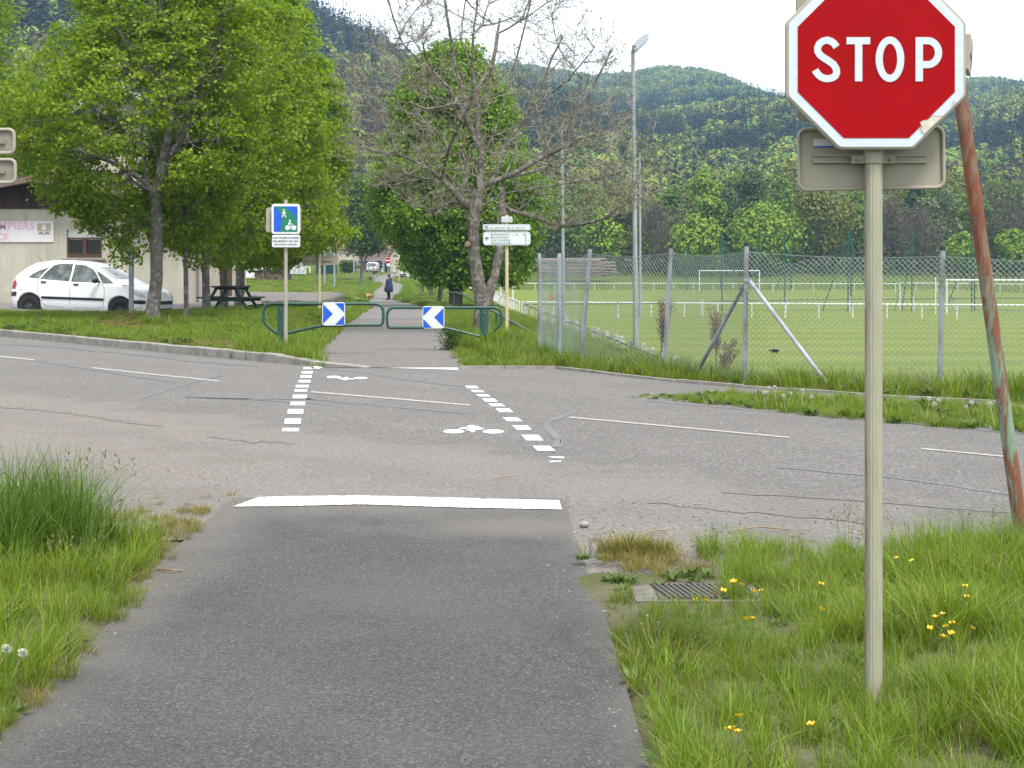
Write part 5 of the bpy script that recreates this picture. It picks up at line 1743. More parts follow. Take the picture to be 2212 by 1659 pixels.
# ------------------------------------------------------------------ barrier gates
def gate(label, Y, u0, u1, path_px, top_v, base_v, plate, flip, rail_end):
    x = (X_(u0, Y) + X_(u1, Y)) / 2
    z0 = float(zsoil(x, Y))
    t_ = thing('barrier_gate', label, 'barrier', (x, Y, z0), 'green barrier gates across the path')
    r = (X_(u1, Y) - X_(u0, Y)) / 2
    po = MB().tube([(x, Y, z0 - .3), (x, Y, Z_(top_v, Y))], r, 18).build('post', M['gate_green'], t_, smooth=True)
    MB().tube([(x + r * .35, Y - r * .96, Z_(top_v + 8, Y)), (x + r * .35, Y - r * 1.14, Z_(top_v + 8, Y))], .018, 10).build('bolt', M['bolt'], po)
    pts = [P(u, v, Y) for u, v in path_px]
    # round the corners
    out_ = []
    for i, p in enumerate(pts):
        if i in (0, len(pts) - 1): out_.append(Vector(p)); continue
        a, b_, c = Vector(pts[i - 1]), Vector(p), Vector(pts[i + 1])
        d1, d2 = min(.14, (a - b_).length * .48), min(.14, (c - b_).length * .48)
        q0, q1 = b_ + (a - b_).normalized() * d1, b_ + (c - b_).normalized() * d2
        for k in range(6):
            f = k / 5
            out_.append(q0 * (1 - f) ** 2 + b_ * 2 * f * (1 - f) + q1 * f * f)
    MB().tube(out_, .026, 12).build('frame', M['gate_green'], t_, smooth=True)
    ux0, vz0, ux1, vz1 = plate
    x0, x1, za, zb = X_(ux0, Y), X_(ux1, Y), Z_(vz1, Y), Z_(vz0, Y)
    pl = MB().prism_y(rrect(x0, za, x1, zb, .045), Y - .058, Y - .034).build('chevron_plate', M['plate_white'], t_, bevel=.003)
    w_, h_ = x1 - x0, zb - za
    def q(fx, fz): return ((x0 + w_ * (1 - fx if flip else fx)), za + h_ * fz)
    b = MB()
    for tri in (((.035, .93), (.035, .07), (.46, .5)), ((.56, .965), (.93, .965), (.965, .93), (.965, .56)), ((.56, .035), (.93, .035), (.965, .07), (.965, .44))):
        pts_ = [q(*p) for p in tri]
        b.face([(p[0], Y - .0605, p[1]) for p in pts_])
    face_cam(b).build('blue_field', M['sign_blue'], pl)
    return t_
gate('left barrier gate whose blue sign shows a white chevron pointing right', 28.2, 599, 612, [(612, 722), (694, 703), (812, 702.5), (828, 702.5), (828, 656.3), (569, 656.3), (569, 692), (575, 703), (600, 721)], 660, 756, (697, 653, 746, 703), False, None)
gate('right barrier gate whose blue sign shows a white chevron pointing left', 29.7, 1036, 1054, [(1037, 727), (961, 708), (850, 707.8), (836, 707.8), (836, 664.8), (1083, 664.8), (1083, 698), (1076, 706), (1053, 726)], 667, 757, (913, 661.5, 960, 709.5), True, None)

# ------------------------------------------------------------------ chain link fence
def seg_tubes(a, b, r, n_):
    a, b = np.asarray(a), np.asarray(b)
    d = unit(b - a)
    ref = np.where(np.abs(d[:, 2:3]) > .9, np.array([[1., 0, 0]]), np.array([[0, 0, 1.]]))
    e1 = unit(np.cross(d, ref)); e2 = np.cross(d, e1)
    an = 2 * np.pi * np.arange(n_) / n_
    ringv = (e1[:, None, :] * np.cos(an)[None, :, None] + e2[:, None, :] * np.sin(an)[None, :, None]) * r
    V = np.concatenate([a[:, None, :] + ringv, b[:, None, :] + ringv], 1).reshape(-1, 3)
    i = 2 * n_ * np.arange(len(a))[:, None, None]
    k = np.arange(n_)[None, :, None]; k2 = (k + 1) % n_
    return V, np.concatenate([i + k, i + k2, i + n_ + k2, i + n_ + k], 2).reshape(-1, 4)
FP = [(0.45, 27.4), (0.74, 26.1), (1.02, 24.8), (2.12, 23.3), (2.96, 21.2), (5.13, 20.0), (7.4, 18.9), (9.8, 17.8)]
FT = [Z_(545, 27.4), Z_(545.5, 26.1), Z_(536, 24.8), Z_(534, 23.3), Z_(530, 21.2), Z_(539, 20.0), 1.66, 1.66]
fen = thing('chain_link_fence', 'sagging chain link fence on grey steel posts in front of the football pitch', 'fence', (2.96, 21.2, 0))
lean = {2: X_(1271, 24.8) - X_(1250, 24.8), 3: X_(1436, 23.3) - X_(1420, 23.3), 4: X_(1611, 21.2) - X_(1607, 21.2), 5: X_(2033, 20) - X_(2026, 20)}
tops, bots = [], []
for i, ((x, y), zt) in enumerate(zip(FP, FT)):
    l = lean.get(i, 0.0)
    z0 = float(zsoil(x, y)) - .1
    p_ = MB().tube([(x, y, z0), (x + l, y, zt)], .030, 12).build('post', M['fence_post'], fen, smooth=True)
    MB().tube([(x + l * .99, y, zt - .01), (x + l * 1.01, y, zt + .035)], .034, 12).build('cap', M['black_plastic'], p_, smooth=True)
    tops.append((x + l * .96, y, zt - .06)); bots.append((x, y, z0 + .16))
Va, Vb = [], []
dgrid = .035
for i in range(len(FP) - 1):
    t0, t1, b0, b1 = (np.array(q) for q in (tops[i], tops[i + 1], bots[i], bots[i + 1]))
    ln = np.linalg.norm((t1 - t0)[:2])
    nc = int(ln / dgrid); nr = int(1.62 / dgrid)
    off = np.array([0, -.036, 0])
    C_, R_ = np.meshgrid(np.arange(nc), np.arange(nr + 1), indexing='ij')
    sc = C_ + (R_ + C_) % 2
    s_ = sc / nc
    f = R_ / nr
    sag = (-.055 * np.sin(np.pi * s_) - .03 * vnoise(s_ * 9, s_ * 0 + i, 1., 4)) * f
    if i == 4: sag = sag - .10 * np.exp(-((s_ - .24) / .08) ** 2) * f ** 3
    Pn = (b0[None, None] * (1 - s_[..., None]) + b1[None, None] * s_[..., None]) * (1 - f[..., None]) + (t0[None, None] * (1 - s_[..., None]) + t1[None, None] * s_[..., None]) * f[..., None]
    Pn = Pn + off; Pn[..., 2] += sag
    Pn[..., 1] += .025 * np.sin(s_ * 5 + f * 3) * (1 - np.abs(2 * s_ - 1))
    Va.append(Pn[:, :-1].reshape(-1, 3)); Vb.append(Pn[:, 1:].reshape(-1, 3))
V, Fq = seg_tubes(np.concatenate(Va), np.concatenate(Vb), .0034, 3)
np_obj('chain_link_mesh', V, Fq, M['wire'], fen, kind='stuff')
for h_ in (-.02, -.62, -1.2):
    b = MB()
    for i in range(len(FP) - 1):
        t0, t1 = Vector(tops[i]), Vector(tops[i + 1])
        pts = []
        for k in range(9):
            f = k / 8
            p = t0.lerp(t1, f); p.z += h_ - .045 * math.sin(math.pi * f); p.y -= .038
            if h_ < -1: p.z = max(p.z, .3)
            pts.append(p)
        b.tube(pts, .0030, 4)
    b.build('line_wire', M['wire'], fen)
for (u0, v0, u1, v1, y0, y1) in ((1613, 608, 1500, 815, 21.25, 22.4), (1620, 608, 1797, 842, 21.1, 20.25)):
    p0, p1 = Vector(P(u0, v0, y0)), Vector(P(u1, v1, y1))
    MB().tube([p0, p1], .026, 10).build('brace', M['fence_post'], fen, smooth=True)
cx = P(1616, 606, 21.2)
MB().box(cx, (.10, .075, .05)).build('brace_bracket', M['galv'], fen, bevel=.01)
te = P(1673, 757, 21.0)
b = MB().box((te[0], te[1] - .05, te[2]), (.085, .05, .05), (0, .1, 0)).tube([(te[0] - .10, te[1] - .05, te[2]), (te[0] + .08, te[1] - .05, te[2])], .012, 6)
b.tube([(te[0] - .04, te[1] - .08, te[2] - .02), (te[0] + .045, te[1] - .08, te[2] + .012)], .018, 6)
b.xform(Matrix.Translation(te) @ Matrix.Scale(.75, 4) @ Matrix.Translation(-Vector(te)))
b.build('wire_tensioner', M['black_plastic'], fen)
rg = P(1188, 640, 26.2)
rag = thing('red_rag', 'small faded red scrap caught on the fence mesh', 'rag', rg)
b = MB()
b.add([(rg[0] - .03, rg[1] - .03, rg[2] - .07), (rg[0] + .035, rg[1] - .05, rg[2] - .06), (rg[0] + .04, rg[1] - .03, rg[2] + .02), (rg[0] + .015, rg[1] - .05, rg[2] + .10), (rg[0] - .01, rg[1] - .03, rg[2] + .03), (rg[0] - .035, rg[1] - .05, rg[2] + .0)], [(0, 1, 2, 5), (5, 2, 4), (4, 2, 3)])
b.xform(Matrix.Translation(rg) @ Matrix.Scale(.55, 4) @ Matrix.Translation(-Vector(rg)) )
b.build('cloth', mat('faded_red_cloth', (0.45, 0.16, 0.18), None, 20), rag)

# ------------------------------------------------------------------ lamp posts
def lamp(label, u, ub, vtop, Y, head, r0=.076):
    x = X_(ub, Y); z0 = float(zsoil(x, Y))
    t_ = thing('lamp_post', label, 'lamp post', (x, Y, z0), 'floodlight posts along the pitch')
    zt = Z_(vtop, Y)
    MB().tube([(x, Y, z0 - .2), (x + .02, Y, z0 + 1.2), (X_(u, Y), Y, zt)], [r0 * 1.15, r0, r0 * .62], 14).build('pole', M['galv'], t_, smooth=True)
    if head:
        b = MB()
        x1 = X_(u, Y)
        # flat tray seen from below, tilted up to the right
        outl = [(0, -.16), (.12, -.24), (.40, -.25), (.56, -.12), (.56, .12), (.40, .25), (.12, .24), (0, .16)]
        for sgn in (0, 1):
            pass
        vs = []
        for (a, w_) in outl:
            zz = .06 + a * .50 + .06 * math.sin(a * 3.2)
            vs.append((x1 + .02 + a * .72, Y + w_, zt + zz + w_ * .55))
        for (a, w_) in outl:
            zz = .06 + a * .50 + .06 * math.sin(a * 3.2) - .09 + a * .08
            vs.append((x1 + .02 + a * .72, Y + w_, zt + zz + w_ * .55))
        n_ = len(outl)
        b.add(vs, [tuple(range(n_)), tuple(range(2 * n_ - 1, n_ - 1, -1))] + [(i, i + n_, (i + 1) % n_ + n_, (i + 1) % n_) for i in range(n_)])
        b.build('lamp_head', M['galv'], t_)
        MB().box((x1 + .03, Y, zt + .04), (.10, .14, .16)).build('bracket', M['bolt'], t_)
    return t_
lamp('tallest grey lamp post with a tilted flat lamp head', 1367, 1372, 108, 45, True)
lamp('slim grey lamp post just behind and right of the tallest one', 1382, 1382.5, 330, 97, False, .08)
lamp('grey lamp post among the ash twigs left of the tallest one', 1214, 1216, 268, 62, False, .07)

# ------------------------------------------------------------------ railings, goals, ball fences on the pitch
def railing(label, pts, spacing, ztop, zbase, name='pitch_railing', skip=()):
    t_ = thing(name, label, 'railing', (pts[0][0], pts[0][1], zbase), 'white railings round the pitch')
    MB().tube([(x, y, ztop) for x, y in pts], .045, 8).build('rail', M['white_rail'], t_, smooth=True)
    me = None
    for i in range(len(pts) - 1):
        a, b_ = Vector(pts[i]), Vector(pts[i + 1])
        n_ = max(1, round((b_ - a).length / spacing))
        for k in range(n_ + (1 if i == len(pts) - 2 else 0)):
            p = a.lerp(b_, k / n_)
            if me is None:
                o = MB().tube([(p.x, p.y, zbase - .05), (p.x, p.y, ztop)], .032, 6).build('post', M['white_rail'], t_)
                me = (o, p.copy())
            else:
                c = me[0].copy(); link(c); c.parent = t_
                c.location = (p.x - me[1].x, p.y - me[1].y, 0)
    return t_
railing('white pitch railing crossing the field on the near side', [(.6, 101), (14, 97.3), (40, 90)], 2.0, -.68, -1.5)
railing('white pitch railing receding along the greenway side', [(.45, 101.4), (-1.77, 148), (-5.9, 224)], 2.05, -.68, -1.5)
railing('far white pitch railing below the wood', [(.4, 207), (20, 206), (70, 196)], 2.46, -.62, -1.5)
def goal(label, xl, xr, y0, y1, z0, h_, r=.055):
    t_ = thing('football_goal', label, 'goal', (xl, y0, z0), 'white football goals')
    for x, y in ((xl, y0), (xr, y1)):
        MB().tube([(x, y, z0 - .05), (x, y, z0 + h_)], r, 10).build('goal_post', M['white_rail'], t_, smooth=True)
    MB().tube([(xl - r, y0, z0 + h_), (xr + r, y1, z0 + h_)], r, 10).build('crossbar', M['white_rail'], t_, smooth=True)
    for x, y in ((xl, y0), (xr, y1)):
        MB().tube([(x, y, z0 + h_), (x + (0 if abs(xr - xl) > 3 else -1.4), y + (1.4 if abs(xr - xl) > 3 else 0), z0)], r * .6, 8).build('net_stay', M['galv'], t_, smooth=True)
    return t_
goal('far full size white goal seen square on beyond the fence', X_(1511, 206), X_(1640.5, 206), 206, 206, -1.5, 2.44, .065)
goal('nearest white goal whose right end is hidden past the rusty pole', X_(2045, 105), X_(2045, 105) + 6.0, 105, 104, -1.5, 2.12)
goal('white goal just left of and behind the nearest goal', X_(1944, 112), X_(1944, 112) + 6.0, 112, 111, -1.5, 1.85)
goal('white goal seen from the side between direction sign and fence', X_(1108, 118), X_(1108, 118) - .9, 118, 124, -1.5, 1.95)
fl = thing('pole_marker', 'thin white pole standing on the pitch near the goal', 'pole', (X_(2021, 105), 105, -1.5))
MB().tube([(X_(2021, 105), 105, -1.55), (X_(2021, 105), 105, .83)], .032, 8).build('pole', M['white_rail'], fl, smooth=True)

def ballfence(label, us, Y, zb, zt, doubles, braces, thick=.05):
    t_ = thing('ball_fence', label, 'fence', (X_(us[0], Y), Y, zb), 'tall green ball fences')
    for u in us:
        MB().tube([(X_(u, Y), Y, zb - .1), (X_(u, Y), Y, zt)], thick, 8).build('post', M['net_green'], t_, smooth=True)
        if u in doubles:
            MB().tube([(X_(u, Y) + .22, Y + .1, zb - .1), (X_(u, Y) + .22, Y + .1, zt)], thick, 8).build('post', M['net_green'], t_, smooth=True)
    for u, s_ in braces:
        MB().tube([(X_(u, Y) + s_ * .08, Y, zt - .45), (X_(u, Y) + s_ * 1.75, Y, zb - .1)], thick * .8, 8).build('brace', M['net_green'], t_, smooth=True)
    b = MB()
    for z in (zt - .08, (zt * .55 + zb * .45), zb + 1.9, zb + .1):
        b.tube([(X_(u, Y), Y - .06, z - (.03 if i % 2 else 0)) for i, u in enumerate(us)], .014, 4)
    b.build('line_wire', M['net_green'], t_)
    # the netting itself: a wide square mesh of thin cord
    xs_ = np.arange(X_(us[0], Y), X_(us[-1], Y), .30); zs_ = np.arange(zb + .1, zt - .1, .30)
    A = [(x, Y - .04, zb + .1) for x in xs_] + [(xs_[0], Y - .04, z) for z in zs_]
    B = [(x, Y - .04, zt - .1) for x in xs_] + [(xs_[-1], Y - .04, z) for z in zs_]
    V, Fq = seg_tubes(A, B, .0035, 3)
    np_obj('net', V, Fq, M['net_green'], t_, kind='stuff')
ballfence('near tall green ball fence with braced double posts', [1559.5, 1695, 1832, 1970, 2099, 2230], 111, -1.5, Z_(502, 111), (1832, 2099), ((1559.5, 1), (1832, -1), (1832, 1), (2099, -1), (1970, -.4)))
ballfence('far tall green ball fence behind the square on goal', [1484, 1556, 1633, 1706], 209, -1.5, Z_(531, 209), (1706,), ((1484, 1), (1706, -1), (1633, 1)), .07)

def concrete_row(label, posts, pipe_z, radius=.075, h_=1.0):
    t_ = thing('concrete_post_fence', label, 'fence', (posts[0][0], posts[0][1], -1.5), 'low concrete post fences with green pipe')
    base = None
    for (x, y) in posts:
        z0 = max(-1.5, -1.5)
        if base is None:
            b = MB().prism_y([(x - .075, z0 - .1), (x + .075, z0 - .1), (x + .075, z0 + h_ - .07), (x + .045, z0 + h_), (x - .045, z0 + h_), (x - .075, z0 + h_ - .07)], y - .06, y + .06)
            o = b.build('concrete_post', M['concrete_white'], t_, bevel=.01)
            base = (o, (x, y))
        else:
            c = base[0].copy(); link(c); c.parent = t_
            c.location = (x - base[1][0], y - base[1][1], R.uniform(-.03, .03))
            c.rotation_euler = (0, 0, 0)
    MB().tube([(x, y - .065, -1.5 + h_ - .17) for x, y in posts], .028, 8).build('pipe', M['net_green'], t_, smooth=True)
    return t_
rowp = [(float(xrow(y)) + R.uniform(-.04, .04), y) for y in (94, 89, 84, 78.5, 73.5, 69, 65.4, 62, 58.8, 56.0, 53.6, 51.3, 49.2, 47.2, 45.2, 42.6, 40.8, 39.0, 36.9, 34.9)]
concrete_row('row of whitewashed concrete posts with green pipe running towards the fence', rowp, -.55)
concrete_row('whitewashed concrete posts with green pipe across the pitch', [(.8, 95), (6.13, 96.4), (11.4, 100), (17.6, 107), (22.1, 109), (26.5, 110), (29.7, 112), (35, 113)], -.55)
# green handrail on the slope
hr = thing('handrail', 'green pipe handrail curving down from the chestnut foot to the fence', 'handrail', P(968, 632, 70))
hp = [P(968, 632, 70), P(985, 631.5, 68), P(1000, 636, 65), P(1024, 651, 58), P(1059, 669, 50), P(1096, 690.5, 43), P(1162, 726, 36)]
MB().tube(hp, .038, 10).build('rail', M['gate_green'], hr, smooth=True)
for (u, v, Y) in ((980, 633, 68.5), (1072.5, 678, 47.5), (1140, 714, 38)):
    p_ = P(u, v, Y); zz = float(zsoil(p_[0], p_[1]))
    MB().tube([(p_[0], p_[1], min(zz, p_[2] - .3) - .15), p_], .035, 8).build('post', M['gate_green'], hr, smooth=True)
# ------------------------------------------------------------------ white car
def car():
    t_ = thing('parked_car', 'white compact five door car parked in front of the fire station', 'car', (0, 0, 0))
    sx = [0.0, .02, .06, .12, .22, .35, .5, .7, 1.0, 1.4, 1.8, 2.15, 2.45, 2.75, 3.0, 3.2, 3.4, 3.6, 3.8, 3.95, 4.08, 4.18, 4.24, 4.27]
    tz = [.64, .80, 1.02, 1.14, 1.25, 1.36, 1.46, 1.56, 1.61, 1.635, 1.625, 1.585, 1.50, 1.36, 1.23, 1.125, 1.055, 1.0, .935, .88, .815, .735, .655, .58]
    belt = [.60, .76, .95, 1.03, 1.06, 1.075, 1.085, 1.09, 1.085, 1.07, 1.05, 1.035, 1.02, 1.0, .98, .965, .95, .92, .88, .83, .765, .69, .61, .54]
    hw = [.60, .70, .745, .77, .80, .825, .84, .85, .858, .862, .862, .862, .86, .858, .856, .853, .848, .84, .82, .79, .735, .66, .56, .44]
    xs_ = np.unique(np.concatenate([np.linspace(0, 4.27, 70), sx, np.linspace(.3, 1.03, 22), np.linspace(3.03, 3.76, 22)]))
    WR, RW = (.665, 3.395), .365
    def prof(x): return np.interp(x, sx, tz), np.interp(x, sx, belt), np.interp(x, sx, hw)
    def zbot(x):
        zb = np.interp(x, [0, .12, .3, 3.8, 4.1, 4.27], [.42, .27, .22, .22, .23, .36])
        for c in WR:
            if abs(x - c) < RW: zb = max(zb, .315 + math.sqrt(RW ** 2 - (x - c) ** 2))
        return zb
    def wtop(x):
        zt, zb, w_ = prof(x)
        return w_ * (1 - .36 * min(1, max(0, (zt - zb)) / .56))
    def side_y(x, z):
        zt, zb, w_ = prof(x)
        if z <= zb: return w_ * (.965 + .035 * min(1, max(0, (z - .3) / .35))) if z < .65 else w_ * (1 - .025 * (z - .65) / max(.05, zb - .65))
        f = (z - zb) / max(.05, (zt - .06 - zb))
        return w_ * .975 * (1 - f) + wtop(x) * f
    rows = []
    for x in xs_:
        zt, zb, w_ = prof(x)
        z0 = min(zbot(x), zb - .03)
        zs = [z0 + (zb - z0) * f for f in (0, .12, .3, .5, .7, .86, 1.0)]
        up = [zb + (zt - .06 - zb) * f for f in (.25, .5, .75, 1.0)] if zt - .06 > zb + .02 else [zb + (zt - zb) * f for f in (.2, .4, .6, .75)]
        half = [(side_y(x, z) * (.93 if i == 0 else 1), z) for i, z in enumerate(zs)]
        if zt - .06 > zb + .02:
            half += [(side_y(x, z), z) for z in up]
            wt = wtop(x)
        else:
            half += [(w_ * .975 * (1 - .05 * k - .02 * k * k), zb + (zt - zb) * (.35 + .16 * k)) for k in range(4)]
            wt = w_ * .70
        half += [(wt * .90, zt - .025), (wt * .6, zt - .006), (0, zt)]
        rows.append(half)
    nh = len(rows[0])
    vs, fs = [], []
    for x, half in zip(xs_, rows):
        for (y, z) in half: vs.append((x, -y, z))
        for (y, z) in half[-2::-1]: vs.append((x, y, z))
    m_ = 2 * nh - 1
    for i in range(len(xs_) - 1):
        for k in range(m_ - 1):
            fs.append((i * m_ + k, (i + 1) * m_ + k, (i + 1) * m_ + k + 1, i * m_ + k + 1))
    fs.append(tuple(range(m_))); fs.append(tuple((len(xs_) - 1) * m_ + k for k in range(m_ - 1, -1, -1)))
    mm, tt, bs, _ = new_mat('white_car_paint')
    tt.links.new(mixc(tt, noise(tt, pos(tt), 3, 4), (0.74, 0.75, 0.77), (0.70, 0.71, 0.73)), bs.inputs['Base Color'])
    bs.inputs['Roughness'].default_value = .28
    bs.inputs['Coat Weight'].default_value = .35
    M['car_white'] = mm
    MB().add(vs, fs).build('body', mm, t_, smooth=True)
    # dark underside and wheel housings
    b = MB().box((2.13, 0, .34), (3.9, 1.38, .26))
    for c in WR: b.tube([(c, -.80, .36), (c, .80, .36)], .40, 20)
    b.build('underbody', M['rubber'], t_)
    gm, tt, bs, _ = new_mat('car_glass')
    tt.links.new(mixc(tt, noise(tt, pos(tt), 2.6, 3, .5, .42, .58), (0.030, 0.038, 0.036), (0.13, 0.155, 0.15)), bs.inputs['Base Color'])  # lighter patches stand in for reflections, painted into the glass colour
    bs.inputs['Roughness'].default_value = .06; bs.inputs['Specular IOR Level'].default_value = .7
    M['car_glass'] = gm
    def side_panel(name, outl, m, off=.006, inner=None, both=True):
        for sg in ((-1, 1) if both else (-1,)):
            # fan from the middle, follows the flank
            cx, cz = sum(p[0] for p in outl) / len(outl), sum(p[1] for p in outl) / len(outl)
            b = MB()
            vs = [(cx, sg * (side_y(cx, cz) + off), cz)] + [(x, sg * (side_y(x, z) + off), z) for x, z in outl]
            midv = [((x + cx) / 2, sg * (side_y((x + cx) / 2, (z + cz) / 2) + off), (z + cz) / 2) for x, z in outl]
            n_ = len(outl)
            vs += midv
            fs = []
            for i in range(n_):
                j = (i + 1) % n_
                fs += [(0, 1 + n_ + i, 1 + n_ + j), (1 + n_ + i, 1 + i, 1 + j, 1 + n_ + j)]
            if sg > 0: fs = [f[::-1] for f in fs]
            b.add(vs, fs).build(name, m, t_)
    dense = lambda pts, n_=6: [tuple(np.array(pts[i]) * (1 - k / n_) + np.array(pts[(i + 1) % len(pts)]) * (k / n_)) for i in range(len(pts)) for k in range(n_)]
    gl = {'rear_quarter_window': [(.60, 1.135), (.70, 1.22), (.88, 1.33), (1.14, 1.43), (1.02, 1.27), (.93, 1.105)],
          'rear_door_window': [(1.00, 1.10), (1.10, 1.27), (1.27, 1.47), (1.42, 1.515), (1.80, 1.525), (1.83, 1.3), (1.84, 1.065)],
          'front_door_window': [(1.95, 1.06), (1.93, 1.52), (2.2, 1.495), (2.45, 1.40), (2.62, 1.24), (2.77, 1.05)],
          'front_quarter_window': [(2.58, 1.37), (2.80, 1.26), (3.02, 1.14), (3.16, 1.045), (2.86, 1.035), (2.72, 1.20)]}
    for nm, pts in gl.items():
        side_panel(nm, dense([(cx_ := sum(p[0] for p in pts) / len(pts), 0) and (p[0] + (p[0] - cx_) * .06, p[1] + (p[1] - 1.25) * .05) for p in pts]), M['black_plastic'], .004)
        side_panel(nm.replace('window', 'pane'), dense(pts), gm, .008)
    # windscreen and rear window follow the body between the pillars
    def across(name, x0, x1, m, off=.006, wf=.86):
        b = MB(); n_ = 8; vs = []
        for i in range(n_ + 1):
            x = x0 + (x1 - x0) * i / n_
            zt = float(np.interp(x, sx, tz)); wt = wtop(x) * .9 * wf
            sl = (float(np.interp(x + .05, sx, tz)) - float(np.interp(x - .05, sx, tz))) / .1
            nx, nz_ = -sl / math.hypot(1, sl), 1 / math.hypot(1, sl)
            for k in range(7):
                f = -1 + k / 3
                vs.append((x + nx * off, wt * f, zt + nz_ * off - .022 * f * f))
        fs = [(i * 7 + k, (i + 1) * 7 + k, (i + 1) * 7 + k + 1, i * 7 + k + 1) for i in range(n_) for k in range(6)]
        return b.add(vs, fs).build(name, m, t_, smooth=True)
    across('windscreen', 2.50, 3.14, gm)
    across('rear_window', .16, .50, gm)
    band = lambda x0, x1, z0, z1, r, sl=0.0: [(x, z + sl * (x - x0)) for x, z in rrect(x0, z0, x1, z1, r, 4)]
    side_panel('side_moulding', dense(band(1.04, 2.93, .545, .615, .034), 1), M['black_plastic'], .018)
    side_panel('door_handle', dense(band(1.02, 1.19, .985, 1.035, .02), 1), M['black_plastic'], .02)
    side_panel('door_handle', dense(band(2.01, 2.17, .945, .995, .02), 1), M['black_plastic'], .02)
    tl, tt, bs, _ = new_mat('tail_light'); bs.inputs['Base Color'].default_value = (.32, .012, .03, 1); bs.inputs['Roughness'].default_value = .15
    side_panel('tail_light', [(.075, .79), (.21, .79), (.235, .95), (.23, 1.10), (.15, 1.10), (.09, .98)], tl, .008)
    hl, tt, bs, _ = new_mat('headlight'); bs.inputs['Base Color'].default_value = (.42, .44, .45, 1); bs.inputs['Roughness'].default_value = .12
    side_panel('headlight', [(3.70, .83), (3.80, .85), (4.0, .78), (4.12, .69), (4.02, .67), (3.84, .72)], hl, .008)
    side_panel('rear_bumper_strip', [(.02, .56), (.24, .60), (.26, .69), (.20, .72), (.03, .71)], M['black_plastic'], .014)
    side_panel('front_bumper_strip', [(3.72, .50), (3.98, .48), (4.10, .50), (4.10, .58), (3.98, .60), (3.72, .585)], M['black_plastic'], .014)
    MB().box((4.245, 0, .52), (.06, .95, .12)).box((4.21, 0, .36), (.06, .9, .12)).build('grille', M['black_plastic'], t_, bevel=.02)
    se = mat('door_seam', (0.16, 0.165, 0.18), None, 4)
    for pts in ([(.94, 1.10), (.90, .95), (.93, .70), (1.06, .42), (1.2, .34), (1.9, .33)], [(1.90, 1.54), (1.90, 1.05), (1.91, .70), (1.905, .33)], [(2.86, 1.03), (2.93, .90), (2.94, .60), (2.90, .36), (2.6, .33), (1.92, .33)], [(.93, 1.10), (1.02, 1.30), (1.18, 1.47), (1.4, 1.555)], [(.28, .78), (.55, .76)], [(.30, 1.10), (.2, .78)]):
        for sg in (-1, 1):
            P_ = []
            for i in range(len(pts) - 1):
                for k in range(5):
                    f = k / 5; x = pts[i][0] * (1 - f) + pts[i + 1][0] * f; z = pts[i][1] * (1 - f) + pts[i + 1][1] * f
                    P_.append((x, sg * (side_y(x, z) + .001), z))
            MB().tube(P_, .006, 5).build('door_seam', se, t_)
    for sg in (-1, 1):
        b = MB().ball((2.74, sg * 1.0, 1.10), (.085, .10, .075), 10, 7).box((2.78, sg * .90, 1.07), (.06, .12, .04))
        b.build('door_mirror', M['black_plastic'], t_, smooth=True)
    for c in WR:
        for sg in (-1, 1):
            w_ = link(bpy.data.objects.new('wheel', None)); w_.parent = t_; w_.location = (c, sg * .74, .315)
            b = MB()
            prof_ = [(.19, -.09), (.285, -.095), (.312, -.06), (.315, 0), (.312, .06), (.285, .095), (.19, .09)]
            n_ = 28
            vs = [(c + r * math.cos(2 * math.pi * k / n_), sg * .74 + y, .315 + r * math.sin(2 * math.pi * k / n_)) for (r, y) in prof_ for k in range(n_)]
            fs = [(i * n_ + k, i * n_ + (k + 1) % n_, (i + 1) * n_ + (k + 1) % n_, (i + 1) * n_ + k) for i in range(len(prof_) - 1) for k in range(n_)]
            b.add(vs, fs).build('tyre', M['rubber'], w_, smooth=True)
            b = MB().tube([(c, sg * .76, .315), (c, sg * .80, .315)], [.19, .175], 24)
            b.tube([(c, sg * .795, .315), (c, sg * .815, .315)], [.075, .06], 16)
            b.build('rim', mat('steel_rim', (0.06, 0.06, 0.062), None, 8, rough=.5, metal=.3), w_, smooth=True)
    MB().tube([(.62, .0, 1.50), (.40, .0, 1.70)], .006, 5).build('aerial', M['black_plastic'], t_)
    MB().box((3.55, -.843, .985), (.17, .012, .03)).build('badge', M['galv'], t_)
    return t_
c_ = car()
Yc = 49.4
c_.location = (X_(22, Yc) + .33, Yc + .3, .02)
c_.rotation_euler = (0, rad(1.5), rad(-17))
c_.scale = (1.09, 1.04, 1.04)

# ------------------------------------------------------------------ fire station
YF = 63.0
xl, xr_, xa = -24.0, X_(396.5, YF), X_(86, YF)
ze, za_ = Z_(450, YF), Z_(393, YF)
fs_ = thing('fire_station', 'cream rendered fire station with dark timber gable and faded white banner', 'building', (xa, YF, 0))
def render_mat(name, a, b_, st):
    m, t, bs, _ = new_mat(name)
    bs.inputs['Roughness'].default_value = .95
    v = pos(t)
    f = noise(t, v, .7, 6, .65, .36, .64)
    s_ = noise(t, pos(t, (1, 1, .12)), 3.2, 5, .7, .46, .68)
    c = mixc(t, f, a, b_)
    c = mixc(t, math_(t, 'MULTIPLY', s_, .55), c, st)
    xyz = nd(t, 'ShaderNodeSeparateXYZ'); t.links.new(v, xyz.inputs[0])
    lo_ = nd(t, 'ShaderNodeMapRange'); lo_.inputs['From Min'].default_value = 1.6; lo_.inputs['From Max'].default_value = .1
    t.links.new(xyz.outputs['Z'], lo_.inputs['Value'])
    c = mixc(t, math_(t, 'MULTIPLY', math_(t, 'MULTIPLY', lo_.outputs['Result'], noise(t, v, 1.6, 5, .7, .35, .6)), .55), c, st)
    t.links.new(c, bs.inputs['Base Color'])
    return m
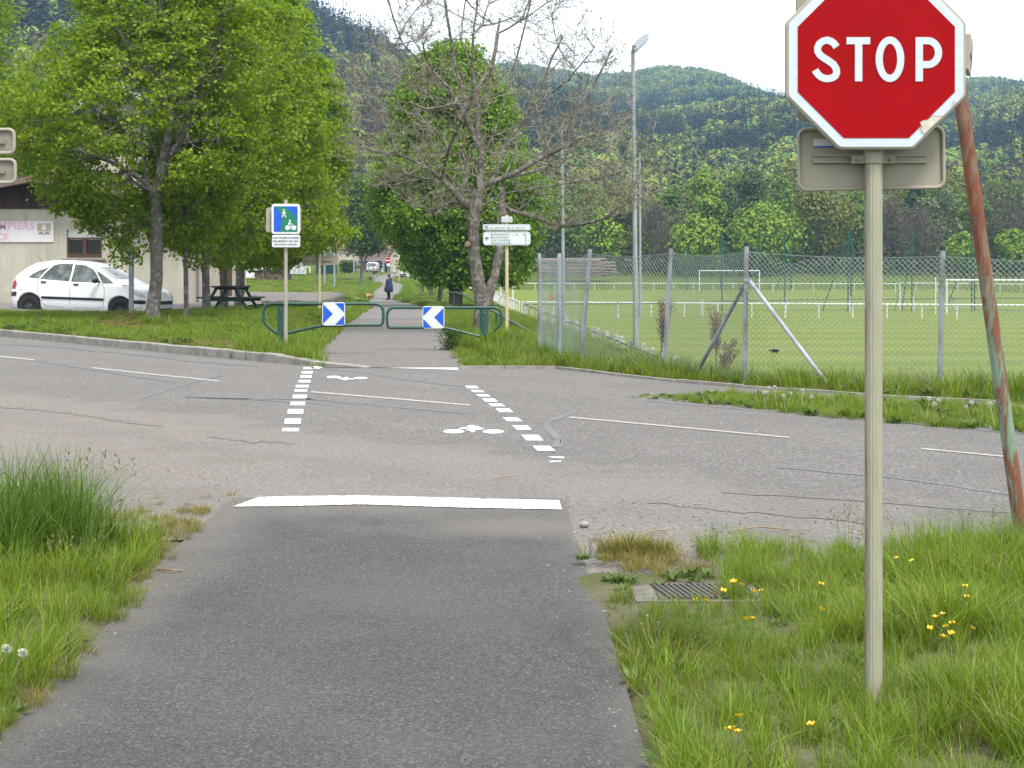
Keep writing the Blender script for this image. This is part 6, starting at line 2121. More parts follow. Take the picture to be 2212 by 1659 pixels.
M['render'] = render_mat('stained_render', (0.42, 0.40, 0.33), (0.35, 0.335, 0.275), (0.25, 0.235, 0.195))
M['render_clean'] = render_mat('cream_render', (0.42, 0.375, 0.29), (0.37, 0.33, 0.26), (0.27, 0.24, 0.2))
M['timber'] = mat('dark_timber', (0.050, 0.030, 0.026), (0.030, 0.019, 0.017), 6, rough=.85, stretch=(1, 1, .1))
M['brown_paint'] = mat('brown_window_paint', (0.085, 0.045, 0.028), (0.06, 0.034, 0.024), 12, rough=.7)
wx0, wx1, wz0, wz1 = X_(144, YF), X_(220, YF), Z_(557, YF), Z_(496, YF)
b = MB()
t3 = .3
b.box(((xl + wx0) / 2, YF + t3 / 2, (ze - .6) / 2), (wx0 - xl, t3, ze + .6)).box(((wx1 + xr_) / 2, YF + t3 / 2, (ze - .6) / 2), (xr_ - wx1, t3, ze + .6))
b.box(((wx0 + wx1) / 2, YF + t3 / 2, (wz0 - .6) / 2), (wx1 - wx0, t3, wz0 + .6)).box(((wx0 + wx1) / 2, YF + t3 / 2, (ze + wz1) / 2), (wx1 - wx0, t3, ze - wz1))
b.build('wall', M['render'], fs_)
b = MB().box((xr_ - .155, YF + 7.6, (ze - .6) / 2), (.29, 14.5, ze + .58))
b.box((xl + .155, YF + 7.6, (ze - .6) / 2), (.29, 14.5, ze + .58))
b.build('wall', M['render_clean'], fs_)
# gable boards
hwid = xr_ - xa + .1
x = xa - hwid
k = 0
first = None
while x < xa + hwid - .01:
    w_ = .20
    def zt(xx): return za_ - abs(xx - xa) / hwid * (za_ - ze)
    x1 = min(x + w_ - .012, xa + hwid)
    pts = [(x, ze - .02), (x1, ze - .02), (x1, zt(x1) + .02), (x, zt(x) + .02)]
    if x < xa < x1: pts = [(x, ze - .02), (x1, ze - .02), (x1, zt(x1) + .02), (xa, za_ + .02), (x, zt(x) + .02)]
    MB().prism_y(pts, YF - .06 + (k % 2) * .012, YF + .02).build('board', M['timber'], fs_)
    x += w_; k += 1
# roof
def slope_roof(name, xa, za, hw_, ze_, y0, y1, th, m, par, over=.45):
    dz = (za - ze_) / hw_
    b = MB()
    for s_ in (-1, 1):
        xe = xa + s_ * (hw_ + over); zz = ze_ - dz * over
        pts = [(xa, za), (xe, zz), (xe, zz + th), (xa, za + th)]
        b.prism_y(pts, y0, y1)
    return b.build(name, m, par)
M['roof_grey'] = mat('roof_sheet', (0.15, 0.12, 0.11), (0.11, 0.09, 0.085), 3, rough=.8)
slope_roof('roof', xa, za_ + .02, hwid, ze, YF - .9, YF + 15, .16, M['roof_grey'], fs_)
b = MB()
M['fascia'] = mat('fascia_boards', (0.16, 0.105, 0.085), (0.12, 0.08, 0.065), 5, rough=.8)
dz = (za_ - ze) / hwid
for s_ in (-1, 1):
    xe = xa + s_ * (hwid + .45)
    b.prism_y([(xa, za_ - .03), (xe, ze - dz * .45 - .03), (xe, ze - dz * .45 + .19), (xa, za_ + .19)], YF - .935, YF - .905)
b.build('fascia', M['fascia'], fs_)
# window: shutter box, frame, panes, sill
wzs = Z_(513, YF)
b = MB()
for k in range(7):
    b.box(((wx0 + wx1) / 2, YF + .11, wz1 - .02 - k * (wz1 - wzs) / 7 - .02), (wx1 - wx0 - .01, .03, (wz1 - wzs) / 7 - .008))
b.build('roller_shutter', M['plate_white'], fs_)
wf = MB().box((wx0 + .04, YF + .12, (wz0 + wzs) / 2), (.08, .07, wzs - wz0)).box((wx1 - .04, YF + .12, (wz0 + wzs) / 2), (.08, .07, wzs - wz0)).box(((wx0 + wx1) / 2, YF + .12, wz0 + .08), (wx1 - wx0, .075, .16)).box(((wx0 + wx1) / 2, YF + .12, wzs - .03), (wx1 - wx0, .075, .06)).box(((wx0 + wx1) / 2, YF + .115, (wz0 + wzs) / 2), (.14, .085, wzs - wz0)).build('window', M['brown_paint'], fs_)
m_, t_, bs, _ = new_mat('dark_pane'); bs.inputs['Base Color'].default_value = (.012, .013, .012, 1); bs.inputs['Roughness'].default_value = .25; bs.inputs['Specular IOR Level'].default_value = .3
M['dark_pane'] = m_
for a, c in ((wx0 + .08, (wx0 + wx1) / 2 - .07), ((wx0 + wx1) / 2 + .07, wx1 - .08)):
    MB().box(((a + c) / 2, YF + .14, (wz0 + wzs) / 2 + .03), (c - a, .02, wzs - wz0 - .2)).build('pane', M['dark_pane'], wf)
MB().box(((wx0 + wx1) / 2, YF - .02, wz0 - .06), (wx1 - wx0 + .28, .22, .08)).build('sill', M['slab'], fs_, bevel=.01)
# faded banner
bx1 = X_(116.5, YF)
bn = MB().box(((bx1 - 8.2 + bx1) / 2, YF - .025, (Z_(478, YF) + Z_(523, YF)) / 2), (8.2, .03, Z_(478, YF) - Z_(523, YF))).build('banner', mat('faded_banner', (0.60, 0.575, 0.575), (0.53, 0.515, 0.525), 1.3, rough=.8), fs_)
def zb(x, y): return (X_(x / 1.58 * .54004, YF), Z_(y / 1.58 * .54004, YF))
b = MB()
a, c = zb(-102, 1452), zb(220, 1403); text_on(b, 'POMPIERS', a[0], c[0], a[1], c[1], YF - .043, .025)
a, c = zb(-22, 1521), zb(67, 1475); text_on(b, 'CK', a[0], c[0], a[1], c[1], YF - .043, .025)
face_cam(b).build('lettering', M['ink_pink'], bn)
a, c = zb(237, 1462), zb(322, 1411)
MB().box(((a[0] + c[0]) / 2, YF - .0425, (a[1] + c[1]) / 2), (c[0] - a[0], .005, c[1] - a[1])).build('picture', mat('faded_green_print', (0.33, 0.335, 0.22), None, 6), bn)
b = MB(); q = [zb(*p) for p in ((266, 1454), (294, 1454), (288, 1425), (272, 1425))]
b.face([(p[0], YF - .047, p[1]) for p in q]); face_cam(b).build('print', M['plate_white'], bn)
b = MB(); q = [zb(*p) for p in ((270, 1425), (290, 1425), (291, 1413), (269, 1413))]
b.face([(p[0], YF - .0475, p[1]) for p in q]); face_cam(b).build('print', M['ink_pink'], bn)
b = MB()
for ux in (261, 300):
    cx, cz = zb(ux, 1482)
    b.face([(cx + .115 * math.cos(math.pi * k / 10), YF - .043, cz + .10 * math.sin(math.pi * k / 10)) for k in range(11)])
face_cam(b).build('print', mat('faded_grey_print', (0.25, 0.25, 0.25), None, 6), bn)
# side: downpipe, doors between timber posts
for yy, m in ((65.6, M['galv']),):
    MB().tube([(xr_ + .09, yy, -.2), (xr_ + .09, yy, ze - .1)], .06, 10).build('downpipe', m, fs_, smooth=True)
for yy in (72.2, 73.4, 75.6, 76.9):
    MB().box((xr_ + .03, yy, 1.75), (.08, .24, 3.7)).build('timber_post', M['brown_paint'], fs_)
for yy in (72.8, 76.25):
    MB().box((xr_ + .015, yy, 1.15), (.05, .95, 2.3)).build('door', M['brown_paint'], fs_)
MB().box((xr_ + .35, 74, 0.08), (.7, 5, .22)).build('step', M['slab'], fs_)

# grey gabled house behind
YG = 88.0
gh = thing('gabled_house', 'grey boarded house whose blue edged roof slope shows through the linden leaves', 'building', (X_(250, YG), YG, 0))
xg, zg = X_(252, YG), Z_(178, YG)
xe0, zee = X_(92, YG), Z_(298, YG)
hw2 = xg - xe0
M['grey_board'] = mat('grey_boards', (0.21, 0.195, 0.165), (0.17, 0.16, 0.135), 3, rough=.9, stretch=(.2, 1, 1))
MB().box((xg, YG + 4, zee / 2 - .3), (2 * hw2 - .8, 7.6, zee + .6)).build('wall', M['render_clean'], gh)
z = zee - .4
while z < zg - .2:
    hwz = (hw2 - .35) * (zg - z) / (zg - zee)
    z2 = z + .21
    hwz2 = max(.02, (hw2 - .35) * (zg - z2) / (zg - zee))
    MB().prism_y([(xg - min(hwz, hw2 - .35), z), (xg + min(hwz, hw2 - .35), z), (xg + min(hwz2, hw2 - .35), z2), (xg - min(hwz2, hw2 - .35), z2)], YG + .03, YG + .10).build('board', M['grey_board'], gh)
    z += .222
slope_roof('roof', xg, zg, hw2, zee, YG - .6, YG + 8.4, .18, mat('slate_blue_roof', (0.17, 0.20, 0.23), (0.13, 0.15, 0.18), 4, rough=.6), gh, .3)
b = MB()
for s_ in (-1, 1):
    xe = xg + s_ * (hw2 + .3); zz = zee - (zg - zee) / hw2 * .3
    b.prism_y([(xg, zg - .02), (xe, zz - .02), (xe, zz + .26), (xg, zg + .26)], YG - .64, YG - .61)
b.build('bargeboard', mat('pale_blue_metal', (0.36, 0.43, 0.47), (0.30, 0.36, 0.40), 3, rough=.5), gh)

# ------------------------------------------------------------------ picnic table
def ptable():
    Y = 47.6
    zb_ = float(zsoil(X_(500, Y), Y)) - .02
    t_ = thing('picnic_table', 'dark green wooden picnic table between the linden trunks', 'picnic table', (X_(500, Y), Y, zb_))
    mw = mat('dark_green_wood', (0.018, 0.042, 0.036), (0.012, 0.028, 0.025), 8, rough=.7)
    mt = mat('old_table_top', (0.030, 0.027, 0.026), (0.045, 0.04, 0.037), 8, rough=.8)
    cx = X_(497, Y); L_ = 1.15
    for k in range(5):
        MB().box((cx, Y - .3 + k * .15, zb_ + .76), (L_, .135, .045)).build('plank', mt, t_)
    for s_ in (-1, 1):
        for k in range(2):
            MB().box((cx + .0, Y + s_ * (.62 + k * .13), zb_ + .45), (L_, .12, .045)).build('plank', mt, t_)
    for xs in (-.4, .4):
        b = MB()
        for s_ in (-1, 1):
            b.tube([(cx + xs, Y + s_ * .72, zb_), (cx + xs, Y + s_ * .26, zb_ + .74)], .05, 4)
        b.box((cx + xs + .06, Y, zb_ + .40), (.05, 1.45, .10)).box((cx + xs + .06, Y, zb_ + .71), (.05, .72, .07))
        b.build('trestle', mw, t_)
    t_.rotation_euler = (0, 0, 0)
    return t_
pt = ptable()
# turn it so that a trestle end shows, with the benches out to left and right
pt.rotation_euler = (0, 0, rad(78))

# ------------------------------------------------------------------ low stone wall by the car park
sw = thing('stone_wall', 'low rough stone edging wall at the end of the car park', 'wall', (X_(640, 62.6), 62.6, 0))
M['stone'] = mat('wall_stone', (0.16, 0.145, 0.125), (0.10, 0.092, 0.080), 6, rough=.95, bmp=.8, bscale=12, bdist=.05)
def stones(p0, p1, n_):
    for k in range(n_):
        for row in (0, 1):
            f0, f1 = (k + .5 * row) / (n_ + .5), (k + .5 * row + .94) / (n_ + .5)
            a = [p0[i] + (p1[i] - p0[i]) * f0 for i in (0, 1)]; c = [p0[i] + (p1[i] - p0[i]) * f1 for i in (0, 1)]
            ln = math.dist(a, c); an = math.atan2(c[1] - a[1], c[0] - a[0])
            hz = R.uniform(.17, .21)
            MB().box(((a[0] + c[0]) / 2 + R.uniform(-.02, .02), (a[1] + c[1]) / 2 + R.uniform(-.02, .02), -.16 + row * .19 + hz / 2), (ln, .3, hz), (R.uniform(-.03, .03), R.uniform(-.03, .03), an)).build('stone', M['stone'], sw, bevel=.025)
stones((-9.5, 62.3), (-7.3, 62.85), 7)
stones((-7.25, 63.2), (-7.95, 78), 22)

# grey post with a small sign facing away
YP = 44.6
xp = X_(283.5, YP); zp = float(zsoil(xp, YP))
gp_ = thing('grey_post', 'grey square steel post with a small white plate in front of the car', 'post', (xp, YP, zp))
MB().box((xp, YP, (zp - .2 + Z_(528, YP)) / 2), (.115, .115, Z_(528, YP) - zp + .2)).build('post', M['galv'], gp_, bevel=.006)
MB().prism_y(rrect(X_(272, YP), Z_(560, YP), X_(294, YP), Z_(532, YP), .03), YP + .075, YP + .085).build('plate', M['plate_white'], gp_)
# sign seen from behind by the car park
YQ = 54.0
xq = X_(690, YQ); zq = float(zsoil(xq, YQ))
bs_ = thing('road_sign', 'beige sign seen from behind on a thin cream post by the stone wall', 'sign', (xq, YQ, zq))
MB().tube([(xq, YQ, zq - .2), (xq, YQ, Z_(548, YQ))], .042, 12).build('post', bpy.data.materials['cream_post'], bs_, smooth=True)
MB().prism_y(rrect(X_(652, YQ), Z_(573, YQ), X_(731, YQ), Z_(552, YQ), .05), YQ + .06, YQ + .08).build('panel', M['beige_metal'], bs_, bevel=.008)
MB().box((xq, YQ + .045, Z_(562, YQ)), (.78, .03, .06)).build('rail', M['beige_metal'], bs_)

# ------------------------------------------------------------------ far things at the end of the greenway
M['tile'] = mat('old_roof_tiles', (0.20, 0.115, 0.085), (0.13, 0.08, 0.062), 1.2, rough=.9)
def tile_roof(par, x0, x1, y_e, z_e, y_r, z_r, pitch=.8, m=None):
    """rows of tiles stepping up the slope, joined because each is a pixel or two"""
    n_ = max(4, int(math.hypot(y_r - y_e, z_r - z_e) / .42))
    b = MB()
    for k in range(n_):
        f0, f1 = k / n_, (k + 1.15) / n_
        ya, za2 = y_e + (y_r - y_e) * f0, z_e + (z_r - z_e) * f0 + .07
        yb, zb2 = y_e + (y_r - y_e) * f1, z_e + (z_r - z_e) * f1
        nx = max(3, int((x1 - x0) / .55))
        for i in range(nx):
            xa0, xa1 = x0 + (x1 - x0) * i / nx + .015, x0 + (x1 - x0) * (i + 1) / nx - .015
            dz = R.uniform(-.015, .015)
            b.add([(xa0, ya, za2 + dz), (xa1, ya, za2 + dz), (xa1, yb, zb2 + dz), (xa0, yb, zb2 + dz), (xa0, ya, za2 - .06), (xa1, ya, za2 - .06)], [(0, 1, 2, 3), (4, 5, 1, 0)])
    r_ = b.build('tiles', m or M['tile'], par, kind='stuff')
    return r_
YH = 276.0
hx = lambda u: X_(u, YH)
hz = lambda v: Z_(v, YH)
ho = thing('tiled_house', 'long cream house with brown tiled roof at the far end of the greenway', 'building', (hx(750), YH, 1))
MB().box(((hx(560) + hx(846)) / 2, YH + 4, (hz(537) + 0) / 2), (hx(846) - hx(560), 8, hz(537))).build('wall', M['render_clean'], ho)
tile_roof(ho, hx(555), hx(848), YH - .5, hz(538), YH + 4.2, hz(488))
MB().prism_z([(hx(555), YH + 4), (hx(848), YH + 4), (hx(848), YH + 8.5), (hx(555), YH + 8.5)], hz(545), [hz(489), hz(489), hz(535), hz(535)]).build('roof', M['tile'], ho)
# porch roof over the garage
tile_roof(ho, hx(778), hx(846), YH - 4.2, hz(562.5), YH - .2, hz(546), m=mat('porch_tiles', (0.15, 0.10, 0.08), (0.11, 0.075, 0.06), 1.2, rough=.9))
MB().box(((hx(778) + hx(846)) / 2, YH - .03, hz(576)), (hx(846) - hx(778), .08, 2.0)).build('garage_shade_panel', M['dark_pane'], ho)  # shade inside the open garage, painted as a dark panel
for u in (780, 812, 844):
    MB().box((hx(u), YH - 4, hz(577)), (.2, .2, 2.2)).build('porch_post', M['timber'], ho)
# gable wing
gw = 266.0
MB().prism_y([(X_(842, gw), Z_(592, gw)), (X_(866, gw), Z_(592, gw)), (X_(866, gw), Z_(546, gw)), (X_(856, gw), Z_(531, gw)), (X_(842, gw), Z_(552, gw))], gw, gw + 8).build('gable_wing', M['render_clean'], ho)
b = MB().prism_y([(X_(856, gw), Z_(530, gw)), (X_(870, gw), Z_(548, gw)), (X_(870, gw), Z_(545, gw)), (X_(856, gw), Z_(526, gw))], gw - .4, gw + 8)
b.prism_y([(X_(856, gw), Z_(530, gw)), (X_(838, gw), Z_(557, gw)), (X_(838, gw), Z_(553, gw)), (X_(856, gw), Z_(526, gw))], gw - .4, gw + 8)
b.build('wing_roof', M['tile'], ho)
for u0, u1, v0, v1 in ((731, 741, 566, 577), (700, 708, 566, 577), (662, 670, 566, 577)):
    w_ = MB().box((hx((u0 + u1) / 2), YH - .03, hz((v0 + v1) / 2)), (hx(u1) - hx(u0), .1, hz(v0) - hz(v1))).build('window', M['plate_white'], ho)
    MB().box((hx((u0 + u1) / 2), YH - .1, hz((v0 + v1) / 2)), ((hx(u1) - hx(u0)) * .8, .06, (hz(v0) - hz(v1)) * .8)).build('pane', M['dark_pane'], w_)

# white van
YV = 232.0
vx = lambda u: X_(u, YV)
vz = lambda v: Z_(v, YV)
va = thing('white_van', 'small white van seen from behind outside the tiled house', 'van', (vx(803), YV, vz(586)))
b = MB()
sec = rrect(vx(791), vz(583.5), vx(815), vz(566), .35, 4)
cx = (vx(791) + vx(815)) / 2
b.prism_y([(cx + (x - cx) * (1 - .12 * max(0, (z - vz(577)) / 1.0)), z) for x, z in sec], YV, YV + 3.8)
b.build('body', M['car_white'], va, bevel=.12)
MB().prism_y(rrect(vx(793.5), vz(575.5), vx(812.5), vz(568.5), .12), YV - .03, YV + .02).build('rear_window', M['car_glass'], va)
MB().box((cx, YV - .02, vz(580)), (.55, .03, .12)).build('number_plate', M['plate_white'], va)
for s_ in (-1, 1):
    MB().tube([(cx + s_ * .62, YV + .6, vz(584)), (cx + s_ * .76, YV + .6, vz(584))], .30, 14).build('wheel', M['rubber'], va)
    MB().box((cx + s_ * .74, YV - .01, vz(577)), (.08, .05, .5)).build('tail_light', bpy.data.materials['tail_light'], va)
# metal gates by the van
YM = 226.0
mg = thing('metal_gate', 'grey tubular field gate with diagonal braces around the white van', 'gate', (X_(798, YM), YM, Z_(586, YM)))
g_ = lambda u, v: (X_(u, YM), YM, Z_(v, YM))
for us in ((764, 797), (797, 828)):
    b = MB().tube([g_(us[0] + 1, 562.5), g_(us[1] - 1, 562.5)], .05, 6).tube([g_(us[0] + 1, 584), g_(us[1] - 1, 584)], .05, 6).tube([g_(us[0] + 1, 573), g_(us[1] - 1, 573)], .035, 6)
    b.tube([g_(us[0] + 1, 562), g_(us[0] + 1, 585)], .05, 6).tube([g_(us[1] - 1, 562), g_(us[1] - 1, 585)], .05, 6)
    b.tube([g_(us[0] + 1, 584 if us[0] > 780 else 563), g_(us[1] - 1, 563 if us[0] > 780 else 584)], .035, 6)
    b.build('gate_leaf', M['galv'], mg)
for u in (764, 829):
    MB().tube([g_(u, 590), g_(u, 561)], .09, 8).build('post', M['galv'], mg)
# no entry sign
YN = 256.0
ne = thing('no_entry_sign', 'round red no entry sign with white bar at the far end of the path', 'sign', (X_(838.5, YN), YN, float(zsoil(X_(838.5, YN), YN))))
MB().tube([(X_(838.5, YN), YN + .05, .0), (X_(838.5, YN), YN + .05, Z_(562, YN))], .06, 8).build('post', M['beige_metal'], ne, smooth=True)
d_ = MB().tube([(X_(838, YN), YN - .01, Z_(562.5, YN)), (X_(838, YN), YN + .02, Z_(562.5, YN))], .50, 24).build('plate', M['plate_white'], ne)
MB().tube([(X_(838, YN), YN - .03, Z_(562.5, YN)), (X_(838, YN), YN - .012, Z_(562.5, YN))], .45, 24).build('red_disc', M['sign_red'], d_)
MB().box((X_(838, YN), YN - .04, Z_(562.5, YN)), (.66, .014, .16)).build('bar', M['plate_white'], d_)
MB().prism_y(rrect(X_(835, YN), Z_(575, YN), X_(842, YN), Z_(569, YN), .05), YN - .01, YN + .02).build('text_plate', M['plate_white'], ne)
wpst = thing('white_post', 'thin cream sign post on the verge before the far gates', 'post', (X_(862, 215), 215, -.4))
MB().tube([(X_(862, 215), 215, -.6), (X_(862, 215), 215, Z_(556, 215))], .07, 8).build('post', bpy.data.materials['cream_post'], wpst, smooth=True)
MB().prism_y(rrect(X_(858.5, 215), Z_(559, 215), X_(865, 215), Z_(551, 215), .05), 214.9, 214.94).build('plate', M['plate_white'], wpst)
# second pair of barrier gates far away
for lab, us, plu, fl in (('distant left barrier gate with white chevron at the path end', (810, 837), (823.5, 829.5), False), ('distant right barrier gate with white chevron at the path end', (841, 866), (848.5, 854.5), True)):
    Yg = 258.0
    t_ = thing('barrier_gate', lab, 'barrier', (X_(us[0], Yg), Yg, .2), 'green barrier gates across the path')
    q = [P(us[0], 590.5, Yg), P(us[0] + 4, 592, Yg)] if False else None
    x0, x1 = X_(us[0], Yg), X_(us[1], Yg)
    zt_, zb_ = Z_(579.6, Yg), Z_(587, Yg)
    b = MB().tube([(x0, Yg, zt_), (x1, Yg, zt_), (x1 + .06, Yg, (zt_ + zb_) / 2), (x1, Yg, zb_), (x0, Yg, zb_), (x0 - .06, Yg, (zt_ + zb_) / 2), (x0, Yg, zt_)], .045, 6)
    b.build('frame', M['gate_green'], t_, smooth=True)
    xp_ = x1 if fl else x0
    MB().tube([(xp_ + (-.3 if fl else .3), Yg + .02, 0), (xp_ + (-.3 if fl else .3), Yg + .02, zt_)], .07, 8).build('post', M['gate_green'], t_)
    a, c = X_(plu[0], Yg), X_(plu[1], Yg)
    pl = MB().prism_y([(a, zb_ - .03), (c, zb_ - .03), (c, zt_ + .03), (a, zt_ + .03)], Yg - .08, Yg - .05).build('chevron_plate', M['plate_white'], t_)
    w_, h_ = c - a, zt_ - zb_ + .06
    b = MB()
    for tri in (((.03, .95), (.03, .05), (.44, .5)), ((.56, .97), (.97, .97), (.97, .56)), ((.56, .03), (.97, .03), (.97, .44))):
        b.face([((c - w_ * fx if fl else a + w_ * fx), Yg - .085, zb_ - .03 + h_ * fz) for fx, fz in tri])
    face_cam(b).build('blue_field', M['sign_blue'], pl)

# wood pile under tarpaulins
YW = 160.0
wx = lambda u: X_(u, YW)
wz = lambda v: Z_(v, YW)
wp = thing('woodpile', 'stacked firewood under white sheets beside the meadow', 'woodpile', (wx(570), YW, wz(605)))
M['log_end'] = mat('log_ends', (0.22, 0.155, 0.10), (0.09, 0.065, 0.045), 5, rough=.9)
b = MB()
for k in range(430):
    u = R.uniform(548, 624); v0 = 571 + (8 if u < 572 else 0)
    v = R.uniform(v0, 606 - (u - 548) * .03)
    r_ = R.uniform(.06, .11)
    yo = R.uniform(-.12, .12)
    b.tube([(wx(u), YW + yo, wz(v)), (wx(u), YW + .9, wz(v))], r_, 6)
b.build('logs', M['log_end'], wp, kind='stuff')
def tarp(name, u0, u1, v0, v1, m, seed):
    n_, mrow = 14, 8
    vs = []
    rr_ = random.Random(seed)
    for i in range(n_ + 1):
        for j in range(mrow + 1):
            u = u0 + (u1 - u0) * i / n_; f = j / mrow
            v = v0 + (v1 - v0) * max(0, (f - .4) / .6) + rr_.uniform(-1.2, 1.2)
            y = YW + .8 - min(1, f / .4) * 1.05 + rr_.uniform(-.07, .07)
            vs.append((wx(u), y, wz(v)))
    fs = [(i * (mrow + 1) + j, (i + 1) * (mrow + 1) + j, (i + 1) * (mrow + 1) + j + 1, i * (mrow + 1) + j + 1) for i in range(n_) for j in range(mrow)]
    MB().add(vs, fs).build(name, m, wp, smooth=False)
M['tarp_white'] = mat('white_sheet', (0.62, 0.62, 0.66), (0.52, 0.52, 0.57), 2, rough=.5)
M['tarp_dark'] = mat('dark_sheet', (0.06, 0.06, 0.065), None, 3, rough=.5)
tarp('tarpaulin', 529, 551, 574, 600, M['tarp_white'], 1); tarp('tarpaulin', 548, 575, 568, 584, M['tarp_white'], 2); tarp('tarpaulin', 572, 590, 574, 582, M['tarp_white'], 3); tarp('tarpaulin', 612, 630, 566, 606, M['tarp_dark'], 4)
MB().box((wx(603), YW + .2, wz(565)), (wx(630) - wx(578), 1.6, .1), (0, .05, 0)).build('cover_sheet', M['slab'], wp)
# chalet behind, white hut, chequered panels, green screen
YC = 185.0
ch = thing('dark_chalet', 'low dark timber chalet with pale base behind the firewood', 'building', (X_(590, YC), YC, 0))
cx_ = lambda u: X_(u, YC)
cz_ = lambda v: Z_(v, YC)
MB().box(((cx_(560) + cx_(640)) / 2, YC + 3, (cz_(552)) / 2 + .2), (cx_(640) - cx_(560), 6, cz_(552))).build('wall', M['timber'], ch)
MB().box(((cx_(560) + cx_(626)) / 2, YC - .5, cz_(566)), (cx_(626) - cx_(560), .9, .9)).build('balcony', mat('pale_balcony', (0.33, 0.32, 0.31), None, 3), ch)
slope_roof('roof', cx_(600), cz_(528), cx_(650) - cx_(600), cz_(548), YC - 1, YC + 6.5, .2, M['roof_grey'], ch)
hu = thing('white_hut', 'small white hut with pale pitched roof left of the firewood', 'hut', (X_(545, 172), 172, 0))
MB().box((X_(545, 172), 174, (Z_(560, 172)) / 2), (X_(560, 172) - X_(530, 172), 3, Z_(560, 172) + .5)).build('wall', M['render_clean'], hu)
MB().prism_y([(X_(527, 172), Z_(562, 172)), (X_(564, 172), Z_(562, 172)), (X_(559, 172), Z_(554, 172)), (X_(534, 172), Z_(552, 172))], 172 - .4, 176).build('roof', mat('pale_roof', (0.58, 0.52, 0.46), (0.52, 0.47, 0.42), 2), hu)
sc_ = thing('panel_fence', 'white fence panels chequered with grey squares beside the firewood', 'fence', (X_(642, 158), 158, 0))
M['pale_grey'] = mat('pale_grey_panel', (0.33, 0.345, 0.37), None, 4)
for i in range(7):
    u = 627.5 + i * 4.5
    pz = MB().box((X_(u + 2.1, 158), 158 + i * .15, (Z_(562 + i * .4, 158) + Z_(592, 158)) / 2), (4.2 / FPX * 158, .06, Z_(562 + i * .4, 158) - Z_(592, 158))).build('panel', M['plate_white'], sc_)
    for k in range(2):
        MB().box((X_(u + 1.4 + 1.2 * (i % 2), 158), 158 + i * .15 - .045, Z_(569 + 12 * k + 5 * (i % 2), 158)), (2.4 / FPX * 158, .02, .26)).build('square', M['pale_grey'], pz)
gsn = thing('slatted_screen', 'green slatted screen fence standing on the meadow', 'screen', (X_(705, 150), 150, 0))
M['screen_green'] = mat('screen_green', (0.035, 0.10, 0.095), (0.022, 0.07, 0.066), 6, rough=.6)
first = None
for i in range(13):
    u = 683 + i * 3.6
    if first is None:
        first = MB().box((X_(u, 150), 150, (Z_(547, 150) + Z_(593, 150)) / 2), (.10, .08, Z_(547, 150) - Z_(593, 150))).build('slat', M['screen_green'], gsn)
    else:
        c = first.copy(); link(c); c.parent = gsn; c.location = (i * 3.6 / FPX * 150, .25 * math.sin(i * .9), 0)
MB().box((X_(705, 150), 150.3, (Z_(550, 150) + Z_(592, 150)) / 2), (X_(728, 150) - X_(683, 150), .03, Z_(552, 150) - Z_(592, 150))).build('backing', M['gate_green'], gsn)
for u, lab in ((722, 'tall thin steel pole just right of the green screen'), (701, 'tall thin steel pole rising in front of the green screen')):
    p_ = thing('steel_pole', lab, 'pole', (X_(u, 148), 148, 0))
    MB().tube([(X_(u, 148), 148, -.3), (X_(u, 148), 148, Z_(470, 148))], .085, 8).build('pole', M['galv'], p_, smooth=True)
sg_ = thing('football_goal', 'tiny white goal frame on the meadow beside the chequered panels', 'goal', (X_(660, 175), 175, 0), 'white football goals')
MB().tube([(X_(657, 175), 176, Z_(577, 175)), (X_(669, 175), 175, Z_(577, 175)), (X_(669.5, 175), 175, Z_(589, 175))], .06, 8).build('frame', M['white_rail'], sg_, smooth=True)
# hedge
n_ = 2600
c = np.stack([rng.uniform(X_(738, 228), X_(766, 228), n_), rng.uniform(226, 231, n_), Z_(588, 228) + rng.uniform(0, 1, n_) ** .7 * (Z_(565, 228) - Z_(588, 228))], -1)
V, Fq = kites(c, randn_dir(n_) + np.array([0, -.4, .6]), randn_dir(n_), .3, .22, .2)
hg = thing('hedge', 'clipped dark green hedge under the window of the tiled house', 'hedge', (X_(752, 228), 228, Z_(590, 228)))
np_obj('foliage', V, Fq, M['leaf_small'], hg, attrs={'tint': ('FLOAT', np.repeat(rng.uniform(0, 1, n_), 4))})
# low wall or track right of the far gates
tw = thing('rubble_heap', 'pale rubble heap beside the path before the far gates', 'rubble', (X_(868, 240), 240, .2))
b = MB()
for k in range(26):
    b.ball((X_(R.uniform(860, 886), 240), 240 + R.uniform(-1, 1), .15 + R.uniform(-.1, .35)), (R.uniform(.2, .5), .3, R.uniform(.15, .3)), 6, 4)
b.build('stones', M['concrete_white'], tw, kind='stuff')
# log stacks beyond the pitch
lg = thing('log_stack', 'long felled trunks stacked beyond the pitch behind the fence', 'logs', (X_(1250, 228), 228, -.6))
M['log_bark'] = mat('log_bark', (0.22, 0.17, 0.135), (0.14, 0.11, 0.09), 2, rough=.9, stretch=(.2, 1, 1))
for k in range(30):
    u0 = R.uniform(1150, 1200); u1 = u0 + R.uniform(110, 150)
    row = k % 9
    v = 596 - row * 4.3 + R.uniform(-1, 1)
    MB().tube([P(u0, v, 226 + (k // 9) * .7), P(u1, v + R.uniform(-1.5, 1.5), 226 + (k // 9) * .7)], [R.uniform(.12, .2), R.uniform(.09, .15)], 7).build('log', M['log_bark'], lg)

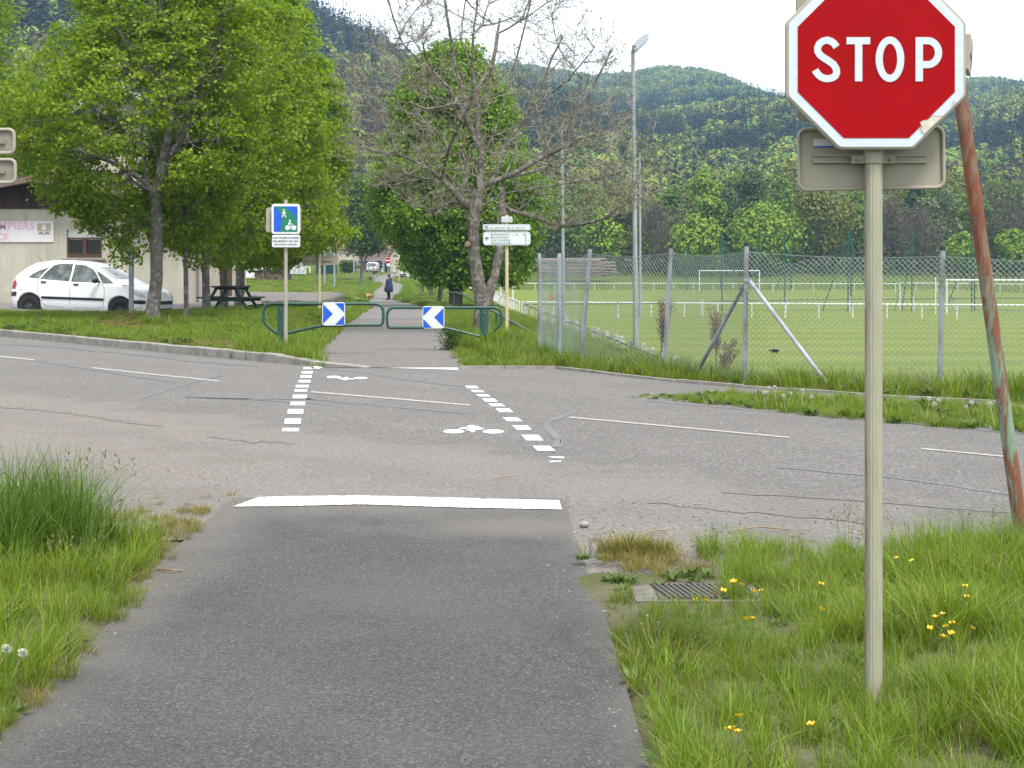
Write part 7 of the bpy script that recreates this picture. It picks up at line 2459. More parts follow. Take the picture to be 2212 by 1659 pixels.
# ------------------------------------------------------------------ people and dogs
M['skin'] = mat('skin', (0.42, 0.26, 0.19), (0.36, 0.21, 0.15), 8, rough=.55)
M['navy'] = mat('navy_raincoat', (0.012, 0.020, 0.052), (0.018, 0.030, 0.075), 5, rough=.45)
M['black_cloth'] = mat('black_cloth', (0.012, 0.012, 0.018), None, 8, rough=.9)
M['hair'] = mat('dark_hair', (0.018, 0.012, 0.010), (0.03, 0.02, 0.015), 20, rough=.6)
def skinned(name, joints, edges, m, parent, level=2):
    me = bpy.data.meshes.new(name)
    me.from_pydata([j[0] for j in joints], edges, [])
    me.materials.append(m)
    o = link(bpy.data.objects.new(name, me))
    o.parent = parent
    sk = o.modifiers.new('skin', 'SKIN')
    sk.use_smooth_shade = True
    d = me.skin_vertices[0].data
    for i, j in enumerate(joints):
        r_ = j[1] if isinstance(j[1], tuple) else (j[1], j[1])
        d[i].radius = r_
        d[i].use_root = (i == 0)
    sb = o.modifiers.new('smooth', 'SUBSURF'); sb.levels = level; sb.render_levels = level
    return o
def person(label, joints_arm, legs, m_coat, m_legs):
    t_ = thing('person', label, 'person', (0, 0, 0))
    J, E = [], []
    def chain(pts, start=None):
        prev = start
        for p in pts:
            J.append(p); i = len(J) - 1
            if prev is not None: E.append((prev, i))
            prev = i
        return prev
    chain([((0, 0, .95), (.15, .12))])
    chest = chain([((0, .0, 1.12), (.13, .11)), ((.01, 0, 1.30), (.16, .12))], 0)
    neck = chain([((.0, 0, 1.44), .058)], chest)
    chain([((-.015, 0, 1.53), (.075, .075)), ((-.01, 0, 1.60), (.088, .08)), ((0, 0, 1.665), (.072, .066))], neck)
    for side, (leg, arm) in enumerate(zip(legs, joints_arm)):
        chain(leg, 0)
        w_ = chain(arm, chest)
        wp_ = Vector(J[w_][0]); pv = Vector(J[w_ - 1][0])
        d = (wp_ - pv).normalized()
        sd = d.cross(Vector((0, 0, 1))).normalized()
        palm = chain([(tuple(wp_ + d * .055), (.038, .018))], w_)
        pp_ = wp_ + d * .055
        for k, ln in enumerate((.070, .080, .076, .058)):
            o_ = sd * (-.028 + k * .0185)
            chain([(tuple(pp_ + o_ + d * .04), .0085), (tuple(pp_ + o_ + d * (.04 + ln * .5) + Vector((0, 0, -.012))), .008), (tuple(pp_ + o_ + d * (.03 + ln) + Vector((0, 0, -.032))), .007)], palm)
        chain([(tuple(wp_ + d * .02 - sd * .04), .010), (tuple(wp_ + d * .065 - sd * .055 + Vector((0, 0, -.012))), .008)], w_)
    skinned('body', J, E, M['skin'], t_)
    return t_
def loft(name, rings, m, par, n_=18, cap=True):
    vs, fs = [], []
    for (cx, cy, z, rx, ry) in rings:
        for k in range(n_):
            a = 2 * math.pi * k / n_
            wv = 1 + .03 * math.sin(a * 5 + z * 6)
            vs.append((cx + rx * wv * math.cos(a), cy + ry * wv * math.sin(a), z))
    for i in range(len(rings) - 1):
        for k in range(n_):
            fs.append((i * n_ + k, i * n_ + (k + 1) % n_, (i + 1) * n_ + (k + 1) % n_, (i + 1) * n_ + k))
    if cap: fs += [tuple(range(n_ - 1, -1, -1)), tuple((len(rings) - 1) * n_ + k for k in range(n_))]
    return MB().add(vs, fs).build(name, m, par, smooth=True)
def face(par, hx=0.0):
    b = MB()
    for s_ in (-1, 1): b.ball((-.082, s_ * .030, 1.605), (.008, .013, .008), 6, 4)
    b.build('eyes', M['hair'], par)
    MB().add([(-.085, 0, 1.615), (-.112, 0, 1.572), (-.084, .018, 1.568), (-.084, -.018, 1.568)], [(0, 1, 2), (0, 3, 1), (1, 3, 2)]).build('nose', M['skin'], par)
    MB().box((-.083, 0, 1.543), (.008, .045, .009)).build('mouth', mat('lips', (.30, .12, .10), None, 8), par)
    b = MB()
    for s_ in (-1, 1): b.ball((.0, s_ * .083, 1.59), (.02, .010, .032), 6, 5)
    b.build('ears', M['skin'], par)
legs = [[((0, s_ * .09, .86), .085), ((.0, s_ * .095, .48), .058), ((.02, s_ * .095, .10), .042), ((-.06, s_ * .095, .045), .038), ((-.15, s_ * .095, .035), .030)] for s_ in (-1, 1)]
armf = [[((.03, s_ * .18, 1.36), .055), ((.05, s_ * .25, 1.10), .045), ((-.10, s_ * .21, .93), .033)] for s_ in (-1, 1)]
p1 = person('person in long navy rain cape standing sideways on the path', armf, legs, None, None)
for s_ in (-1, 1):
    MB().tube([(0, s_ * .085, .92), (.0, s_ * .095, .48), (.02, s_ * .095, .09)], [.105, .082, .068], 12).build('trouser_leg', M['black_cloth'], p1, smooth=True)
    MB().ball((-.05, s_ * .095, .045), (.14, .052, .05), 10, 6).build('shoe', M['black_cloth'], p1, smooth=True)
loft('rain_cape', [(0.02, 0, .50, .25, .27), (.02, 0, .62, .29, .31), (.02, 0, .85, .27, .31), (.02, 0, 1.05, .235, .29), (.02, 0, 1.25, .20, .255), (.015, 0, 1.36, .16, .22), (.01, 0, 1.43, .10, .12), (.01, 0, 1.465, .085, .09)], M['navy'], p1)
MB().ball((.12, 0, 1.40), (.10, .13, .09), 12, 8).build('hood', M['navy'], p1, smooth=True)
for s_ in (-1, 1):
    MB().tube([(.03, s_ * .19, 1.36), (.05, s_ * .26, 1.10), (-.085, s_ * .215, .945)], [.085, .075, .065], 12).build('sleeve', M['navy'], p1, smooth=True)
MB().tube([(-.09, .04, 1.43), (-.13, 0, 1.36), (-.14, -.02, 1.24)], [.04, .05, .04], 8).build('scarf', mat('pale_scarf', (.36, .36, .40), None, 9), p1, smooth=True)
b = MB().ball((.012, 0, 1.635), (.104, .096, .095), 14, 9).ball((.06, 0, 1.57), (.062, .085, .085), 12, 8)
b.build('hair', M['hair'], p1, smooth=True)
face(p1)
q_ = gp(840, 648)
p1.location = (X_(839.5, q_[1]), q_[1], float(zpath(q_[1])) + .01)
p1.rotation_euler = (0, 0, rad(-14))
# the lead and bunch held in the hand
ld = thing('dog_lead', 'coiled dark dog lead hanging from the hand of the person in navy', 'lead', tuple(p1.location))
x0, y0, z0 = p1.location
b = MB().tube([(x0 - .24, y0 - .16, z0 + .86), (x0 - .27, y0 - .18, z0 + .70), (x0 - .22, y0 - .18, z0 + .56), (x0 - .26, y0 - .18, z0 + .64), (x0 - .20, y0 - .17, z0 + .80)], .018, 6)
b.build('strap', M['black_cloth'], ld, smooth=True)
# walking woman
legs = [[((0, -.085, .86), .08), ((-.06, -.085, .48), .056), ((-.02, -.085, .10), .040), ((-.10, -.085, .05), .034), ((-.17, -.085, .04), .026)],
        [((0, .085, .86), .08), ((-.01, .085, .48), .056), ((.10, .085, .12), .040), ((.04, .085, .05), .034), ((-.03, .085, .035), .026)]]
arms = [[((.02, -.17, 1.34), .05), ((.08, -.24, 1.10), .04), ((.02, -.30, .90), .030)], [((.02, .17, 1.34), .05), ((.06, .23, 1.12), .04), ((-.12, .14, 1.20), .030)]]
p2_ = person('person with long dark hair in light jeans walking towards us', arms, legs, None, None)
M['jeans'] = mat('light_jeans', (0.25, 0.31, 0.38), (0.20, 0.25, 0.32), 6, rough=.9)
M['maroon'] = mat('dark_maroon_top', (0.035, 0.014, 0.018), (0.025, 0.012, 0.016), 6, rough=.8)
for L_ in legs:
    MB().tube([(0, L_[0][0][1], .93), L_[1][0], L_[2][0]], [.10, .075, .062], 12).build('trouser_leg', M['jeans'], p2_, smooth=True)
    MB().ball((L_[3][0][0] - .02, L_[3][0][1], L_[3][0][2]), (.13, .05, .05), 10, 6).build('shoe', M['black_cloth'], p2_, smooth=True)
loft('top', [(0, 0, .90, .155, .19), (0, 0, 1.05, .14, .175), (.0, 0, 1.22, .15, .20), (.01, 0, 1.34, .135, .205), (.0, 0, 1.42, .075, .085)], M['maroon'], p2_)
for A_ in arms:
    MB().tube([A_[0][0], A_[1][0], tuple(Vector(A_[1][0]).lerp(Vector(A_[2][0]), .8))], [.065, .055, .045], 10).build('sleeve', M['maroon'], p2_, smooth=True)
loft('collar', [(-.02, 0, 1.36, .13, .15), (0, 0, 1.43, .08, .085)], mat('yellow_scarf', (.50, .38, .14), None, 9), p2_, 14)
b = MB().ball((.015, 0, 1.63), (.10, .095, .09), 14, 9).tube([(.04, -.075, 1.60), (.03, -.095, 1.45), (.0, -.09, 1.28)], [.05, .055, .03], 8).tube([(.04, .075, 1.60), (.03, .095, 1.45), (.0, .09, 1.28)], [.05, .055, .03], 8).ball((.07, 0, 1.50), (.06, .09, .14), 10, 8)
b.build('hair', M['hair'], p2_, smooth=True)
face(p2_)
q_ = gp(808, 607)
p2_.location = (X_(808, q_[1]), q_[1], float(zpath(q_[1])) + .01)
p2_.rotation_euler = (0, 0, rad(82))

def dog(label, m, loc, rz, s_, head_down=0.0, tail_up=1.0):
    t_ = thing('dog', label, 'dog', (0, 0, 0))
    J, E = [], []
    def chain(pts, start=None):
        prev = start
        for p in pts:
            J.append(p)
            if prev is not None: E.append((prev, len(J) - 1))
            prev = len(J) - 1
        return prev
    chain([((.0, 0, .40), (.105, .10))])
    sh = chain([((.20, 0, .40), (.125, .115)), ((.34, 0, .43), (.125, .12))], 0)
    rp = chain([((-.20, 0, .42), (.10, .10))], 0)
    hd = chain([((.46, 0, .56 - head_down * .5), .070), ((.55, 0, .64 - head_down), (.075, .072)), ((.64, 0, .60 - head_down), .048), ((.71, 0, .58 - head_down), .034)], sh)
    for y in (-.08, .08):
        chain([((.34, y, .30), .052), ((.335, y, .17), .036), ((.345, y, .045), .030), ((.385, y, .028), .030)], sh)
        chain([((-.20, y, .30), .070), ((-.14, y, .22), .045), ((-.26, y, .135), .030), ((-.25, y, .045), .027), ((-.21, y, .028), .030)], rp)
        chain([((.545, y * .7, .69 - head_down), .028), ((.52, y * .95, .61 - head_down), .022)], hd - 2)
    chain([((-.32, 0, .47), .035), ((-.42, 0, .52 + .1 * tail_up), .028), ((-.47, 0, .52 + .22 * tail_up), .02)], rp)
    skinned('body', J, E, m, t_)
    b = MB().ball((.735, 0, .585 - head_down), (.016, .018, .014), 6, 5)
    b.build('nose', M['black_plastic'], t_)
    b = MB()
    for y in (-1, 1): b.ball((.60, y * .05, .655 - head_down), (.012, .01, .012), 6, 4)
    b.build('eyes', M['black_plastic'], t_)
    t_.location = loc; t_.rotation_euler = (0, 0, rz); t_.scale = (s_, s_, s_)
    return t_
M['fur_tan'] = mat('tan_fur', (0.36, 0.25, 0.14), (0.25, 0.16, 0.085), 14, rough=.95, bmp=.5, bscale=60)
M['fur_dark'] = mat('dark_fur', (0.035, 0.018, 0.014), (0.055, 0.03, 0.02), 14, rough=.95)
xg_, yg_ = gp(790, 651)
dog('small tan dog sniffing at the grass edge left of the navy person', M['fur_tan'], (X_(790, yg_) + .1, yg_, float(zpath(yg_)) + .01), rad(68), .95, .30, .2)
xg_, yg_ = gp(803, 606.5)
dog('small dark dog on a lead beside the walking person', M['fur_dark'], (X_(800.5, yg_), yg_ - .5, float(zpath(yg_))), rad(-100), .8, 0, 1)
# ------------------------------------------------------------------ grass and small plants
M['grass'] = leaf_mat('grass_blades', (0.078, 0.145, 0.009), (0.180, 0.255, 0.022), .40, .45, .18)
M['grass_dark'] = leaf_mat('lush_grass_blades', (0.040, 0.095, 0.010), (0.100, 0.175, 0.022), .32, .5, .18)
M['grass_dry'] = leaf_mat('dry_grass_blades', (0.120, 0.125, 0.022), (0.240, 0.205, 0.055), .3, .6, .25)
M['grass_straw'] = leaf_mat('straw', (0.22, 0.175, 0.085), (0.34, 0.28, 0.15), .2, .7, .2)
M['weed'] = leaf_mat('broad_weed_leaves', (0.030, 0.070, 0.012), (0.075, 0.130, 0.026), .3, .5, .2)
M['seed_head'] = leaf_mat('grass_seed_heads', (0.13, 0.11, 0.055), (0.20, 0.18, 0.085), .2, .8, .2)

def blades(n_, r, h, wd, lean, hv=.4, segs=3):
    a = rng.uniform(0, 6.283, n_); q = r * np.sqrt(rng.uniform(0, 1, n_))
    base = np.stack([q * np.cos(a), q * np.sin(a), np.full(n_, -.01)], -1)
    da = a + rng.normal(0, .9, n_)
    dirv = np.stack([np.cos(da), np.sin(da), np.zeros(n_)], -1)
    hh = h * rng.uniform(1 - hv, 1 + hv, n_)
    ln = np.abs(rng.normal(lean, lean * .6, n_)) * hh
    side = np.stack([-np.sin(da + rng.normal(0, .6, n_)), np.cos(da), np.zeros(n_)], -1)
    w_ = wd * rng.uniform(.6, 1.3, n_)
    Vl = []
    for k in range(segs + 1):
        f = k / segs
        c = base + dirv * (ln * f ** 2)[:, None] + np.array([0, 0, 1.]) * (hh * f * (1 - .25 * f * np.clip(ln / hh, 0, 1.2)))[:, None]
        ww = w_ * (1 - f ** 1.6)
        if k < segs:
            Vl += [c - side * ww[:, None] / 2, c + side * ww[:, None] / 2]
        else: Vl += [c]
    m_ = 2 * segs + 1
    V = np.stack(Vl, 1).reshape(-1, 3)
    i = m_ * np.arange(n_)[:, None]
    F_ = []
    for k in range(segs - 1):
        a0 = 2 * k
        F_ += [i + np.array([[a0, a0 + 1, a0 + 3]]), i + np.array([[a0, a0 + 3, a0 + 2]])]
    F_ += [i + np.array([[2 * segs - 2, 2 * segs - 1, 2 * segs]])]
    return V, np.concatenate(F_, 0), np.repeat(rng.uniform(0, 1, n_), m_)

gpz = []
def gproto(n_, r, h, wd, lean, m, extra_straw=0):
    V, Fq, t_ = blades(n_, r, h, wd, lean)
    mi = np.zeros(len(Fq), int)
    ms = [m]
    if extra_straw:
        V2, F2, t2 = blades(extra_straw, r * 1.2, h * .7, wd * .8, .8)
        Fq = np.concatenate([Fq, F2 + len(V)]); V = np.concatenate([V, V2]); t_ = np.concatenate([t_, t2]); mi = np.concatenate([mi, np.ones(len(F2), int)])
        ms = [m, M['grass_straw']]
    o = proto('x', V, Fq, ms, t_, mi)
    o.name = f'g{len(gpz):02d}_grass'
    gpz.append(o)
for k in range(3): gproto(46, .075, .17, .0048, .55, M['grass'], 6)          # 0-2 near medium
for k in range(2): gproto(40, .075, .26, .0055, .55, M['grass'], 5)          # 3-4 near tall
for k in range(2): gproto(46, .07, .085, .0038, .8, M['grass_dry'], 10)      # 5-6 short mossy yellow
for k in range(2): gproto(40, .06, .44, .0062, .45, M['grass_dark'], 4)      # 7-8 lush tuft
# 9 low broad weeds
def weedp(n_, h, s_, m):
    a = rng.uniform(0, 6.28, n_)
    C = np.stack([.02 * np.cos(a), .02 * np.sin(a), rng.uniform(0, h * .4, n_)], -1)
    D = np.stack([np.cos(a), np.sin(a), rng.uniform(.1, .9, n_)], -1)
    V, Fq = kites(C, np.tile([0, 0, 1.], (n_, 1)) + rng.normal(0, .2, (n_, 3)), D, s_ * rng.uniform(.6, 1.3, n_), s_ * .32, .12)
    o = proto('x', V, Fq, m, np.repeat(rng.uniform(0, 1, n_), 4)); o.name = f'g{len(gpz):02d}_weed'; gpz.append(o)
weedp(16, .06, .085, M['weed'])                                              # 9
def seedp(n_, h):
    V, Fq, t_ = blades(n_, .05, h, .0035, .22, .2)
    tops = V.reshape(n_, 7, 3)[:, 6]
    k_ = np.repeat(np.arange(n_), 7)
    C = tops[k_] + np.stack([rng.normal(0, .006, 7 * n_), rng.normal(0, .006, 7 * n_), -rng.uniform(0, .09, 7 * n_)], -1)
    V2, F2 = kites(C, randn_dir(7 * n_), np.array([0, 0, 1.]) + rng.normal(0, .3, (7 * n_, 3)), .022, .008, .2)
    mi = np.concatenate([np.zeros(len(Fq), int), np.ones(len(F2), int)])
    V, F3 = np.concatenate([V, V2]), np.concatenate([Fq, F2 + len(V)])
    o = proto('x', V, F3, [M['grass'], M['seed_head']], np.concatenate([t_, rng.uniform(0, 1, len(V2))]), mi); o.name = f'g{len(gpz):02d}_seed'; gpz.append(o)
seedp(7, .42); seedp(6, .34)                                                 # 10-11
for k in range(2): gproto(60, .16, .15, .011, .6, M['grass'], 8)             # 12-13 middle distance
for k in range(2): gproto(46, .15, .32, .012, .4, M['grass'], 10)            # 14-15 middle distance tall
gproto(60, .16, .12, .011, .7, M['grass_dry'], 14)                           # 16 middle distance dry
gproto(70, .35, .10, .03, .8, M['grass'], 6)                                 # 17 far
weedp(22, .10, .16, M['weed'])                                               # 18
GRASS = proto_coll('grass_plants', gpz)

def rnd_poly(poly, dens):
    xs_ = [p[0] for p in poly]; ys_ = [p[1] for p in poly]
    n_ = int((max(xs_) - min(xs_)) * (max(ys_) - min(ys_)) * dens)
    x = rng.uniform(min(xs_), max(xs_), n_); y = rng.uniform(min(ys_), max(ys_), n_)
    k = inpoly(x, y, poly)
    return x[k], y[k]
def paved(x, y):
    r_ = np.zeros(x.shape, bool)
    for p in PAVED: r_ |= inpoly(x, y, p)
    return r_
PX, PK, PS = [], [], []
def plant(x, y, pick, size, z=None):
    z = zsoil(x, y) if z is None else z
    PX.append(np.stack([x, y, np.broadcast_to(z, x.shape)], -1)); PK.append(np.broadcast_to(pick, x.shape)); PS.append(np.broadcast_to(size, x.shape))

# near right verge
x, y = rnd_poly([(.42, 2.5), (4.6, 2.5), (4.6, 9.0), (.42, 9.0)], 125)
edge = .33 + .13 * (vnoise(y, y * 0, .35, 6) - .5) + .03 * np.clip(y - 6, 0, 3)
topy = 8.80 + .12 * (vnoise(x, x * 0, .3, 7) - .5)
dc_ = inpoly(x, y, [G(1395, 1312), G(1556, 1308), G(1556, 1270), G(1395, 1270)])
sparse = (x < .92 + .12 * vnoise(x, y, .3, 8)) & (y > 7.5) & (y < 9)
bare = sparse & (vnoise(x * 1.0, y, .22, 9) < .62)
k = (x > edge) & (y < topy) & ~dc_ & ~bare
lush = vnoise(x, y, .55, 10)
r_ = rng.uniform(0, 1, x.shape)
pk_ = np.where(r_ < .06, 9, np.where(r_ < .075, rng.integers(10, 12, x.shape), np.where(lush > .55, rng.integers(3, 5, x.shape), rng.integers(0, 3, x.shape))))
pk_ = np.where((vnoise(x, y, .8, 11) < .12) & (r_ > .5), rng.integers(5, 7, x.shape), pk_)
pk_ = np.where(sparse, rng.integers(5, 7, x.shape), pk_)
sz = rng.uniform(.7, 1.15, x.shape) * (.58 + .40 * lush)
sz = np.where(x < edge + .14, sz * .8, sz)
sz = np.where((np.abs(x - G(1475, 1330)[0]) < .33) & (np.abs(y - G(1475, 1350)[1]) < .38), sz * .55, sz)
plant(x[k], y[k], pk_[k], sz[k])
# weed rosettes on the bare patch, tuft by the rusty pole
for (u, v, pk1, s1, n_) in ((1330, 1272, 9, .55, 8), (1480, 1262, 9, .55, 8), (1266, 1220, 9, .4, 5), (1420, 1205, 5, 1.1, 14), (1340, 1200, 5, 1.2, 14), (2130, 1195, 7, .45, 8), (2195, 1195, 7, .5, 8)):
    cx, cy = G(u, v)
    plant(cx + rng.normal(0, .07, n_), cy + rng.normal(0, .06, n_), pk1, rng.uniform(.8, 1.2, n_) * s1)
# near left verge
x, y = rnd_poly([(-4.2, 2.5), (-1.55, 2.5), (-1.55, 10.6), (-4.2, 10.6)], 120)
edge = np.interp(y, [2.5, 5.3, 6.7, 8.4, 10.3, 10.6], [-1.55, -1.53, -1.57, -1.67, -1.74, -1.76]) - .13 * (vnoise(y, y * 0, .35, 12)) 
topy = np.interp(x, [-4.2, -2.6, -1.8], [10.0, 10.1, 10.35]) + .15 * (vnoise(x, x * 0, .3, 13) - .5)
k = (x < edge) & (y < topy)
sp2 = (y > 9.05 + .3 * (x + 2.2) * -1) & (x > -2.7)
r_ = rng.uniform(0, 1, x.shape)
lush = vnoise(x, y, .5, 14)
pk_ = np.where(r_ < .06, 9, np.where(r_ < .07, 11, np.where(lush > .5, rng.integers(3, 5, x.shape), rng.integers(0, 3, x.shape))))
pk_ = np.where(sp2 | ((x > edge - .08) & (r_ > .5)), rng.integers(5, 7, x.shape), pk_)
k &= ~(sp2 & (vnoise(x, y, .25, 15) < .35))
plant(x[k], y[k], pk_[k], (rng.uniform(.7, 1.1, x.shape) * (.54 + .36 * lush))[k])
n_ = 60
cx, cy = G(70, 1215)
x = rng.normal(cx - .05, .20, n_); y = rng.normal(cy + .05, .32, n_)
k = x < -2.0
plant(x[k], y[k], rng.integers(7, 9, k.sum()), rng.uniform(.75, 1.15, k.sum()))
plant(rng.normal(cx - .1, .2, 4), rng.normal(cy + .1, .3, 4), 10, rng.uniform(1.0, 1.3, 4))
# stray tufts on the gravel shoulder
x, y = rnd_poly([(-5, 9.4), (-1.7, 9.4), (-1.7, 11.0), (-5, 11.0)], 7)
plant(x, y, rng.integers(5, 7, x.shape), rng.uniform(.3, .7, x.shape), .0)
x, y = rnd_poly([(.38, 8.7), (3.5, 8.7), (3.5, 9.4), (.38, 9.4)], 10)
plant(x, y, rng.integers(5, 7, x.shape), rng.uniform(.25, .6, x.shape), .0)
# strip between road and apron
STRIPG = [G(1345, 855), G(1420, 853), G(1550, 854), G(1700, 858), G(1870, 866), G(2010, 874), G(2160, 884), G(2400, 895), G(2400, 950), G(2160, 931), G(1990, 919), G(1870, 910), G(1700, 893), G(1560, 876), G(1450, 866), G(1360, 859)]
x, y = rnd_poly(STRIPG, 85)
r_ = rng.uniform(0, 1, x.shape)
pk_ = np.where(r_ < .16, 18, np.where(r_ < .22, 16, np.where(r_ < .45, rng.integers(3, 5, x.shape), rng.integers(12, 14, x.shape))))
plant(x, y, pk_, rng.uniform(.35, .75, x.shape) * np.clip((x - 1.0) / 1.6, .25, 1), .0)
# verge behind the kerb and lawn up to the car park
x, y = rnd_poly([(-24, 24.5), (-2.4, 24.5), (-3.2, 64), (-9.3, 64), (-24, 56)], 26)
k = (y > ykerb(x) + .24) & ~paved(x, y) & (x < xpathl(y) + .35)
nn = vnoise(x, y, 2.2, 16)
r_ = rng.uniform(0, 1, x.shape)
pk_ = np.where(r_ < .08, 18, np.where((nn < .33) | (r_ < .2), 16, rng.integers(12, 14, x.shape)))
shade = np.exp(-(((x + 8.8) / 3.2) ** 2 + ((y - 45) / 9) ** 2))
plant(x[k], y[k], pk_[k], (rng.uniform(.5, .95, x.shape) * (.65 + .6 * nn))[k])
x, y = rnd_poly([(-4.4, 24.4), (-2.7, 24.4), (-3.3, 30), (-4.6, 30)], 50)
k = ~paved(x, y) & (y > ykerb(x) + .2)
plant(x[k], y[k], rng.integers(12, 16, k.sum()), rng.uniform(.6, 1.05, k.sum()))
# right of the greenway: tall uncut grass to the fence and down the bank
x, y = rnd_poly([(-1.2, 24.3), (4.2, 19.2), (9, 16.5), (9, 21), (3.2, 30), (2.6, 50), (1.6, 70), (-3.9, 70), (-3.2, 50), (-1.4, 30)], 34)
k = ~paved(x, y) & (y > np.interp(x, [-1, .63, 1.42, 2.82, 3.77, 5.3, 9], [24.42, 24.42, 22.95, 20.65, 19.68, 18.3, 16.5]) + .08)
pr = np.interp(y, [24, 30, 45, 70], [-.75, -.98, -1.95, -3.6])
k &= x > pr
r_ = rng.uniform(0, 1, x.shape)
atf = np.exp(-((y - yfence(x)) / 1.0) ** 2)
pk_ = np.where(r_ < .10, 18, np.where(r_ < .20, 16, np.where((r_ < .42 + .4 * atf), rng.integers(14, 16, x.shape), rng.integers(12, 14, x.shape))))
pk_ = np.where((r_ > .90), rng.integers(10, 12, x.shape), pk_)
low_ = np.clip((x - pr) / .5, .45, 1)
plant(x[k], y[k], pk_[k], (rng.uniform(.42, .75, x.shape) * low_ * (1 + .30 * atf))[k])
# meadow and verges farther off
x, y = rnd_poly([(-40, 60), (6, 60), (2, 120), (-6, 225), (-60, 225), (-60, 100)], 1.6)
k = ~paved(x, y) & (x < xrow(y) + .2)
dtk = inpoly(x, y, [(-20, 101), (-13, 104), (-9.6, 110), (-9.7, 113), (-13.5, 108.5), (-20, 105.5)])
k &= ~dtk
plant(x[k], y[k], np.where(rng.uniform(0, 1, k.sum()) < .14, 16, 17), rng.uniform(.7, 1.3, k.sum()))
# ragged grass against the path edges
for (pl_, sgn) in ((fpl, -1), (fpr, 1)):
    for i in range(len(pl_) - 1):
        a, b_ = np.array(pl_[i]), np.array(pl_[i + 1])
        n_ = int(np.linalg.norm(b_ - a) * 5)
        f = rng.uniform(0, 1, n_)
        q = a[None] * (1 - f[:, None]) + b_[None] * f[:, None]
        x = q[:, 0] + sgn * rng.uniform(-.05, .30, n_); y = q[:, 1]
        k = ~((x > -2.8) & (x < -.7) & (y < 24.7)) & ~((np.abs(y - gp(790, 651)[1]) < 7) & (x < -7.5)) & (y < 190)
        plant(x[k], y[k], rng.integers(12, 14, k.sum()), rng.uniform(.5, .9, k.sum()) * np.clip(y[k] / 45, 1, 3), zsoil(x[k], y[k]) + .0)
# foot of the lindens, posts and the building
for (u, v, n_, s1) in ((330, 703, 14, .9), (400, 700, 8, .8), (443, 687, 12, 1.0), (482, 678, 10, .9), (606, 757, 14, 1.1), (617, 760, 10, 1.1), (1045, 758, 14, 1.3), (1094, 748, 12, 1.3), (283, 687, 8, .9)):
    gx_, gy_, gz_ = ground_hit(u, v)
    plant(gx_ + rng.normal(0, .22, n_), gy_ + rng.normal(-.1, .18, n_), rng.integers(14, 16, n_), rng.uniform(.6, 1.0, n_) * s1)
scatter('grass', np.concatenate(PX), GRASS, np.concatenate(PK), np.concatenate(PS), tilt=.10)

# pebbles on the worn shoulder and along the path edges
M['pebble'] = mat('pebble', (0.28, 0.255, 0.225), (0.17, 0.16, 0.15), 30, rough=.9)
pb_ = []
for k in range(4):
    d = randn_dir(26)
    bm = bmesh.new()
    for q in d: bm.verts.new(Vector(q) * R.uniform(.8, 1.1))
    bmesh.ops.convex_hull(bm, input=bm.verts[:])
    bmesh.ops.triangulate(bm, faces=bm.faces[:])
    for v_ in bm.verts: v_.co.z *= .6
    me = bpy.data.meshes.new('pebble'); bm.to_mesh(me); bm.free(); me.materials.append(M['pebble'])
    o = bpy.data.objects.new(f's{k}_pebble', me); pb_.append(o)
PEB = proto_coll('pebbles', pb_)
X1, S1 = [], []
for poly, dens, s0, s1 in (([(-4.4, 10.2), (-1.7, 10.2), (-1.9, 13.5), (-5, 14)], 60, .003, .009), ([(.35, 8.6), (3.2, 8.6), (4.0, 9.9), (.3, 10.9)], 110, .003, .010),
                           ([(-1.72, 5), (-1.45, 5), (-1.55, 10.5), (-1.85, 10.5)], 120, .002, .006), ([(.2, 5.0), (.48, 5.0), (.50, 9.2), (.15, 9.2)], 150, .002, .007), ([(.4, 7.2), (1.1, 7.2), (1.1, 9), (.4, 9)], 260, .003, .010), ([(-1.5, 4.9), (.4, 4.9), (.4, 10.5), (-1.6, 10.5)], 14, .0015, .004),
                           ([(-8, 10.8), (4, 9), (4, 13), (-6, 16)], 14, .002, .006)):
    x, y = rnd_poly(poly, dens)
    X1.append(np.stack([x, y, np.full(x.shape, .006)], -1)); S1.append(s0 + (s1 - s0) * rng.uniform(0, 1, x.shape) ** 2)
X1, S1 = np.concatenate(X1), np.concatenate(S1)
scatter('gravel', X1, PEB, rng.integers(0, 4, len(X1)), S1, tilt=.3)
px0, py0 = G(1262, 1140)
pe = thing('stone', 'pale fist sized pebble lying where the dark path meets the gravel', 'stone', (px0, py0, 0))
MB().ball((px0, py0, .018), (.030, .022, .020), 10, 6).build('stone', M['pebble'], pe, smooth=True)
# dry sticks
M['stick'] = mat('dry_stick', (0.26, 0.20, 0.13), (0.19, 0.14, 0.09), 20, rough=.9)
for lab, pts in (('pale curved stick on the gravel beyond the right verge', [(1380, 1162), (1412, 1156), (1440, 1149)]), ('thin straw stick on the gravel near the stop sign post', [(1590, 1150), (1640, 1147), (1705, 1149)]),
                 ('thin stick across the end of the white stop line', [(1065, 1038), (1120, 1034)]), ('small dry stick at the left path edge', [(340, 1235), (372, 1242), (395, 1238)])):
    w_ = [G(*p) for p in pts]
    s_ = thing('stick', lab, 'stick', (w_[0][0], w_[0][1], .01))
    MB().tube([(a, b_, .014 + .01 * (i == 1)) for i, (a, b_) in enumerate(w_)], .005, 6).build('stick', M['stick'], s_)
tw_ = thing('twig_bundle', 'broken brown twigs lying at the foot of the nearest linden', 'twigs', ground_hit(560, 695))
b = MB()
gx_, gy_, gz_ = ground_hit(318, 702)
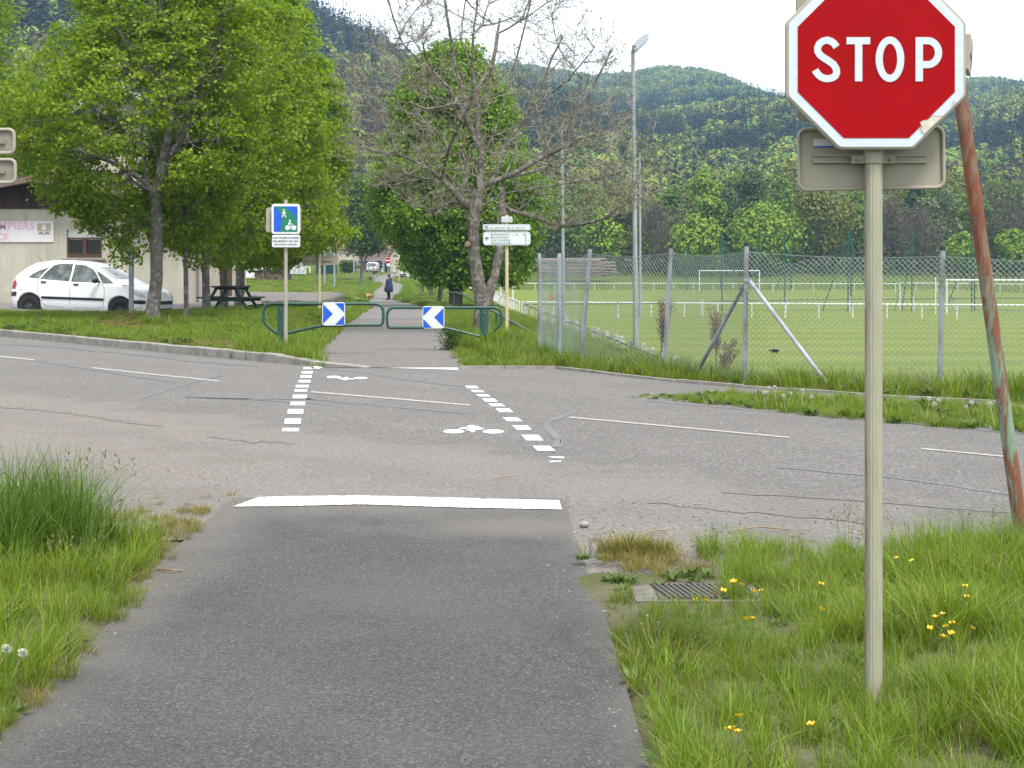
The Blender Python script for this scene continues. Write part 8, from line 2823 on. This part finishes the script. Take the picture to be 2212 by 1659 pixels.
for (du0, dz0, du1, dz1) in ((-.9, .05, -.1, .42), (-.7, .03, -.12, .3), (-.62, .06, .0, .12), (-1.0, .1, -.35, .12), (-.55, .02, -.2, .36)):
    b.tube([(gx_ + du0, gy_ - .3, gz_ + dz0), (gx_ + (du0 + du1) / 2, gy_ - .32, gz_ + (dz0 + dz1) / 2 - .04), (gx_ + du1, gy_ - .26, gz_ + dz1)], [.012, .010, .005], 5)
tw_.location = (gx_ - .5, gy_ - .3, gz_)
b.build('twigs', mat('reddish_twigs', (0.16, 0.085, 0.045), None, 10), tw_)
br_ = thing('fallen_branch', 'thin bare branch leaning in the grass behind the left barrier gate', 'branch', ground_hit(590, 700))
gx_, gy_, gz_ = ground_hit(585, 703)
b = MB()
b.tube([(gx_, gy_, gz_), (gx_ + .25, gy_, gz_ + .28), (gx_ + .45, gy_, gz_ + .62)], [.014, .010, .004], 5).tube([(gx_ + .2, gy_, gz_ + .22), (gx_ + .5, gy_, gz_ + .38)], [.008, .003], 4)
br_.location = (gx_, gy_, gz_)
b.build('branch', M['bark_dark'], br_)

# buttercups: every flower a thing, the same few shapes repeated
M['petal'] = mat('buttercup_petals', (0.72, 0.46, 0.010), (0.62, 0.38, 0.008), 60, rough=.3, spec=.5)
M['stem'] = mat('flower_stem', (0.07, 0.12, 0.025), None, 20, rough=.7)
bc = thing('buttercup', 'yellow buttercup flower on a thin stem in the near right verge', 'flower', (0, 0, 0), 'buttercups in the right verge')
MB().tube([(0.01, 0.0, -.22), (.006, .004, -.1), (0, 0, 0)], .0014, 5).build('stem', M['stem'], bc)
b = MB()
for k in range(5):
    a = 2 * math.pi * k / 5
    ca, sa = math.cos(a), math.sin(a)
    t_ = lambda r, w_, z: (r * ca - w_ * sa, r * sa + w_ * ca, z)
    b.add([t_(0, 0, 0), t_(.006, .0052, .003), t_(.0115, .0050, .0095), t_(.0125, 0, .0115), t_(.0115, -.0050, .0095), t_(.006, -.0052, .003)], [(0, 1, 2, 3), (0, 3, 4, 5)])
b.build('petals', M['petal'], bc)
MB().ball((0, 0, .004), (.0032, .0032, .003), 6, 4).build('centre', mat('flower_centre', (0.45, 0.36, 0.03), None, 20), bc)
flowers = [(986, 456), (1018, 466), (942, 494), (1070, 498), (1103, 493), (1354, 466), (1037, 612), (1067, 610), (826, 530), (868, 534), (1358, 570), (1740, 366), (1677, 354), (1963, 475), (1943, 520), (1969, 520), (1872, 540), (1868, 591), (1838, 604), (1813, 651), (1883, 644), (1910, 632), (1905, 674), (1870, 688), (1993, 649), (1011, 1021), (1006, 1089), (973, 1080), (1314, 1060)]
ORD = 'first second third fourth fifth sixth seventh eighth ninth tenth eleventh twelfth thirteenth fourteenth fifteenth'.split()
CLU = [((0, 1, 2, 3, 4, 8, 9), 'in the patch beside the drain cover'), ((6, 7), 'in the close pair below the drain cover'), ((5, 10), 'just left of the stop sign post'), ((11, 12), 'at the far edge right of the stop sign post'), (tuple(range(13, 25)), 'in the big patch right of the stop sign post'), ((25, 26, 27, 28), 'in the tall grass nearest the camera')]
FLAB = {}
for ids, wh in CLU:
    for k, i in enumerate(sorted(ids, key=lambda i: flowers[i][0])): FLAB[i] = f'{ORD[k]} yellow buttercup from the left {wh}'
for i, (a, b_) in enumerate(flowers):
    u, v = (a / 1.0553 + 2000) * .54004, (b_ / 1.0553 + 1900) * .54004
    z = .175 + R.uniform(-.03, .03)
    x, y = G(u, v, z)
    o = bc if i == 0 else copy_tree(bc)
    o['label'] = FLAB[i]
    o.location = (x, y, z); o.rotation_euler = (R.uniform(-.3, .6), R.uniform(-.35, .35), R.uniform(0, 6))
    o.scale = (R.uniform(.85, 1.2),) * 3
# dandelion clocks
M['clock'] = mat('seed_fluff', (0.60, 0.59, 0.55), (0.48, 0.46, 0.42), 200, rough=1)
M['pale_stem'] = mat('pale_dandelion_stem', (0.30, 0.25, 0.17), None, 20, rough=.8)
dd = thing('dandelion_clock', 'white dandelion seed head on a pale stem in the grass strip before the fence', 'flower', (0, 0, 0), 'dandelion clocks on the far strip')
MB().tube([(.02, 0, -.22), (.008, 0, -.1), (0, 0, 0)], .003, 5).build('stem', M['pale_stem'], dd)
n_ = 150
d = randn_dir(n_)
V, Fq = kites(d * .008, np.cross(d, randn_dir(n_)), d, .020, .0075, .1)
np_obj('seed_head', V, Fq, M['clock'], dd)
cl_ = [(470, 1110), (510, 1108), (440, 1145), (460, 1138), (570, 1165), (700, 1130), (620, 1150), (760, 1172), (1565, 1185), (1600, 1220), (1630, 1195), (1815, 1240), (1855, 1212), (1980, 1222), (2040, 1215)]
rank = {i: k for k, i in enumerate(sorted(range(len(cl_)), key=lambda i: cl_[i][0]))}
for i, (a, b_) in enumerate(cl_):
    u, v = (a / 1.7068 + 2800) * .54004, (b_ / 1.7068 + 900) * .54004
    z = .24 + R.uniform(-.02, .04)
    x, y = G(u, v, z)
    o = dd if i == 0 else copy_tree(dd)
    o.location = (x, y, z); o.rotation_euler = (R.uniform(-.2, .2), R.uniform(-.3, .3), R.uniform(0, 6)); o.scale = (R.uniform(.6, .9),) * 3
    o['label'] = f'{ORD[rank[i]]} white dandelion clock from the left in the grass strip before the fence'
for (u, v, lab) in ((15, 1402, 'left of two dandelion clocks at the edge of the left verge'), (50, 1411, 'right of two dandelion clocks at the edge of the left verge')):
    x, y = G(u, v, .13)
    o = copy_tree(dd); o.location = (x, y, .13); o.rotation_euler = (.2, .5, 1.0); o.scale = (.8, .8, .65)
    o['label'] = lab; o['group'] = 'dandelion clocks in the left verge'
bd = thing('spent_dandelion', 'bare dandelion stalks without seeds standing in the right verge by the path', 'flower', (G(1400, 1400)[0], G(1400, 1400)[1], 0))
for (pts, hd) in (([(1412, 1400), (1401, 1370), (1398, 1330)], 1), ([(1410, 1402), (1396, 1380), (1386, 1348)], 1), ([(1424, 1392), (1424, 1365), (1422, 1345)], 1), ([(1452, 1385), (1448, 1365), (1446, 1352)], 1)):
    Y = G(pts[0][0], pts[0][1], .03)[1]
    b = MB().tube([P(u, v, Y) for u, v in pts], .0028, 5)
    b.ball(P(pts[-1][0], pts[-1][1], Y), .0055, 6, 4)
    b.build('stalk', M['pale_stem'], bd)

# dry docks and a bare shrub by the fence
M['dock'] = leaf_mat('dry_dock_seeds', (0.105, 0.045, 0.030), (0.20, 0.095, 0.062), .15, .9)
def dock(label, u, vb, vt, Y, wpx, lean):
    x, y, _ = P(u, vb, Y)
    z0 = float(zsoil(x, y)) - .05
    zt_ = Z_(vt, Y)
    t_ = thing('dock_plant', label, 'plant', (x, y, z0), 'dry docks at the fence')
    b = MB(); tips = []
    for k in range(9):
        a = R.uniform(0, 6.28); rr_ = wpx / FPX * Y * R.uniform(.1, .5)
        tp = (x + lean + rr_ * math.cos(a), y + rr_ * math.sin(a), zt_ - R.uniform(0, .35))
        b.tube([(x, y, z0), (x + lean * .35, y, z0 + (tp[2] - z0) * .5), tp], [.009, .006, .003], 5)
        tips.append((np.array([x + lean * .35, y, z0 + (tp[2] - z0) * .5]), np.array(tp)))
    b.build('stems', mat('dry_stem', (0.12, 0.065, 0.045), None, 10), t_)
    C = []
    for a, c in tips:
        f = rng.uniform(.15, 1, 110)[:, None]
        C.append(a[None] * (1 - f) + c[None] * f + rng.normal(0, .028, (110, 3)))
    C = np.concatenate(C)
    V, Fq = kites(C, randn_dir(len(C)), randn_dir(len(C)), .028 * rng.uniform(.6, 1.3, len(C)), .020, .2)
    np_obj('seeds', V, Fq, M['dock'], t_, attrs={'tint': ('FLOAT', np.repeat(rng.uniform(0, 1, len(C)), 4))})
dock('larger reddish brown dry dock left of the braced fence post', 1425, 800, 640, 24.6, 60, .10)
dock('smaller reddish brown dry dock behind the left fence brace', 1545, 800, 660, 23.6, 50, .04)
dock('low dry dock right at the foot of the left brace', 1565, 830, 730, 22.6, 60, .03)
we = thing('weed_bush', 'dark dense weed at the right edge of the path beside the barrier', 'plant', ground_hit(975, 755))
gx_, gy_, gz_ = ground_hit(975, 757)
n_ = 900
C = np.array([gx_, gy_, gz_]) + rng.normal(0, 1, (n_, 3)) * np.array([.11, .10, .0]) + np.stack([np.zeros(n_), np.zeros(n_), rng.uniform(.0, .34, n_)], -1)
V, Fq = kites(C, randn_dir(n_) + np.array([0, 0, .5]), randn_dir(n_) + np.array([0, 0, .5]), .05, .02, .2)
we.location = (gx_, gy_, gz_)
np_obj('leaves', V, Fq, M['weed'], we, attrs={'tint': ('FLOAT', np.repeat(rng.uniform(0, .35, n_), 4))})
# ------------------------------------------------------------------ thin air between here and the hills
b = MB().box((0, 1600, 128), (5600, 3500, 262))
m_ = bpy.data.materials.new('thin_haze'); m_.use_nodes = True
t_ = m_.node_tree; t_.nodes.clear()
o_ = t_.nodes.new('ShaderNodeOutputMaterial')
pv = t_.nodes.new('ShaderNodeVolumePrincipled')
pv.inputs['Color'].default_value = (0.42, 0.70, 1.0, 1)
pv.inputs['Density'].default_value = 0.00022
pv.inputs['Anisotropy'].default_value = 0.2
t_.links.new(pv.outputs[0], o_.inputs['Volume'])
hzb = b.build('haze', m_, None, loc=(0, 0, 0))
tag(hzb, kind='stuff')
